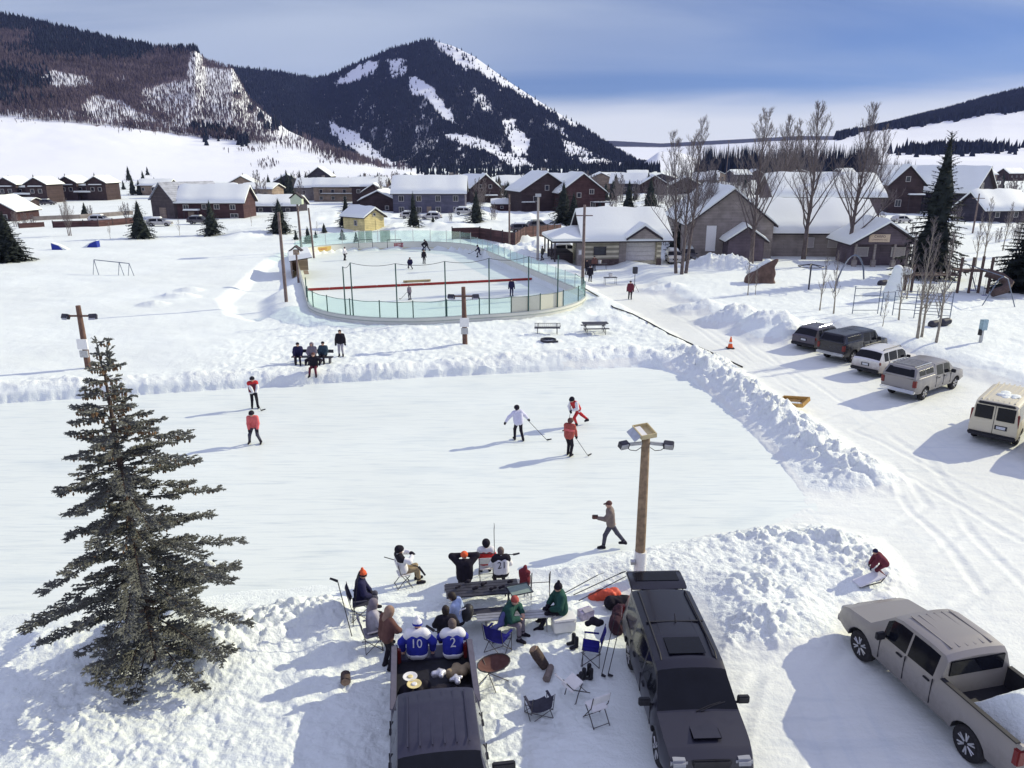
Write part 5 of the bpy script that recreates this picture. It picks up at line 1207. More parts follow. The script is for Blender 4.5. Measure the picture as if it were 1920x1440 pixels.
def bare_tree(p, h, label, kind, seed=0, group=None, name='bare_tree'):
    key = (kind, seed % 3)
    if key not in BARE:
        spec = {'cotton': dict(h=15, r0=.27, n1=34, n2=10, n3=8, first=.18, rise=1.0, spread=.56), 'multi': dict(h=15, r0=.2, n1=24, n2=10, n3=7, first=.22, rise=1.05, spread=.50, stems=3, base_spread=.55), 'aspen': dict(h=9, r0=.13, n1=22, n2=6, n3=4, first=.24, rise=1.1, spread=.30),
                'sapling': dict(h=3.5, r0=.05, n1=13, n2=5, n3=3, first=.25, rise=.9, spread=.42), 'shrub': dict(h=3, r0=.04, n1=10, n2=6, n3=5, first=.1, rise=1.0, spread=.5, stems=5, base_spread=.35)}[kind]
        H = spec['h']; e = empty(name, (0, 0, 0)); tr, tw = bare_tree_mb(seed=seed*7+len(BARE), **spec)
        bark = {'cotton': COTTON_BARK, 'multi': COTTON_BARK, 'aspen': ASPEN_BARK, 'sapling': ASPEN_BARK, 'shrub': TWIG}[kind]
        tr.build('trunk', bark, e, smooth=60); tw.build('twigs', TWIG, e); BARE[key] = (e, H); t = e
    else: t = copy_tree(BARE[key][0])
    H = BARE[key][1]; t.name = name; t.location = p; s = h/H; t.scale = (s, s, s); t.rotation_euler = (0, 0, seed*1.7); tag(t, label, 'shrub' if kind == 'shrub' else 'tree')
    if group: t['group'] = group
    elif 'group' in t: del t['group']
    return t
def bare_at(px, py, top, label, kind, seed=0, group=None, name='bare_tree'):
    p = GP(px, py); return bare_tree(p, max(.8, ZAT(top, p.y)-p.z), label, kind, seed, group, name)
def build_bare():
    B = [(1277,513,222,'tall bare cottonwood of several stems right of the rink building','multi'),(1408,498,214,'tall bare cottonwood in front of the left gable of the hall','cotton'),(1506,486,198,'tall bare cottonwood in front of the middle of the hall','cotton'),(1586,494,202,'tall bare cottonwood left of the hall entrance','cotton'),
         (1318,475,300,'bare tree half hidden left of the hall gable','multi'),(1455,440,222,'bare cottonwood crown rising behind the hall roof','cotton'),(1470,430,228,'thin bare crown behind the upper hall wing','multi'),(1625,450,240,'bare crown behind the right end of the hall','multi'),
         (1537,582,478,'slim young aspen near the climbing bars, left of a pair','aspen'),(1563,588,470,'slim young aspen near the climbing bars, right of a pair','aspen'),(1720,634,410,'pale twin aspen in front of the dark parked pickup','aspen'),(1728,632,440,'second stem of the pale twin aspen by the pickup','aspen'),(1755,642,440,'pale aspen right of the twin aspen','aspen'),(1655,612,548,'little leafless sapling in front of the climbing bars','sapling'),
         (1402,553,470,'slim bare tree left of the brown boulder','aspen'),(1416,553,500,'thin sapling against the brown boulder','sapling'),(1829,500,396,'bare leaning tree with a pale trunk right of the tall spruce','aspen'),(1842,500,372,'forked bare tree behind the swing set','aspen'),(1880,470,380,'dark bare tree in front of the right edge house','aspen'),(1905,480,385,'bare tree by the right edge','cotton'),(1700,560,440,'bare thicket stem beside the playground tower','aspen'),(1685,600,470,'bare young tree between the bars and the slide','aspen'),
         (131,442,372,'bare pale tree with upswept limbs in the left field','multi'),(207,448,416,'small bare tree in the left field','sapling'),(337,442,408,'small bare tree by the red brown house','sapling'),(472,424,400,'small bare tree below the low dark house','sapling'),(900,408,366,'bare tree in front of the apartments','aspen'),(1040,462,420,'thin bare tree by the wooden fence','sapling'),(595,440,415,'bare twiggy sapling near the thin grey pole','sapling'),(1120,470,395,'bare tree behind the hip porch','aspen')]
    for i, (px, py, tp, lab, kd) in enumerate(B): bare_at(px, py, tp, lab, kd, seed=i)
    S = [(30,425,395),(48,424,398),(62,424,400),(170,408,384),(228,402,385),(238,410,378),(452,392,345),(460,395,350),(520,372,345),(700,400,385),(845,415,395),(925,412,380),(1150,395,360),(1300,455,390),(1250,440,385),(1240,460,400),(1215,420,385),(1700,478,420),(1780,470,430),(1760,440,400),(1650,430,395),(1870,455,425),(1900,452,420),(1890,425,395),(1790,420,380),(1770,400,360),(1325,430,385),(1310,400,360),(1262,400,350),(1236,378,340)]
    for i, (px, py, tp) in enumerate(S):
        z = 'at the left edge of the field' if px < 100 else 'on the slope by the barn' if px < 300 else 'by the tan stepped house' if px < 560 else 'in front of the apartments' if px < 940 else 'left of the hall' if px < 1340 else 'right of the hall'
        bare_at(px, py, tp, 'leafless brown bush ' + z, 'shrub', i, 'leafless bushes ' + z, 'bare_shrub')
    r = random.Random(11)
    for i in range(105):
        px = r.uniform(430, 1900); py = r.uniform(350, 392); p = P(px, py, 0); side = 'left of the hall' if px < 1300 else 'right of the hall and behind it'
        bare_tree(p, r.uniform(4, 9), 'bare grey brown tree among the far houses ' + side, 'shrub', i, 'bare trees among the far houses ' + side, 'bare_tree')
build_bare()
# ------------------------------------------------------------------ vehicles
def car_paint(name, col, rough=.32, metal=.25, dirt=(.33, .30, .28), dz=.55, damt=.7):
    """paint with a film of dried road salt thickening towards the sills (a stain of the body itself)"""
    m, nt, b = node_mat(name); N = nt.nodes.new; L = nt.links.new
    tc = N('ShaderNodeTexCoord'); sp = N('ShaderNodeSeparateXYZ'); L(tc.outputs['Object'], sp.inputs[0])
    nz = N('ShaderNodeTexNoise'); L(tc.outputs['Object'], nz.inputs['Vector']); nz.inputs['Scale'].default_value = 5; nz.inputs['Detail'].default_value = 7; nz.inputs['Roughness'].default_value = .7
    ma = N('ShaderNodeMath'); ma.operation = 'MULTIPLY_ADD'; L(nz.outputs[0], ma.inputs[0]); ma.inputs[1].default_value = .9; L(sp.outputs['Z'], ma.inputs[2])
    mr = N('ShaderNodeMapRange'); L(ma.outputs[0], mr.inputs[0]); mr.inputs[1].default_value = dz+.45; mr.inputs[2].default_value = dz+.95; mr.inputs[3].default_value = damt; mr.inputs[4].default_value = .06
    mx = N('ShaderNodeMixRGB'); L(mr.outputs[0], mx.inputs[0]); mx.inputs[1].default_value = col+(1,); mx.inputs[2].default_value = dirt+(1,)
    L(mx.outputs[0], b.inputs['Base Color']); b.inputs['Metallic'].default_value = metal
    r2 = N('ShaderNodeMapRange'); L(mr.outputs[0], r2.inputs[0]); r2.inputs[3].default_value = rough; r2.inputs[4].default_value = .85; L(r2.outputs[0], b.inputs['Roughness'])
    b.inputs['Coat Weight'].default_value = .25; b.inputs['Coat Roughness'].default_value = .15
    return m
TYRE = mat('tyre_rubber', (.022, .021, .024), rough=.9, var=.3, scale=20, bump=.4)
RIM = mat('alloy_rim', (.50, .50, .52), rough=.35, metal=.7, var=.1)
CHROME = mat('chrome', (.62, .63, .66), rough=.15, metal=1.0, var=.03)
TAIL = mat('tail_lamp', (.17, .025, .025), rough=.25, var=.1); HEADL = mat('head_lamp', (.30, .31, .34), rough=.1, var=.05)
CARGLASS = mat('car_glass', (.008, .009, .014), rough=.09, spec=.22, var=.2, scale=2)
PLATE = mat('number_plate', (.55, .57, .60), rough=.5, var=.1, scale=20)
def lerp_tab(tab, x):
    return float(np.interp(x, [t[0] for t in tab], [t[1] for t in tab]))
def vehicle(name, label, loc, heading, sp, paint, z=0.0, group=None):
    e = empty(name, (loc[0], loc[1], z), math.radians(heading), label, sp.get('cat', 'car'), group)
    L, Wd = sp['L'], sp['W']; R = sp['R']; xr, xf = sp['axles']; arch = R*1.17; sill = sp.get('sill', .32); zc = R
    bed = sp.get('bed')
    key = [p[0] for p in sp['top']]+[p[0] for p in sp['belt']]+sum([[a-arch, a-arch*.9, a-arch*.6, a, a+arch*.6, a+arch*.9, a+arch] for a in (xr, xf)], [])
    for a, b in sp.get('side_glass', []): key += [a, b]
    key += list(sp.get('ws', ()))+list(sp.get('rw', ()))
    xs = sorted(set([round(v, 4) for v in list(np.linspace(-L/2, L/2, 56))+key if -L/2 <= v <= L/2]))
    xs = [x for i, x in enumerate(xs) if i == 0 or x-xs[i-1] > .006]
    if bed:
        b0, b1, zr, zf = bed; xs = [x for x in xs if abs(x-b1) > .03]+[b1-.012, b1]; xs.sort()
    V = []; 
    NR = 12
    for x in xs:
        zt = lerp_tab(sp['top'], x); zb = sill+.10*max(0, (abs(x)-L/2+.5)/.5)
        for a in (xr, xf):
            if abs(x-a) < arch: zb = max(zb, zc+math.sqrt(max(0, arch*arch-(x-a)**2)))
        bl = lerp_tab(sp['belt'], x); zbelt = min(bl, zt-.02)
        end = max(0.0, (abs(x)-(L/2-.55))/.55); hw = Wd/2*(1-sp.get('nose', .10)*end**2*(1 if x > 0 else sp.get('tailw', .5)))
        gh = min(1, max(0, (zt-zbelt)/sp.get('ghh', .5))); tumble = sp.get('tumble', .20)
        flare = 0.0
        for a in (xr, xf):
            d = abs(abs(x-a)-0); 
            if d < arch*1.15: flare = max(flare, .022*(1-(d/(arch*1.15))**4))
        wr = hw*(1-tumble*gh-.05*(1-gh)); wb = hw*.955
        def wid(z):
            t = (z-sill)/max(.05, bl-sill); return hw*(.955+.045*math.sin(math.pi*min(1, max(0, t*.85+.08))))+flare*(1-abs(t-.4))
        side = lambda f: (zb+.012+(zbelt-zb-.012)*f)
        row = [(0, zb), (hw-.24, zb), (wid(zb)-.02, zb), (wid(side(.06)), side(.06)), (wid(side(.4)), side(.4)), (wid(side(.75)), side(.75)), (wb, zbelt)]
        if bed and b0 <= x < b1-.006:
            zr_ = zr
            row[-1] = (wb, zr_-.03)
            row += [(wb-.005, zr_-.01), (wb-.02, zr_), (hw-.11, zr_), (hw-.12, zf), (0, zf)]
        else:
            ty = wb+(wr-wb)*.84
            row += [(ty, zbelt+(zt-zbelt)*.82), (wr, zbelt+(zt-zbelt)*.94), (wr*.86, zt-.004), (wr*.45, zt+.012*gh+.014), (0, zt+.018*gh+.018)]
        V.append([(x, y, zz) for y, zz in row])
    nx = len(xs); verts = []; idx = {}
    for i in range(nx):
        for s in (1, -1):
            for k, (x, y, zz) in enumerate(V[i]):
                if s == -1 and k in (0, NR-1): idx[(i, s, k)] = idx[(i, 1, k)]; continue
                idx[(i, s, k)] = len(verts); verts.append((x, s*y, zz))
    body, dark, sideg, wsg, rwg = [], [], [], [], []
    def inr(x0, x1, rg): return rg and x0 >= rg[0]-1e-3 and x1 <= rg[1]+1e-3
    for i in range(nx-1):
        for s in (1, -1):
            for k in range(NR-1):
                f = (idx[(i, s, k)], idx[(i+1, s, k)], idx[(i+1, s, k+1)], idx[(i, s, k+1)])
                if s == 1: f = f[::-1]
                f = tuple(dict.fromkeys(f))
                if len(f) < 3: continue
                x0, x1 = xs[i], xs[i+1]
                tgt = body
                if k <= 1: tgt = dark
                isbed = bed and b0 <= x0 and x1 < b1-.006
                if bed and isbed and k >= 9: tgt = dark
                elif k == 6 and any(inr(x0, x1, g) for g in sp.get('side_glass', [])): tgt = sideg
                elif k >= 8 and inr(x0, x1, sp.get('ws')): tgt = wsg
                elif k >= 8 and inr(x0, x1, sp.get('rw')): tgt = rwg
                tgt.append(f)
    for i, rev in ((0, False), (nx-1, True)):
        ring = [idx[(i, 1, k)] for k in range(NR)]+[idx[(i, -1, k)] for k in range(NR-2, 0, -1)]
        body.append(tuple(ring if not rev else ring[::-1]))
    def sub(nm, faces, m, par, push=0.0):
        if not faces: return None
        used = sorted(set(i for f in faces for i in f)); mp = {v: j for j, v in enumerate(used)}
        me = bpy.data.meshes.new(nm); me.from_pydata([verts[u] for u in used], [], [tuple(mp[i] for i in f) for f in faces]); me.materials.append(m)
        bm = bmesh.new(); bm.from_mesh(me); bmesh.ops.recalc_face_normals(bm, faces=bm.faces); bm.to_mesh(me); bm.free()
        me.polygons.foreach_set('use_smooth', [True]*len(me.polygons)); me.set_sharp_from_angle(angle=math.radians(32))
        o = bpy.data.objects.new(nm, me); COL.objects.link(o); o.parent = par; return o
    bo = sub('body', body, paint, e); sub('underbody', dark, BLACK, e)
    # side windows: one mesh per pane
    for a, b in sp.get('side_glass', []):
        for s in (1, -1):
            fs = [f for f in sideg if all(a-1e-3 <= verts[i][0] <= b+1e-3 and verts[i][1]*s > 0 for i in f)]
            sub('window', fs, CARGLASS, e)
    sub('windshield', wsg, CARGLASS, e); sub('rear_window', rwg, sp.get('rwm', CARGLASS), e)
    # wheels
    wm = MB(); w = sp.get('tw', .24)
    prof = [(R*.60, -w/2), (R*.86, -w/2), (R*.97, -w/2+.025), (R, -w/2+.06), (R, w/2-.06), (R*.97, w/2-.025), (R*.86, w/2), (R*.60, w/2)]
    wm.lathe(prof, n=28, axis='Y'); rm = MB(); rm.lathe([(0, w/2-.05), (R*.18, w/2-.02), (R*.2, w/2-.035), (R*.6, w/2-.055), (R*.62, w/2-.01), (R*.66, w/2+.004), (R*.66, 0)], n=24, axis='Y')
    sk = MB()
    for k in range(sp.get('spokes', 6)):
        a = 2*math.pi*k/sp.get('spokes', 6)
        for da in (-.16, .16): sk.cyl((math.cos(a)*R*.14, w/2-.02, math.sin(a)*R*.14), (math.cos(a+da)*R*.6, w/2-.012, math.sin(a+da)*R*.6), .032, .026, 5)
    hub = MB(); hub.lathe([(R*.6, w/2-.09), (0, w/2-.085)], n=20, axis='Y')
    first = None
    for x in (xr, xf):
        for s in (1, -1):
            y = s*(Wd/2-w/2-.035)
            t = wm.build('wheel', TYRE, e, smooth=40) if first is None else first[0].copy()
            if first is None:
                r_ = rm.build('rim', BLACK, t, smooth=35); s_ = sk.build('spokes', RIM, t, smooth=50); first = (t, r_, s_)
            else:
                COL.objects.link(t); t.parent = e
                for q in first[1:]: c = q.copy(); COL.objects.link(c); c.parent = t
            t.location = (x, y, R); t.rotation_euler = (0, 0.3*x, 0 if s == 1 else math.pi)
    # lamps, bumpers, plate, mirrors, handles
    zt = sp['tail_z']; xe = -L/2
    for s in (1, -1):
        q = MB(); q.box((xe+sp.get('tl_in', .05), s*(Wd/2*.955-sp['tl'][0]/2), zt), (.16, sp['tl'][0]+.05, sp['tl'][1])); q.build('tail_light', TAIL, e, bevel=.03)
        q = MB(); q.box((L/2-.10, s*(Wd/2*.86-.16), sp['hl_z']), (.26, .36, .19)); q.build('headlight', HEADL, e, bevel=.05)
        q = MB(); q.box((sp['mir'][0], s*(Wd/2+sp.get('mw', .12)), sp['mir'][1]), (.12, sp.get('mw', .12)*1.9, sp.get('mh', .17))); q.box((sp['mir'][0]+.03, s*(Wd/2-.02), sp['mir'][1]-.05), (.07, .22, .05)); q.build('mirror', sp.get('mirm', BLACK), e, bevel=.03)
        for hx in sp.get('handles', []):
            q = MB(); q.box((hx, s*(Wd/2-.008), sp['handle_z']), (.20, .05, .05)); q.build('handle', sp.get('handm', BLACK), e, bevel=.015)
    seams = sorted(set([g[0]-.04 for g in sp.get('side_glass', [])[-2:]]+([sp['side_glass'][-1][1]+.02] if sp.get('side_glass') else [])))
    for sx in seams:
        for s in (1, -1):
            q = MB(); q.box((sx, s*(Wd/2-.008), sill+.1+(lerp_tab(sp['belt'], sx)-sill-.1)/2), (.014, .03, lerp_tab(sp['belt'], sx)-sill-.16)); q.build('door_seam', BLACK, e)
    q = MB(); q.box((xe-.02, 0, sill+.17), (.20, Wd*.97, .20)); q.build('rear_bumper', sp.get('bump', BLACK), e, bevel=.05)
    q = MB(); q.box((L/2-.0, 0, sill+.15), (.22, Wd*.90, .24)); q.build('front_bumper', sp.get('fbump', paint), e, bevel=.06)
    q = MB(); q.box((L/2-.015, 0, sp['hl_z']-.02), (.07, Wd*.42, .22)); q.build('grille', BLACK, e, bevel=.03)
    px, pz = sp.get('plate', (0, .62)); q = MB(); q.box((xe+sp.get('plate_in', -.03), px, pz), (.03, .50, .20)); pf = q.build('plate_holder', BLACK, e); q = MB(); q.box((xe+sp.get('plate_in', -.03)-.018, px, pz), (.012, .36, .13)); q.build('plate', PLATE, pf)
    return e
def pickup_spec(**k):
    L = k.pop('L', 5.75); W = k.pop('W', 2.0); H = k.pop('H', 1.92); h = L/2
    cabr = k.pop('cabr', -h+2.12); c = cabr
    s = dict(L=L, W=W, R=.40, axles=(-h+1.18, h-1.0), sill=.46, cat='pickup truck', ghh=.55, tumble=.20,
             top=[(-h, 1.33), (c-.02, 1.33), (c, 1.80), (c+.10, H-.02), (c+.5, H), (c+1.45, H-.02), (c+1.75, H-.10), (h-1.25, 1.26), (h-1.05, 1.22), (h-.35, 1.14), (h-.08, 1.04), (h, .88)],
             belt=[(-h, 1.31), (h-1.3, 1.20), (h, 1.0)], bed=(-h+.07, c, 1.35, .86), side_glass=[(c+.20, c+.95), (c+1.02, c+1.80)], ws=(c+1.72, h-1.26),
             tail_z=1.08, tl=(.16, .40), hl_z=.92, mir=(c+1.75, 1.30), handles=[c+.45, c+1.15], handle_z=1.1, tw=.27, plate=(0, .64), bump=CHROME, spokes=6, mw=.13, mh=.2)
    s.update(k); return s
def topper(e, sp, paint, dark=True, rack=True):
    """camper shell over the bed with its own windows"""
    h = sp['L']/2; b0, b1 = sp['bed'][0], sp['bed'][1]; w = sp['W']/2*.945; zt = sp['bed'][2]+.004; H = sp.get('shell', 1.93); m = MB()
    st = [(b0-.07, zt+.06, .0), (b0+.18, H-.03, 1), (b0+.4, H, 1), (b1-.03, H-.01, 1)]
    rows = []
    for x, z, g in st:
        rows.append([(x, w, zt), (x, w-.03, zt+(z-zt)*.15), (x, w-.12*max(g, .2), zt+(z-zt)*.80), (x, w-.17, zt+(z-zt)*.97), (x, w*.5, z+.015), (x, -w*.5, z+.015), (x, -(w-.17), zt+(z-zt)*.97), (x, -(w-.12*max(g, .2)), zt+(z-zt)*.80), (x, -(w-.03), zt+(z-zt)*.15), (x, -w, zt)])
    vs = [p for r in rows for p in r]; fs = []
    for i in range(len(rows)-1):
        for k in range(9): fs.append((i*10+k, (i+1)*10+k, (i+1)*10+k+1, i*10+k+1))
    fs += [tuple(range(9, -1, -1)), tuple(range((len(rows)-1)*10, len(rows)*10))]
    m.add(vs, fs); sh = m.build('camper_shell', paint, e, smooth=35)
    g = MB(); A = Vector((b0-.055, 0, zt+.10)); B = Vector((b0+.165, 0, H-.10)); wa, wb_ = w-.14, w-.26; off = Vector((-.02, 0, .012))
    g.quad(A+Vector((0, -wa, 0))+off, A+Vector((0, wa, 0))+off, B+Vector((0, wb_, 0))+off, B+Vector((0, -wb_, 0))+off); g.build('rear_window', CARGLASS, sh)
    for s in (1, -1):
        for x0, x1 in ((b0+.35, (b0+b1)/2-.02), ((b0+b1)/2+.04, b1-.15)):
            g = MB(); za, zb = zt+.12, zt+(H-zt)*.72; ya = w-.03-.09*.12; yb = w-.115
            g.add([(x0, s*(ya+.004), za), (x1, s*(ya+.004), za), (x1, s*(yb+.012), zb), (x0, s*(yb+.012), zb), (x0, s*(ya-.03), za), (x1, s*(ya-.03), za), (x1, s*(yb-.03), zb), (x0, s*(yb-.03), zb)], [(0,1,2,3),(7,6,5,4),(0,4,5,1),(2,6,7,3),(1,5,6,2),(3,7,4,0)]); g.build('window', CARGLASS, sh)
    if rack:
        for k in range(5):
            q = MB(); q.box((b0+.5+k*.30, 0, H+.06), (.05, 1.2, .05)); q.build('roof_bar', METAL, sh)
        for s in (1, -1):
            q = MB(); q.box((b0+1.1, s*.66, H+.05), (1.7, .06, .06)); q.build('roof_rail', CHROME if not dark else BLACK, sh)
def offset(p, heading, fwd, left=0.0):
    a = math.radians(heading); return (p[0]+math.cos(a)*fwd-math.sin(a)*left, p[1]+math.sin(a)*fwd+math.cos(a)*left)
def build_vehicles():
    G = 'vehicles parked nose in along the playground'
    silver = car_paint('silver_tan_paint', (.24, .23, .235), dirt=(.25, .235, .235)); black = car_paint('black_paint', (.012, .012, .022), rough=.22, dirt=(.07, .065, .085), damt=.28); grey = car_paint('charcoal_paint', (.055, .05, .075), dirt=(.16, .14, .16), damt=.5)
    white = car_paint('white_paint_car', (.70, .70, .70), dirt=(.36, .31, .29), dz=.62, damt=.75); cream = car_paint('cream_paint', (.60, .55, .41), dirt=(.38, .34, .29), dz=.3, damt=.5, rough=.4, metal=0.0)
    suvp = car_paint('near_black_paint', (.008, .008, .018), rough=.25, dirt=(.06, .06, .09), dz=1.15, damt=.28)
    truckp = car_paint('dusty_navy_paint', (.020, .020, .042), rough=.35, dirt=(.07, .068, .11), dz=1.5, damt=.42)
    # five in the far row
    h = 36
    s4 = pickup_spec(R=.39, L=5.7); p = P(1692, 745); e = vehicle('pickup_truck', 'silver pickup with a silver camper shell, between the white wagon and cream van', offset(p, h, s4['L']/2-.75), h, s4, silver, group=G); topper(e, s4, silver, dark=False)
    s2 = pickup_spec(R=.42, L=5.5, bump=METAL); p = P(1566, 676); e = vehicle('pickup_truck', 'black pickup with a black camper shell, left of the white wagon', offset(p, h, s2['L']/2-.75), h, s2, black, group=G); topper(e, s2, black, rack=False)
    L = 4.75; wag = dict(L=L, W=1.84, R=.335, axles=(-L/2+.95, L/2-.95), sill=.30, cat='wagon', tumble=.22, top=[(-L/2, 1.05), (-L/2+.10, 1.12), (-L/2+.52, 1.56), (-L/2+.75, 1.62), (-.2, 1.66), (.35, 1.62), (.55, 1.56), (1.22, 1.06), (1.5, 1.02), (L/2-.3, .90), (L/2, .70)],
             belt=[(-L/2, 1.02), (-.5, 1.00), (1.3, .96), (L/2, .72)], side_glass=[(-L/2+.62, -L/2+1.1), (-L/2+1.16, -.28), (-.22, .78)], ws=(.52, 1.2), rw=(-L/2+.12, -L/2+.50), tail_z=.93, tl=(.34, .2), tl_in=.12, hl_z=.70, mir=(.72, 1.05), handles=[-.75, .2], handle_z=.86, plate=(0, .80), plate_in=-.0)
    p = P(1628, 703); e = vehicle('station_wagon', 'dirty white wagon parked between the black and silver camper shell pickups', offset(p, h, L/2-.55), h, wag, white, group=G)
    for s in (1, -1):
        q = MB(); q.tube([(-1.6, s*.62, 1.64), (-1.5, s*.63, 1.71), (.3, s*.63, 1.72), (.45, s*.62, 1.63)], .025, 6); q.build('roof_rail', BLACK, e)
    hat = dict(wag); hat.update(cat='car', L=4.4, top=[(a*4.4/L, b*.97) for a, b in wag['top']], belt=[(a*4.4/L, b*.97) for a, b in wag['belt']], axles=(-1.28, 1.28), side_glass=[(a*4.4/L, b*4.4/L) for a, b in wag['side_glass']], ws=tuple(a*4.4/L for a in wag['ws']), rw=tuple(a*4.4/L for a in wag['rw']))
    p = P(1512, 655); e = vehicle('hatchback', 'dark grey hatchback at the left end of the parked row', offset(p, h+2, 2.2-.55), h+2, hat, grey, group=G)
    for s in (1, -1):
        q = MB(); q.tube([(-1.5, s*.60, 1.59), (-1.4, s*.61, 1.66), (.2, s*.61, 1.67), (.35, s*.60, 1.58)], .022, 6); q.build('roof_rail', CHROME, e)
    L = 5.6; van = dict(L=L, W=2.0, R=.38, axles=(-L/2+1.05, L/2-.95), sill=.36, cat='van', tumble=.14, ghh=.7, tailw=.25, top=[(-L/2, 1.62), (-L/2+.04, 1.98), (-L/2+.14, 2.08), (-L/2+.5, 2.12), (.8, 2.10), (1.2, 2.02), (2.0, 1.32), (2.2, 1.26), (L/2-.1, 1.05), (L/2, .8)], belt=[(-L/2, 1.26), (1.2, 1.24), (2.0, 1.2), (L/2, .9)],
               side_glass=[(-L/2+.25, -L/2+1.25), (-L/2+1.35, -L/2+2.35), (-L/2+2.45, .55), (.65, 1.75)], ws=(1.22, 1.98), tail_z=1.36, tl=(.14, .62), tl_in=.09, hl_z=.85, mir=(1.6, 1.3), handles=[.8], handle_z=1.1, plate=(-.32, .96), plate_in=-.012, spokes=5)
    h5 = 47; p = P(1862, 827); e = vehicle('van', 'cream passenger van with a ribbed roof and a patch of snow on top', offset(p, h5, L/2-.85), h5, van, cream, group=G)
    for s in (1, -1):
        q = MB(); q.box((-L/2-.012, s*.44, 1.60), (.03, .72, .62), (0, math.radians(3), 0)); w_ = q.build('rear_window', CARGLASS, e, bevel=.04)
        q = MB(); q.box((-L/2-.03, s*.44-.1, 1.36), (.012, .22, .05)); q.build('sticker', WHITE, w_)
    q = MB(); q.box((-L/2-.004, 0, 1.25), (.014, .02, 1.4)); q.build('door_seam', BLACK, e)
    q = MB(); q.box((-L/2+.03, 0, 2.02), (.12, 1.5, .12)); q.build('roof_edge', BLACK, e, bevel=.04)
    for k in range(7):
        q = MB(); q.box((-.7, -.66+.22*k, 2.135), (3.6, .06, .03)); q.build('roof_rib', cream, e)
    q = MB(); r = random.Random(4)
    for k in range(9): q.ball((-1.2+r.uniform(-.5, .5), -.15+r.uniform(-.35, .3), 2.15), (r.uniform(.15, .34), r.uniform(.1, .25), r.uniform(.04, .1)), 9, 6)
    tag(q.build('roof_snow', SNOW_ROUGH, None, smooth=60), 'patch of old snow lying on the cream van roof', 'snow patch').matrix_world = Matrix.Translation(e.location) @ Matrix.Rotation(math.radians(h5), 4, 'Z')
    h6 = 47; p = P(1972, 872); vehicle('station_wagon', 'pale wagon almost wholly cut off by the right edge below the van', offset(p, h6, 1.95), h6, wag, car_paint('pale_paint', (.5, .48, .46)), group=G)
    # near row: silver pickup, black SUV, dusty pickup with open gate
    f = pickup_spec(L=5.75, W=2.02, H=1.95, R=.415, cabr=-.72, fbump=silver, bump=CHROME, side_glass=[(-.52, .30), (.36, 1.16)], ws=(1.02, 1.62))
    f['top'] = [(-2.875, 1.37), (-.74, 1.37), (-.72, 1.82), (-.62, 1.93), (-.2, 1.96), (.75, 1.94), (1.0, 1.87), (1.64, 1.28), (1.85, 1.25), (2.5, 1.17), (2.78, 1.05), (2.875, .88)]; f['belt'] = [(-2.875, 1.34), (1.6, 1.22), (2.875, 1.0)]; f['bed'] = (-2.80, -.72, 1.385, .88); f['mir'] = (1.05, 1.33); f['handles'] = [-.38, .52]; f['handle_z'] = 1.13
    e = vehicle('pickup_truck', 'large dusty silver pickup carrying snow in its bed, nose into the snow pile', (10.62, 15.42), 103, f, car_paint('near_silver_paint', (.285, .265, .25), dirt=(.19, .175, .17), dz=.55, damt=.75))
    for k in range(6):
        q = MB(); q.box((.15, -.55+.22*k, 1.968), (1.3, .035, .022)); q.build('roof_rib', MATS['near_silver_paint'], e)
    q = MB(); q.box((-.735, 0, 1.60), (.03, 1.5, .40)); q.build('rear_window', CARGLASS, e, bevel=.02)
    for s in (1, -1):
        q = MB(); q.box((-1.77, s*.93, 1.395), (2.05, .13, .03)); q.build('rail_cap', BLACK, e, bevel=.01)
        q = MB(); q.tube([(1.45, s*.1, 1.33), (1.35, s*.1+.28, 1.38), (1.28, s*.1+.55, 1.42)], .014, 5); q.build('wiper', BLACK, e)
    q = MB(); q.box((-2.83, 0, 1.1), (.06, 1.65, .56)); q.build('tailgate', MATS['near_silver_paint'], e, bevel=.02)
    n = 26; vs = []; fs = []
    gx, gy = np.meshgrid(np.linspace(-2.72, -1.05, n), np.linspace(-.74, .74, n), indexing='ij'); d = np.maximum(np.abs(gx+1.95)/.85, np.abs(gy+.05)/.78)
    zz = .87+.80*sstep(1.05, .1, d)*(.75+.45*fbm(gx*1.7, gy*1.7, 5, 3))+.12*fbm(gx*4, gy*4, 6, 3)*sstep(1, .7, d)
    mb = MB(); mb.add([(gx[i, j], gy[i, j], zz[i, j]) for i in range(n) for j in range(n)], [(i*n+j, (i+1)*n+j, (i+1)*n+j+1, i*n+j+1) for i in range(n-1) for j in range(n-1)])
    o = mb.build('snow_load', SNOW_ROUGH, None, smooth=180); o.matrix_world = Matrix.Translation(e.location) @ Matrix.Rotation(math.radians(103), 4, 'Z'); tag(o, 'heap of snow in the bed of the large silver pickup', 'snow heap')
    L = 5.3; T = -L/2; suv = dict(L=L, W=1.96, R=.40, axles=(T+1.08, L/2-.95), sill=.42, cat='suv', tumble=.20, ghh=.6, top=[(T, 1.17), (T+.06, 1.32), (T+.20, 1.74), (T+.36, 1.81), (-.3, 1.84), (.55, 1.81), (.82, 1.74), (1.50, 1.16), (1.72, 1.14), (L/2-.28, 1.02), (L/2-.05, .90), (L/2, .77)], belt=[(T, 1.12), (1.5, 1.09), (L/2, .88)],
               side_glass=[(T+.42, T+1.35), (T+1.45, -.02), (.06, 1.10)], ws=(.80, 1.47), rw=(T+.07, T+.20), rwm=BLACK, tail_z=1.0, tl=(.18, .4), tl_in=.08, hl_z=.84, mir=(1.15, 1.18), mw=.14, mh=.19, handles=[-.8, .3], handle_z=.97, plate=(0, .75), spokes=5, mirm=BLACK)
    hd = -88; e = vehicle('suv', 'black suv with roof rails, a sunroof and its rear hatch raised', offset((3.96, 17.62), hd, L/2-.2), hd, suv, suvp)
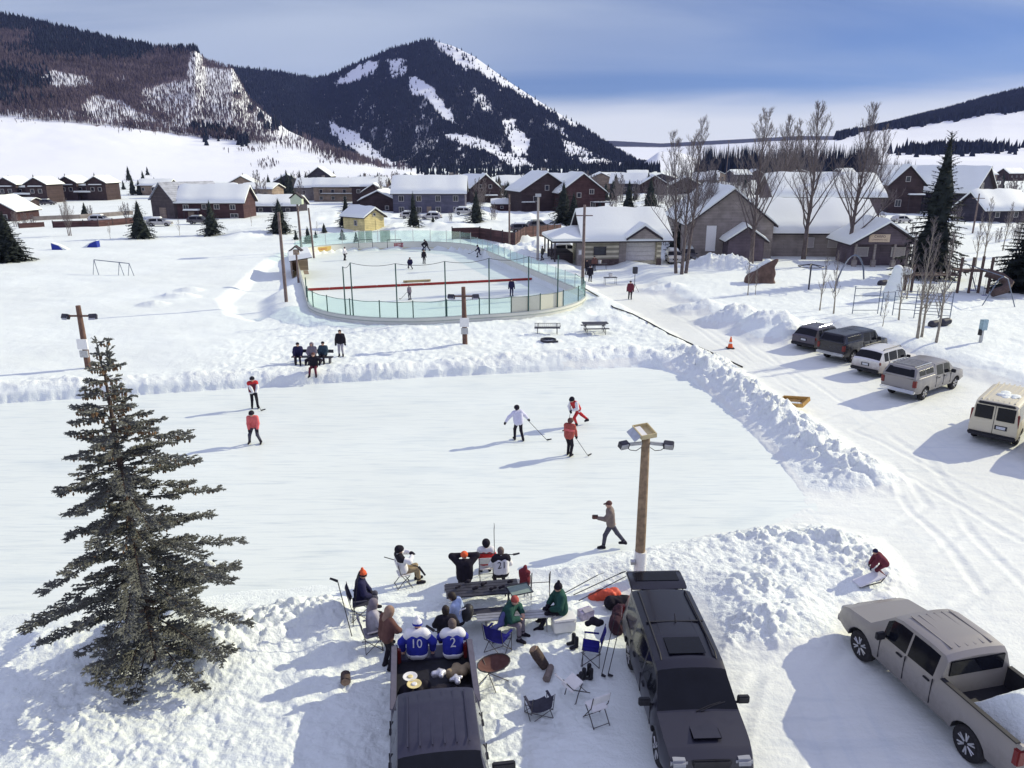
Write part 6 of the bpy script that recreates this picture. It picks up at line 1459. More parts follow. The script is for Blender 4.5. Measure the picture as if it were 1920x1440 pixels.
    q = MB(); q.prism([(-L/2+.24, 1.77), (-L/2-.05, 1.84), (-L/2-.62, 1.83), (-L/2-.72, 1.76), (-L/2-.6, 1.74), (-L/2+.1, 1.72)], -.76, .76, 'Y'); hh = q.build('hatch', suvp, e, bevel=.03, smooth=40)
    q = MB(); q.box((-L/2-.30, 0, 1.845), (.42, 1.2, .025)); q.build('hatch_glass', CARGLASS, hh)
    for s in (1, -1):
        q = MB(); q.tube([(-L/2+.4, s*.62, 1.80), (-L/2+.5, s*.62, 1.86), (.4, s*.64, 1.88), (.55, s*.64, 1.80)], .024, 6); q.build('roof_rail', BLACK, e)
        q = MB(); q.cyl((-L/2+.12, s*.7, 1.3), (-L/2-.12, s*.7, 1.76), .018, n=6); q.build('hatch_strut', METAL_D, e)
        for k in range(2): 
            q = MB(); q.box((-.55, s*(.14+.28*k), 1.852), (.9, .025, .016)); q.build('roof_rib', suvp, e)
    q = MB(); q.box((-.85, 0, 1.858), (.05, 1.42, .03)); q.build('roof_strip', BLACK, e)  # thin black strip straight across the roof
    q = MB(); q.box((.12, 0, 1.876), (.62, .86, .012)); q.build('sunroof', CARGLASS, e, bevel=.03)
    q = MB(); q.cyl((-.8, .02, 1.87), (-.94, .02, 2.02), .02, .012, 6); q.build('antenna', BLACK, e)
    q = MB(); q.box((2.05, -.0, 1.115), (.42, .62, .035)); q.build('hood_scoop', suvp, e, bevel=.02)
    for s in (1, -1):
        q = MB(); q.tube([(1.52, s*.05, 1.19), (1.42, s*.05+.3, 1.25), (1.36, s*.05+.58, 1.29)], .013, 5); q.build('wiper', BLACK, e)
    q = MB(); q.box((0, 0, 1.25), (0, 0, 0)) if False else None
    hd = -82; t = pickup_spec(L=5.65, W=2.0, H=1.90, R=.41, mw=.24, mh=.36, cabr=-.52, bed=(-2.825, -.52, 1.36, .86), bump=METAL)
    t['top'] = [(-2.825, 1.34), (-.54, 1.34), (-.52, 1.78), (-.42, 1.88), (0, 1.91), (1.05, 1.89), (1.35, 1.82), (1.95, 1.27), (2.1, 1.24), (2.6, 1.14), (2.825, .9)]; t['belt'] = [(-2.825, 1.31), (1.9, 1.2), (2.825, 1.0)]; t['side_glass'] = [(-.34, .5), (.56, 1.4)]; t['ws'] = (1.33, 1.93); t['axles'] = (-1.65, 1.85); t['mir'] = (1.45, 1.38); t['handles'] = [-.2, .75]
    e = vehicle('pickup_truck', 'dusty navy pickup backed up to the camp with fans sitting on its open tailgate', (-1.59, 13.08), hd, t, truckp)
    q = MB(); q.box((-2.825-.26, 0, .87), (.52, 1.6, .06)); q.build('tailgate', truckp, e, bevel=.015)
    for s in (1, -1):
        q = MB(); q.box((-1.67, s*.925, 1.372), (2.25, .14, .03)); q.build('rail_cap', mat('dusty_rail', (.10, .095, .13), rough=.7), e, bevel=.01)
    for k in range(6):
        q = MB(); q.box((.45, -.6+.24*k, 1.925), (1.5, .03, .018)); q.build('roof_rib', truckp, e)
    q = MB(); q.box((-.535, 0, 1.58), (.03, 1.5, .38)); q.build('rear_window', CARGLASS, e, bevel=.02)
    return e
TRUCK = build_vehicles()
# ------------------------------------------------------------------ people
def surface_net(val, org, h):
    s = val < 0; nx, ny, nz = val.shape
    c = s[:-1, :-1, :-1].astype(np.int8)
    tot = np.zeros((nx-1, ny-1, nz-1), np.int8)
    for dx in (0, 1):
        for dy in (0, 1):
            for dz in (0, 1): tot += s[dx:nx-1+dx, dy:ny-1+dy, dz:nz-1+dz]
    act = (tot > 0) & (tot < 8); ii, jj, kk = np.nonzero(act)
    if len(ii) == 0: return None, None
    idx = -np.ones(act.shape, np.int64); idx[ii, jj, kk] = np.arange(len(ii))
    acc = np.zeros((len(ii), 3)); cnt = np.zeros(len(ii))
    cs = [(0,0,0),(1,0,0),(0,1,0),(1,1,0),(0,0,1),(1,0,1),(0,1,1),(1,1,1)]
    for a, b in ((0,1),(2,3),(4,5),(6,7),(0,2),(1,3),(4,6),(5,7),(0,4),(1,5),(2,6),(3,7)):
        A, B = cs[a], cs[b]; va = val[ii+A[0], jj+A[1], kk+A[2]]; vb = val[ii+B[0], jj+B[1], kk+B[2]]
        m = (va < 0) != (vb < 0); t = np.where(m, va/np.where(m, va-vb, 1), 0)
        pa = np.array(A, float); d = np.array(B, float)-pa
        acc[m] += (pa+t[:, None]*d)[m]; cnt[m] += 1
    V = (acc/cnt[:, None]+np.stack([ii, jj, kk], 1))*h+org
    F = []
    for ax in range(3):
        sl0 = [slice(None)]*3; sl1 = [slice(None)]*3; sl0[ax] = slice(0, -1); sl1[ax] = slice(1, None)
        ch = s[tuple(sl0)] != s[tuple(sl1)]; e = np.argwhere(ch); o1, o2 = [(1, 2), (2, 0), (0, 1)][ax]
        lim = np.array(act.shape); ok = (e[:, o1] > 0) & (e[:, o2] > 0) & (e[:, o1] < lim[o1]) & (e[:, o2] < lim[o2]); e = e[ok]
        q = []
        for a, b in ((0, 0), (-1, 0), (-1, -1), (0, -1)):
            p = e.copy(); p[:, o1] += a; p[:, o2] += b; q.append(idx[p[:, 0], p[:, 1], p[:, 2]])
        q = np.stack(q, 1); flip = ~s[e[:, 0], e[:, 1], e[:, 2]]
        q[flip] = q[flip][:, ::-1]; F.append(q[(q >= 0).all(1)])
    return V, np.concatenate(F)[:, ::-1]
def sdf_mesh(name, prims, h, m, parent=None, k=.03, cut=None):
    """prims: (a, b, ra, rb) round cones blended into one continuous surface"""
    A = np.array([[*p[0]] for p in prims]); B = np.array([[*p[1]] for p in prims]); rr = np.array([max(p[2], p[3]) for p in prims])[:, None]
    lo = np.minimum(A-rr, B-rr).min(0)-3*h; hi = np.maximum(A+rr, B+rr).max(0)+3*h
    n = np.ceil((hi-lo)/h).astype(int)+1; val = np.full(n, 1.0)
    for a, b, ra, rb in prims:
        a = np.array(a, float); b = np.array(b, float); r = max(ra, rb)+k+2*h
        i0 = np.maximum(0, np.floor((np.minimum(a, b)-r-lo)/h).astype(int)); i1 = np.minimum(n, np.ceil((np.maximum(a, b)+r-lo)/h).astype(int)+1)
        X, Y, Z = np.meshgrid(*[lo[d]+h*np.arange(i0[d], i1[d]) for d in range(3)], indexing='ij')
        d = b-a; L2 = float(d @ d)+1e-12; t = np.clip(((X-a[0])*d[0]+(Y-a[1])*d[1]+(Z-a[2])*d[2])/L2, 0, 1)
        dist = np.sqrt((X-a[0]-t*d[0])**2+(Y-a[1]-t*d[1])**2+(Z-a[2]-t*d[2])**2)-(ra+t*(rb-ra))
        sl = tuple(slice(i0[q], i1[q]) for q in range(3)); cur = val[sl]
        hh = np.clip(.5+.5*(cur-dist)/k, 0, 1); val[sl] = cur*(1-hh)+dist*hh-k*hh*(1-hh)
    if cut:
        X, Y, Z = np.meshgrid(*[lo[d]+h*np.arange(n[d]) for d in range(3)], indexing='ij')
        for nrm, off in cut.get('planes', []): val = np.maximum(val, X*nrm[0]+Y*nrm[1]+Z*nrm[2]-off)
        for c, r in cut.get('holes', []): val = np.maximum(val, r-np.sqrt((X-c[0])**2+(Y-c[1])**2+(Z-c[2])**2))
    V, F = surface_net(val, lo, h)
    if V is None: return None
    return np_mesh(name, V, F, m, parent, smooth=True)
SKIN = mat('skin', (.52, .32, .24), rough=.6, var=.08); HAIR_D = mat('dark_hair', (.025, .018, .016), rough=.7, var=.3, scale=40); HAIR_G = mat('grey_brown_hair', (.12, .09, .08), rough=.7, var=.3, scale=40)
def cloth(name, col, var=.18, rough=.9): return mat('cloth_'+name, col, rough=rough, var=var, scale=7, bump=.35, bscale=28, spec=.15)
C_BLACK = cloth('black', (.020, .018, .026)); C_NAVY = cloth('navy', (.022, .022, .060)); C_BLUE = cloth('blue', (.030, .038, .30)); C_WHITE = cloth('white', (.72, .72, .74), var=.05); C_RED = cloth('red', (.46, .035, .04)); C_CORAL = cloth('coral', (.62, .14, .14))
C_ORANGE = cloth('orange', (.72, .13, .05)); C_BRICK = cloth('brick', (.36, .085, .07)); C_MAROON = cloth('maroon', (.13, .03, .045)); C_GREY = cloth('grey', (.18, .16, .19)); C_TAUPE = cloth('taupe', (.20, .165, .15)); C_GREEN = cloth('green', (.022, .070, .058)); C_KHAKI = cloth('khaki', (.30, .235, .15)); C_TEAL = cloth('teal', (.035, .06, .085))
C_DENIM = cloth('denim', (.07, .07, .095)); C_LBLUE = cloth('light_blue', (.34, .42, .62)); C_BROWN = cloth('brown', (.12, .062, .055)); C_FUR = cloth('fur', (.25, .17, .13)); C_LAV = cloth('lavender', (.60, .60, .74), var=.05); C_PALE = cloth('pale_grey', (.34, .33, .38))
V3 = lambda *a: Vector(a)
def ik(a, t, l1, l2, pole):
    d = t-a; L = min(max(d.length, .05), (l1+l2)*.998); d.normalize(); t2 = a+d*L
    x = (l1*l1-l2*l2+L*L)/(2*L); hgt = math.sqrt(max(0, l1*l1-x*x)); p = pole-d*pole.dot(d); p = p.normalized() if p.length > 1e-5 else d.orthogonal().normalized()
    return a+d*x+p*hgt, t2
def person(label, loc, heading, jacket, pants, shoes=C_BLACK, hat=('beanie', C_BLACK), gloves=C_BLACK, s=1.0, res=.02, pel=(0, 0, .95), lean=0.0, side=0.0, head=(0, 0), wl=(.06, .30, .86), wr=(.06, -.30, .86), fl=(0, .12, .09), fr=(0, -.12, .09), toe=0.0,
           pole_l=(-.3, 1, -.2), pole_r=(-.3, -1, -.2), kp=(1, 0, .1), number=None, yoke=None, hem=None, sleeve=None, stripe=None, bulk=1.0, skates=False, hair=None, back_ink=None, long=0.0, eyes=False, group=None):
    pv = V3(*pel); R = Matrix.Rotation(math.radians(lean), 3, 'Y') @ Matrix.Rotation(math.radians(side), 3, 'X')
    U = lambda x, y, z: pv+R @ V3(x, y, z)
    chest = U(0, 0, .34); neck = U(0, 0, .54); HR = R @ Matrix.Rotation(math.radians(head[0]), 3, 'Z') @ Matrix.Rotation(math.radians(head[1]), 3, 'Y')
    hc = neck+R @ V3(.015, 0, .03)+HR @ V3(.025, 0, .115); Hd = lambda x, y, z: hc+HR @ V3(x, y, z)
    sh = {1: U(0, .185, .475), -1: U(0, -.185, .475)}; hp = {1: pv+V3(0, .095, -.03), -1: pv+V3(0, -.095, -.03)}
    W = {1: V3(*wl), -1: V3(*wr)}; Fo = {1: V3(*fl), -1: V3(*fr)}; PL = {1: V3(*pole_l), -1: V3(*pole_r)}
    el, wri, kn, an = {}, {}, {}, {}
    for q in (1, -1):
        el[q], wri[q] = ik(sh[q], W[q], .29, .26, PL[q]); kn[q], an[q] = ik(hp[q], Fo[q], .44, .43, V3(*kp))
    toes = {q: an[q]+Matrix.Rotation(math.radians(toe), 3, 'Y') @ V3(.17, .02*q, -.045) for q in (1, -1)}; heel = {q: an[q]+Matrix.Rotation(math.radians(toe), 3, 'Y') @ V3(-.04, 0, -.045) for q in (1, -1)}
    b = []                                            # the continuous body
    tor = [(U(0, .09, .04), U(0, .10, .40), .115, .115), (U(0, -.09, .04), U(0, -.10, .40), .115, .115), (U(.0, .1, .46), U(0, -.1, .46), .085, .085), (hp[1], hp[-1], .11, .11)]
    b += tor; b.append((neck+R @ V3(0, 0, -.05), Hd(-.01, 0, -.05), .056, .052)); b.append((Hd(-.012, 0, .03), Hd(.012, 0, -.035), .098, .076)); b.append((Hd(.025, 0, -.06), Hd(.045, 0, -.075), .05, .035)); b.append((Hd(.085, 0, -.005), Hd(.108, 0, -.03), .012, .016))
    for q in (1, -1):
        b.append((Hd(0, q*.082, .0), Hd(-.01, q*.088, -.02), .016, .012))
        b += [(sh[q], el[q], .055, .045), (el[q], wri[q], .045, .030), (hp[q], kn[q], .085, .06), (kn[q], an[q], .06, .042), (an[q], toes[q], .04, .03), (an[q], heel[q], .04, .035)]
    def hand(q, grow=0.0):
        d = (wri[q]-el[q]).normalized(); sd_ = V3(0, q, 0)-d*d.dot(V3(0, q, 0)); sd_ = sd_.normalized() if sd_.length > .1 else d.orthogonal().normalized(); up = d.cross(sd_)
        ps = [(wri[q]-d*.02, wri[q]+d*.075+sd_*.018, .028+grow, .026+grow), (wri[q]+d*.03-sd_*.015, wri[q]+d*.078-sd_*.02, .026+grow, .022+grow)]
        for j, (o, ln) in enumerate(((-.032, .062), (-.011, .075), (.011, .07), (.032, .055))):
            k0 = wri[q]+d*.085+sd_*o; k1 = k0+d*ln*.55-up*.018*q; k2 = k1+d*ln*.35-up*.035*q
            ps += [(k0, k1, .0105+grow, .010+grow), (k1, k2, .010+grow, .009+grow)]
        t0 = wri[q]+d*.03-sd_*.03; ps.append((t0, t0+d*.05-sd_*.03, .0125+grow, .011+grow)); return ps
    for q in (1, -1): b += hand(q)
    o = sdf_mesh('person', b, res, SKIN, None, k=.022)
    o.location = loc; o.rotation_euler = (0, 0, math.radians(heading)); o.scale = (s, s, s); tag(o, label, 'person', group)
    g = .022*bulk+.01
    jk = [(p[0], p[1], p[2]+g, p[3]+g) for p in tor[:3]]+[(U(0, .07, .0-long), U(0, .09, .15), .115+g, .115+g), (U(0, -.07, .0-long), U(0, -.09, .15), .115+g, .115+g), (U(0, 0, .5), U(.0, 0, .56), .075, .07)]
    arms = []
    for q in (1, -1): arms += [(sh[q], el[q], .062+g, .052+g), (el[q], el[q].lerp(wri[q], .93), .052+g, .04+g*.8)]
    if sleeve is None: jk += arms
    J = sdf_mesh('jacket', jk, res, jacket, o, k=.03)
    if sleeve is not None: sdf_mesh('sleeves', arms, res, sleeve, o, k=.03)
    if yoke is not None: sdf_mesh('yoke', [(U(0, .14, .475), U(0, -.14, .475), .085+g+.012, .085+g+.012), (sh[1], sh[1].lerp(el[1], .25), .068+g+.008, .06+g+.008), (sh[-1], sh[-1].lerp(el[-1], .25), .068+g+.008, .06+g+.008)], res, yoke, o, k=.04)
    if hem is not None: sdf_mesh('hem', [(U(0, .085, .0-long), U(0, -.085, .0-long), .115+g+.014, .115+g+.014)], res, hem, o, k=.04, cut={'planes': [(tuple(R @ V3(0, 0, 1)), (R @ V3(0, 0, 1)).dot(U(0, 0, .0-long)))]})
    if stripe is not None:
        sdf_mesh('chest_band', [(U(0, .095, .30), U(0, -.095, .30), .115+g+.010, .115+g+.010)], res, stripe, o, k=.04, cut={'planes': [(tuple(R @ V3(0, 0, 1)), (R @ V3(0, 0, 1)).dot(U(0, 0, .36))), (tuple(R @ V3(0, 0, -1)), -(R @ V3(0, 0, 1)).dot(U(0, 0, .24)))]})
    lg = [(hp[1], hp[-1], .118, .118), (pv+V3(0, .06, .04), pv+V3(0, -.06, .04), .12, .12)]
    for q in (1, -1): lg += [(hp[q], kn[q], .10, .076), (kn[q], kn[q].lerp(an[q], .9), .076, .062)]
    sdf_mesh('trousers', lg, res, pants, o, k=.03)
    for q in (1, -1):
        sdf_mesh('boot', [(kn[q].lerp(an[q], .72), an[q], .066, .058), (an[q], toes[q], .055, .045), (heel[q], an[q], .05, .055), (heel[q], toes[q], .042, .042)], min(res, .02), shoes, o, k=.02)
        if skates:
            m = MB(); a = heel[q]+V3(-.03, 0, -.055); c = toes[q]+V3(.04, 0, -.055); m.tube([a, c], .009, 4); m.build('skate_blade', METAL, o)
        if gloves is not None: sdf_mesh('glove', hand(q, .012), min(res, .016), gloves, o, k=.012)
    kind, hm = hat
    up = HR @ V3(0, 0, 1); fw = HR @ V3(1, 0, 0)
    if kind == 'beanie':
        H_ = sdf_mesh('hat', [(Hd(-.015, 0, .045), Hd(.0, 0, .02), .113, .112)], min(res, .018), hm, o, k=.02, cut={'planes': [(tuple(-(up*.95-fw*.25)), -(up*.95-fw*.25).dot(Hd(0, 0, .012)))]})
    elif kind == 'pom':
        H_ = sdf_mesh('hat', [(Hd(-.015, 0, .055), Hd(.0, 0, .02), .112, .113), (Hd(-.02, 0, .11), Hd(-.03, 0, .16), .06, .035), (Hd(-.035, 0, .19), Hd(-.035, 0, .20), .042, .04)], min(res, .016), hm, o, k=.03, cut={'planes': [(tuple(-up), -up.dot(Hd(0, 0, .0)))]})
        sdf_mesh('hat_band', [(Hd(-.012, 0, .03), Hd(0, 0, .03), .119, .118)], min(res, .016), C_BLUE if hm is C_WHITE else C_BLACK, H_, k=.02, cut={'planes': [(tuple(-up), -up.dot(Hd(0, 0, -.005))), (tuple(up), up.dot(Hd(0, 0, .055)))]})
    elif kind == 'helmet':
        H_ = sdf_mesh('helmet', [(Hd(-.03, 0, .04), Hd(.015, 0, .035), .130, .125), (Hd(-.05, 0, -.04), Hd(-.05, 0, .0), .095, .1)], min(res, .018), hm, o, k=.03, cut={'planes': [(tuple(-(up*.93-fw*.36)), -(up*.93-fw*.36).dot(Hd(0, 0, -.02)))]})
        m = MB(); m.tube([Hd(.10, .075, .0), Hd(.125, .035, -.01), Hd(.13, 0, -.012), Hd(.125, -.035, -.01), Hd(.10, -.075, .0)], .006, 4); m.build('visor_rim', METAL, H_)
    elif kind == 'cap':
        H_ = sdf_mesh('cap', [(Hd(-.012, 0, .045), Hd(.005, 0, .03), .108, .106)], min(res, .018), hm, o, k=.02, cut={'planes': [(tuple(-up), -up.dot(Hd(0, 0, .03)))]})
        sdf_mesh('brim', [(Hd(.10, .03, .045), Hd(.175, .02, .03), .018, .014), (Hd(.10, -.03, .045), Hd(.175, -.02, .03), .018, .014), (Hd(.12, .03, .04), Hd(.12, -.03, .04), .018, .018)], min(res, .014), hm, H_, k=.02)
    elif kind == 'hood':
        sdf_mesh('hood', [(Hd(-.02, 0, .03), Hd(-.015, 0, -.04), .135, .125), (Hd(-.06, 0, -.08), neck+R @ V3(-.05, 0, -.02), .10, .10)], min(res, .02), hm, o, k=.04, cut={'holes': [(tuple(Hd(.13, 0, -.01)), .105)]})
    elif kind == 'hair':
        sdf_mesh('hair', [(Hd(-.022, 0, .035), Hd(-.03, 0, -.02), .106, .098), (Hd(.02, 0, .07), Hd(-.02, 0, .06), .07, .08)], min(res, .018), hm, o, k=.03, cut={'holes': [(tuple(Hd(.125, 0, -.03)), .10)]})
    if hair is not None: sdf_mesh('hair', [(Hd(-.05, 0, -.02), Hd(-.06, 0, -.09), .085, .07)], min(res, .018), hair, o, k=.02)
    if eyes:
        for q in (1, -1):
            m = MB(); m.ball(Hd(.083, q*.034, .008), (.011, .012, .008), 7, 5); m.build('eye', BLACK, o)
        m = MB(); m.tube([Hd(.076, .022, -.062), Hd(.086, 0, -.06), Hd(.076, -.022, -.062)], .006, 5); m.build('mouth', mat('lips', (.34, .13, .12), rough=.6), o)
    if number:
        t = text_obj('jersey_number', number, .34 if len(number) < 2 else .31, back_ink or C_WHITE, o, (0, 0, 0), (0, 0, 0), extrude=0.0)
        jv = np.array([v.co[:] for v in J.data.vertices]); Ri = np.array(R.transposed()); loc_j = (jv-np.array(pv)) @ Ri.T
        bk = loc_j[loc_j[:, 0] < -.02]
        bm = bmesh.new(); bm.from_mesh(t.data); bmesh.ops.triangulate(bm, faces=bm.faces); bmesh.ops.subdivide_edges(bm, edges=[e_ for e_ in bm.edges if e_.calc_length() > .05], cuts=3); bm.to_mesh(t.data); bm.free()
        for v in t.data.vertices:
            y = -v.co.x*.92; zz = .30+v.co.y; d2 = (bk[:, 1]-y)**2+(bk[:, 2]-zz)**2; x = bk[np.argsort(d2)[:4], 0].min()-.010
            v.co = U(x, y, zz)
    return o
SEAT = lambda h=.45, ex=.44: dict(pel=(0, 0, h+.10), fl=(ex, .14, .09), fr=(ex, -.14, .09), wl=(.30, .16, h+.17), wr=(.30, -.16, h+.17), kp=(.6, 0, 1), pole_l=(-.4, 1, -.3), pole_r=(-.4, -1, -.3))
STICK_G = 'hockey sticks at the camp'
def stick(label, a, b, blade=(.26, 0, .02), m=None, group=None, r=.014):
    """hockey stick: shaft from butt a to heel b, curved blade running on from the heel along blade"""
    a = Vector(a); b = Vector(b); e = empty('hockey_stick', b, 0, label, 'hockey stick', group)
    q = MB(); q.tube([a-b, Vector((0, 0, 0))], r, 4); q.build('shaft', m or BLACK, e)
    bl = Vector(blade); d = (b-a).normalized(); n = d.cross(bl); n = n.normalized() if n.length > 1e-4 else Vector((0, 1, 0)); upv = bl.cross(n).normalized()
    q = MB(); pts = []
    for k in range(6):
        t = k/5; c = bl*t+n*(.03*t*t); w = .038*(1-.25*t); pts += [c+upv*w+n*.006, c-upv*w+n*.006, c-upv*w-n*.006, c+upv*w-n*.006]
    fs = []
    for k in range(5):
        for j in range(4): fs.append((k*4+j, k*4+(j+1) % 4, (k+1)*4+(j+1) % 4, (k+1)*4+j))
    fs += [(3, 2, 1, 0), (20, 21, 22, 23)]; q.add(pts, fs); q.build('blade', BLACK, e); return e
def build_people():
    N, M, Fr = .014, .02, .034
    I = lambda px, py: P(px, py, 0.012)
    # --- skaters on the pond
    p = I(478, 765); person('skater in a red and white jersey standing by the far bank of the pond ice', p, -65, C_MAROON, C_BLACK, hat=('helmet', C_BLACK), res=M, sleeve=C_WHITE, hem=C_WHITE, yoke=C_RED, skates=True, fl=(.05, .15, .1), fr=(-.05, -.13, .1), wl=(.28, .12, .95), wr=(.30, .0, .88), lean=6)
    stick('stick held by the skater in the red and white jersey', p+V3(.10, -.25, 1.0), p+V3(.50, -.55, .05), (.2, .14, .02))
    p = I(479, 831); person('skater in a coral pink jersey crouching with feet apart', p, -85, C_CORAL, C_DENIM, hat=('helmet', C_BLACK), res=M, skates=True, pel=(-.06, 0, .86), lean=16, fl=(.05, .27, .1), fr=(0, -.26, .1), wl=(.24, .22, .80), wr=(.26, -.16, .78))
    p = I(972, 826); person('skater in a pale lavender white jersey with arms spread, seen from behind', p, 105, C_LAV, C_BLACK, hat=('helmet', C_BLACK), res=M, skates=True, s=1.0, pel=(-.02, 0, .92), lean=10, side=-4, fl=(.14, .14, .1), fr=(-.12, -.20, .1), wl=(.10, .58, .98), wr=(.22, -.58, .92), yoke=C_LAV, kp=(1, 0, .1))
    stick('stick reaching right from the pale jerseyed skater', p+V3(.45, .2, .95), p+V3(1.35, -.05, .05), (.22, .06, .02))
    p = I(1083, 797); person('skater in red trousers pushing off in a low stride', p, -140, C_RED, C_RED, hat=('helmet', C_BLACK), res=M, skates=True, pel=(.05, 0, .86), lean=32, fl=(.12, .04, .1), fr=(-.62, .25, .12), wl=(.50, .12, .92), wr=(.45, -.1, .85), sleeve=C_WHITE, hem=C_WHITE, hair=HAIR_D)
    stick('stick held by the red trousered skater', p+V3(-.35, -.25, 1.0), p+V3(-.62, -.9, .05), (-.2, -.1, .02))
    p = I(1066, 855); person('skater in an orange red jersey seen from behind with the stick to the right', p, 60, C_BRICK, C_BLACK, hat=('helmet', C_BROWN), res=M, skates=True, lean=8, fl=(.10, .08, .1), fr=(-.04, -.12, .1), wl=(.28, .10, .98), wr=(.34, -.22, .86), stripe=C_CORAL, yoke=C_BRICK)
    stick('stick held out to the right by the orange red skater', p+V3(.22, .1, .98), p+V3(.86, -.1, .06), (.16, .16, .02))
    p = GP(1143, 1027); person('person in a taupe jacket and cap walking left along the near edge of the ice', p, 176, C_TAUPE, C_DENIM, hat=('cap', C_BROWN), res=N, gloves=None, fl=(.22, .06, .08), fr=(-.52, -.05, .20), pel=(0, 0, .94), lean=4, wl=(.44, .10, 1.16), wr=(-.12, -.26, .86), eyes=True, pole_l=(-.6, .6, -1), toe=0)
    e = empty('phone', p+Matrix.Rotation(math.radians(176), 3, 'Z') @ V3(.52, .08, 1.19), math.radians(176), 'dark box held out by the walker in the taupe jacket', 'box'); q = MB(); q.box((0.02, 0, 0), (.20, .12, .12)); q.build('case', C_BROWN, e, bevel=.015); q = MB(); q.box((.0, 0, .062), (.15, .08, .01)); q.build('lid', BLACK, e)
    # --- watchers on the bench behind the pond
    b = GP(585, 684); rz = math.radians(-3); e = empty('bench', b+V3(0, .25, 0), rz, 'plain bench holding the three seated watchers behind the pond', 'bench')
    q = MB(); q.box((0, 0, .45), (2.6, .34, .06)); q.build('seat', METAL_D, e); q = MB(); q.box((0, .2, .78), (2.6, .05, .2)); q.build('backrest', METAL_D, e)
    for x in (-1.1, 1.1): q = MB(); q.box((x, 0, .21), (.08, .3, .45)); q.build('leg', METAL_D, e)
    p = GP(561, 682); person('heavy watcher in a navy jacket on the left end of the bench', p, -82, C_NAVY, C_BLACK, res=M, hat=('beanie', C_BLACK), gloves=None, bulk=1.9, **{**SEAT(), 'wl': (.36, .2, .62), 'wr': (.36, -.2, .62)})
    p = GP(587, 681); person('watcher in a grey hooded jacket in the middle of the bench', p, -90, C_GREY, C_DENIM, res=M, hat=('hood', C_GREY), bulk=1.5, **SEAT())
    p = GP(608, 680); person('watcher in a dark teal coat on the right end of the bench', p, -95, C_TEAL, C_BLACK, res=M, hat=('beanie', C_BLACK), bulk=1.6, **SEAT())
    p = GP(590, 700); person('watcher in black sitting on the snow lip in front of the bench', p, -88, C_BLACK, C_MAROON, res=M, hat=('beanie', C_BROWN), bulk=1.6, **{**SEAT(.25), 'wl': (.25, .42, .58), 'wr': (.25, -.42, .58), 'fl': (.5, .2, -.12), 'fr': (.5, -.2, -.12)})
    p = GP(640, 668); person('watcher standing in a black coat and pale grey trousers', p, -85, C_BLACK, C_PALE, res=M, hat=('hair', HAIR_D), gloves=C_BLACK, bulk=1.5)
    # --- players in the boarded rink
    R0 = lambda px, py: P(px, py, 0.03)
    person('player in a white jersey near the left boards of the far rink', R0(646, 488), -20, C_WHITE, C_BLACK, res=Fr, hat=('beanie', C_BLACK), skates=True, lean=8, wl=(.35, .1, .95), wr=(.35, -.1, .9))
    person('dark player bent against the far boards, left of a tangled pair', R0(792, 470), 20, C_BLACK, C_NAVY, res=Fr, hat=('helmet', C_BLACK), skates=True, lean=50, pel=(0, 0, .85), wl=(.5, .1, .8), wr=(.5, -.1, .7))
    person('dark player against the red advert, right of a tangled pair', R0(801, 470), 170, C_BLACK, C_BLACK, res=Fr, hat=('helmet', C_BLACK), skates=True, lean=28, pel=(0, 0, .88), fl=(.25, .15, .1), fr=(-.4, -.1, .1))
    person('player in black standing alone in the middle of the far rink', R0(795, 494), -60, C_BLACK, C_BLACK, res=Fr, hat=('beanie', C_BLACK), skates=True)
    person('player crouching on one knee in the middle of the far rink', R0(770, 504), -100, C_NAVY, C_DENIM, res=Fr, hat=('beanie', C_BLACK), skates=True, pel=(0, 0, .62), lean=14, fl=(.25, .3, .1), fr=(-.3, -.32, .1), wl=(.3, .2, .6), wr=(.3, -.2, .6))
    p = R0(899, 482); person('player in navy striding left with a stick on the far rink', p, 185, C_NAVY, C_DENIM, res=Fr, hat=('helmet', C_BLACK), skates=True, lean=20, pel=(0, 0, .88), fl=(.25, .1, .1), fr=(-.4, -.1, .14), wl=(.5, .05, .95), wr=(.45, -.05, .9)); stick('stick held by the navy player striding on the far rink', p+V3(-.4, 0, 1.0), p+V3(-1.3, -.1, .5), (-.25, 0, 0), r=.02)
    p = R0(769, 562); person('child in grey with a stick just inside the near glass', p, 130, C_GREY, C_DENIM, res=Fr, hat=('beanie', C_BROWN), skates=True, s=.80, lean=12, wl=(.3, .1, .8), wr=(.3, -.05, .75)); stick('stick held by the child in grey inside the near glass', p+V3(-.15, .2, .85), p+V3(-.9, .1, .05), (-.2, .1, .02), r=.02)
    person('player in navy standing near the right end of the red divider', R0(959, 555), -80, C_NAVY, C_NAVY, res=Fr, hat=('beanie', C_BLACK), skates=True, s=.95)
    # --- by the warming house
    Q = lambda px, py: GP(px, py)
    person('person in a long dark coat standing on the path with the speaker stand', Q(1181, 561), -95, C_MAROON, C_BLACK, res=M, hat=('beanie', C_BLACK), long=.16, bulk=1.3)
    person('person in a dark long coat on the path nearest the warming house pole', Q(1106, 528), -80, C_BLACK, C_BLACK, res=Fr, hat=('beanie', C_BLACK), long=.2, bulk=1.4)
    person('person in black standing against the warming house wall, left of a pair', Q(1099, 515), -60, C_BLACK, C_BLACK, res=Fr, hat=('hair', HAIR_D), bulk=1.4)
    person('person in brown standing against the warming house wall, right of a pair', Q(1114, 508), -110, C_BROWN, C_BLACK, res=Fr, hat=('beanie', C_BLACK), bulk=1.4)
    person('person in a dark olive coat walking behind the right boards of the rink', Q(1017, 488), 200, cloth('olive', (.05, .05, .04)), C_BLACK, res=Fr, hat=('beanie', C_BROWN), fl=(.18, .1, .09), fr=(-.2, -.1, .12), long=.1, bulk=1.3)
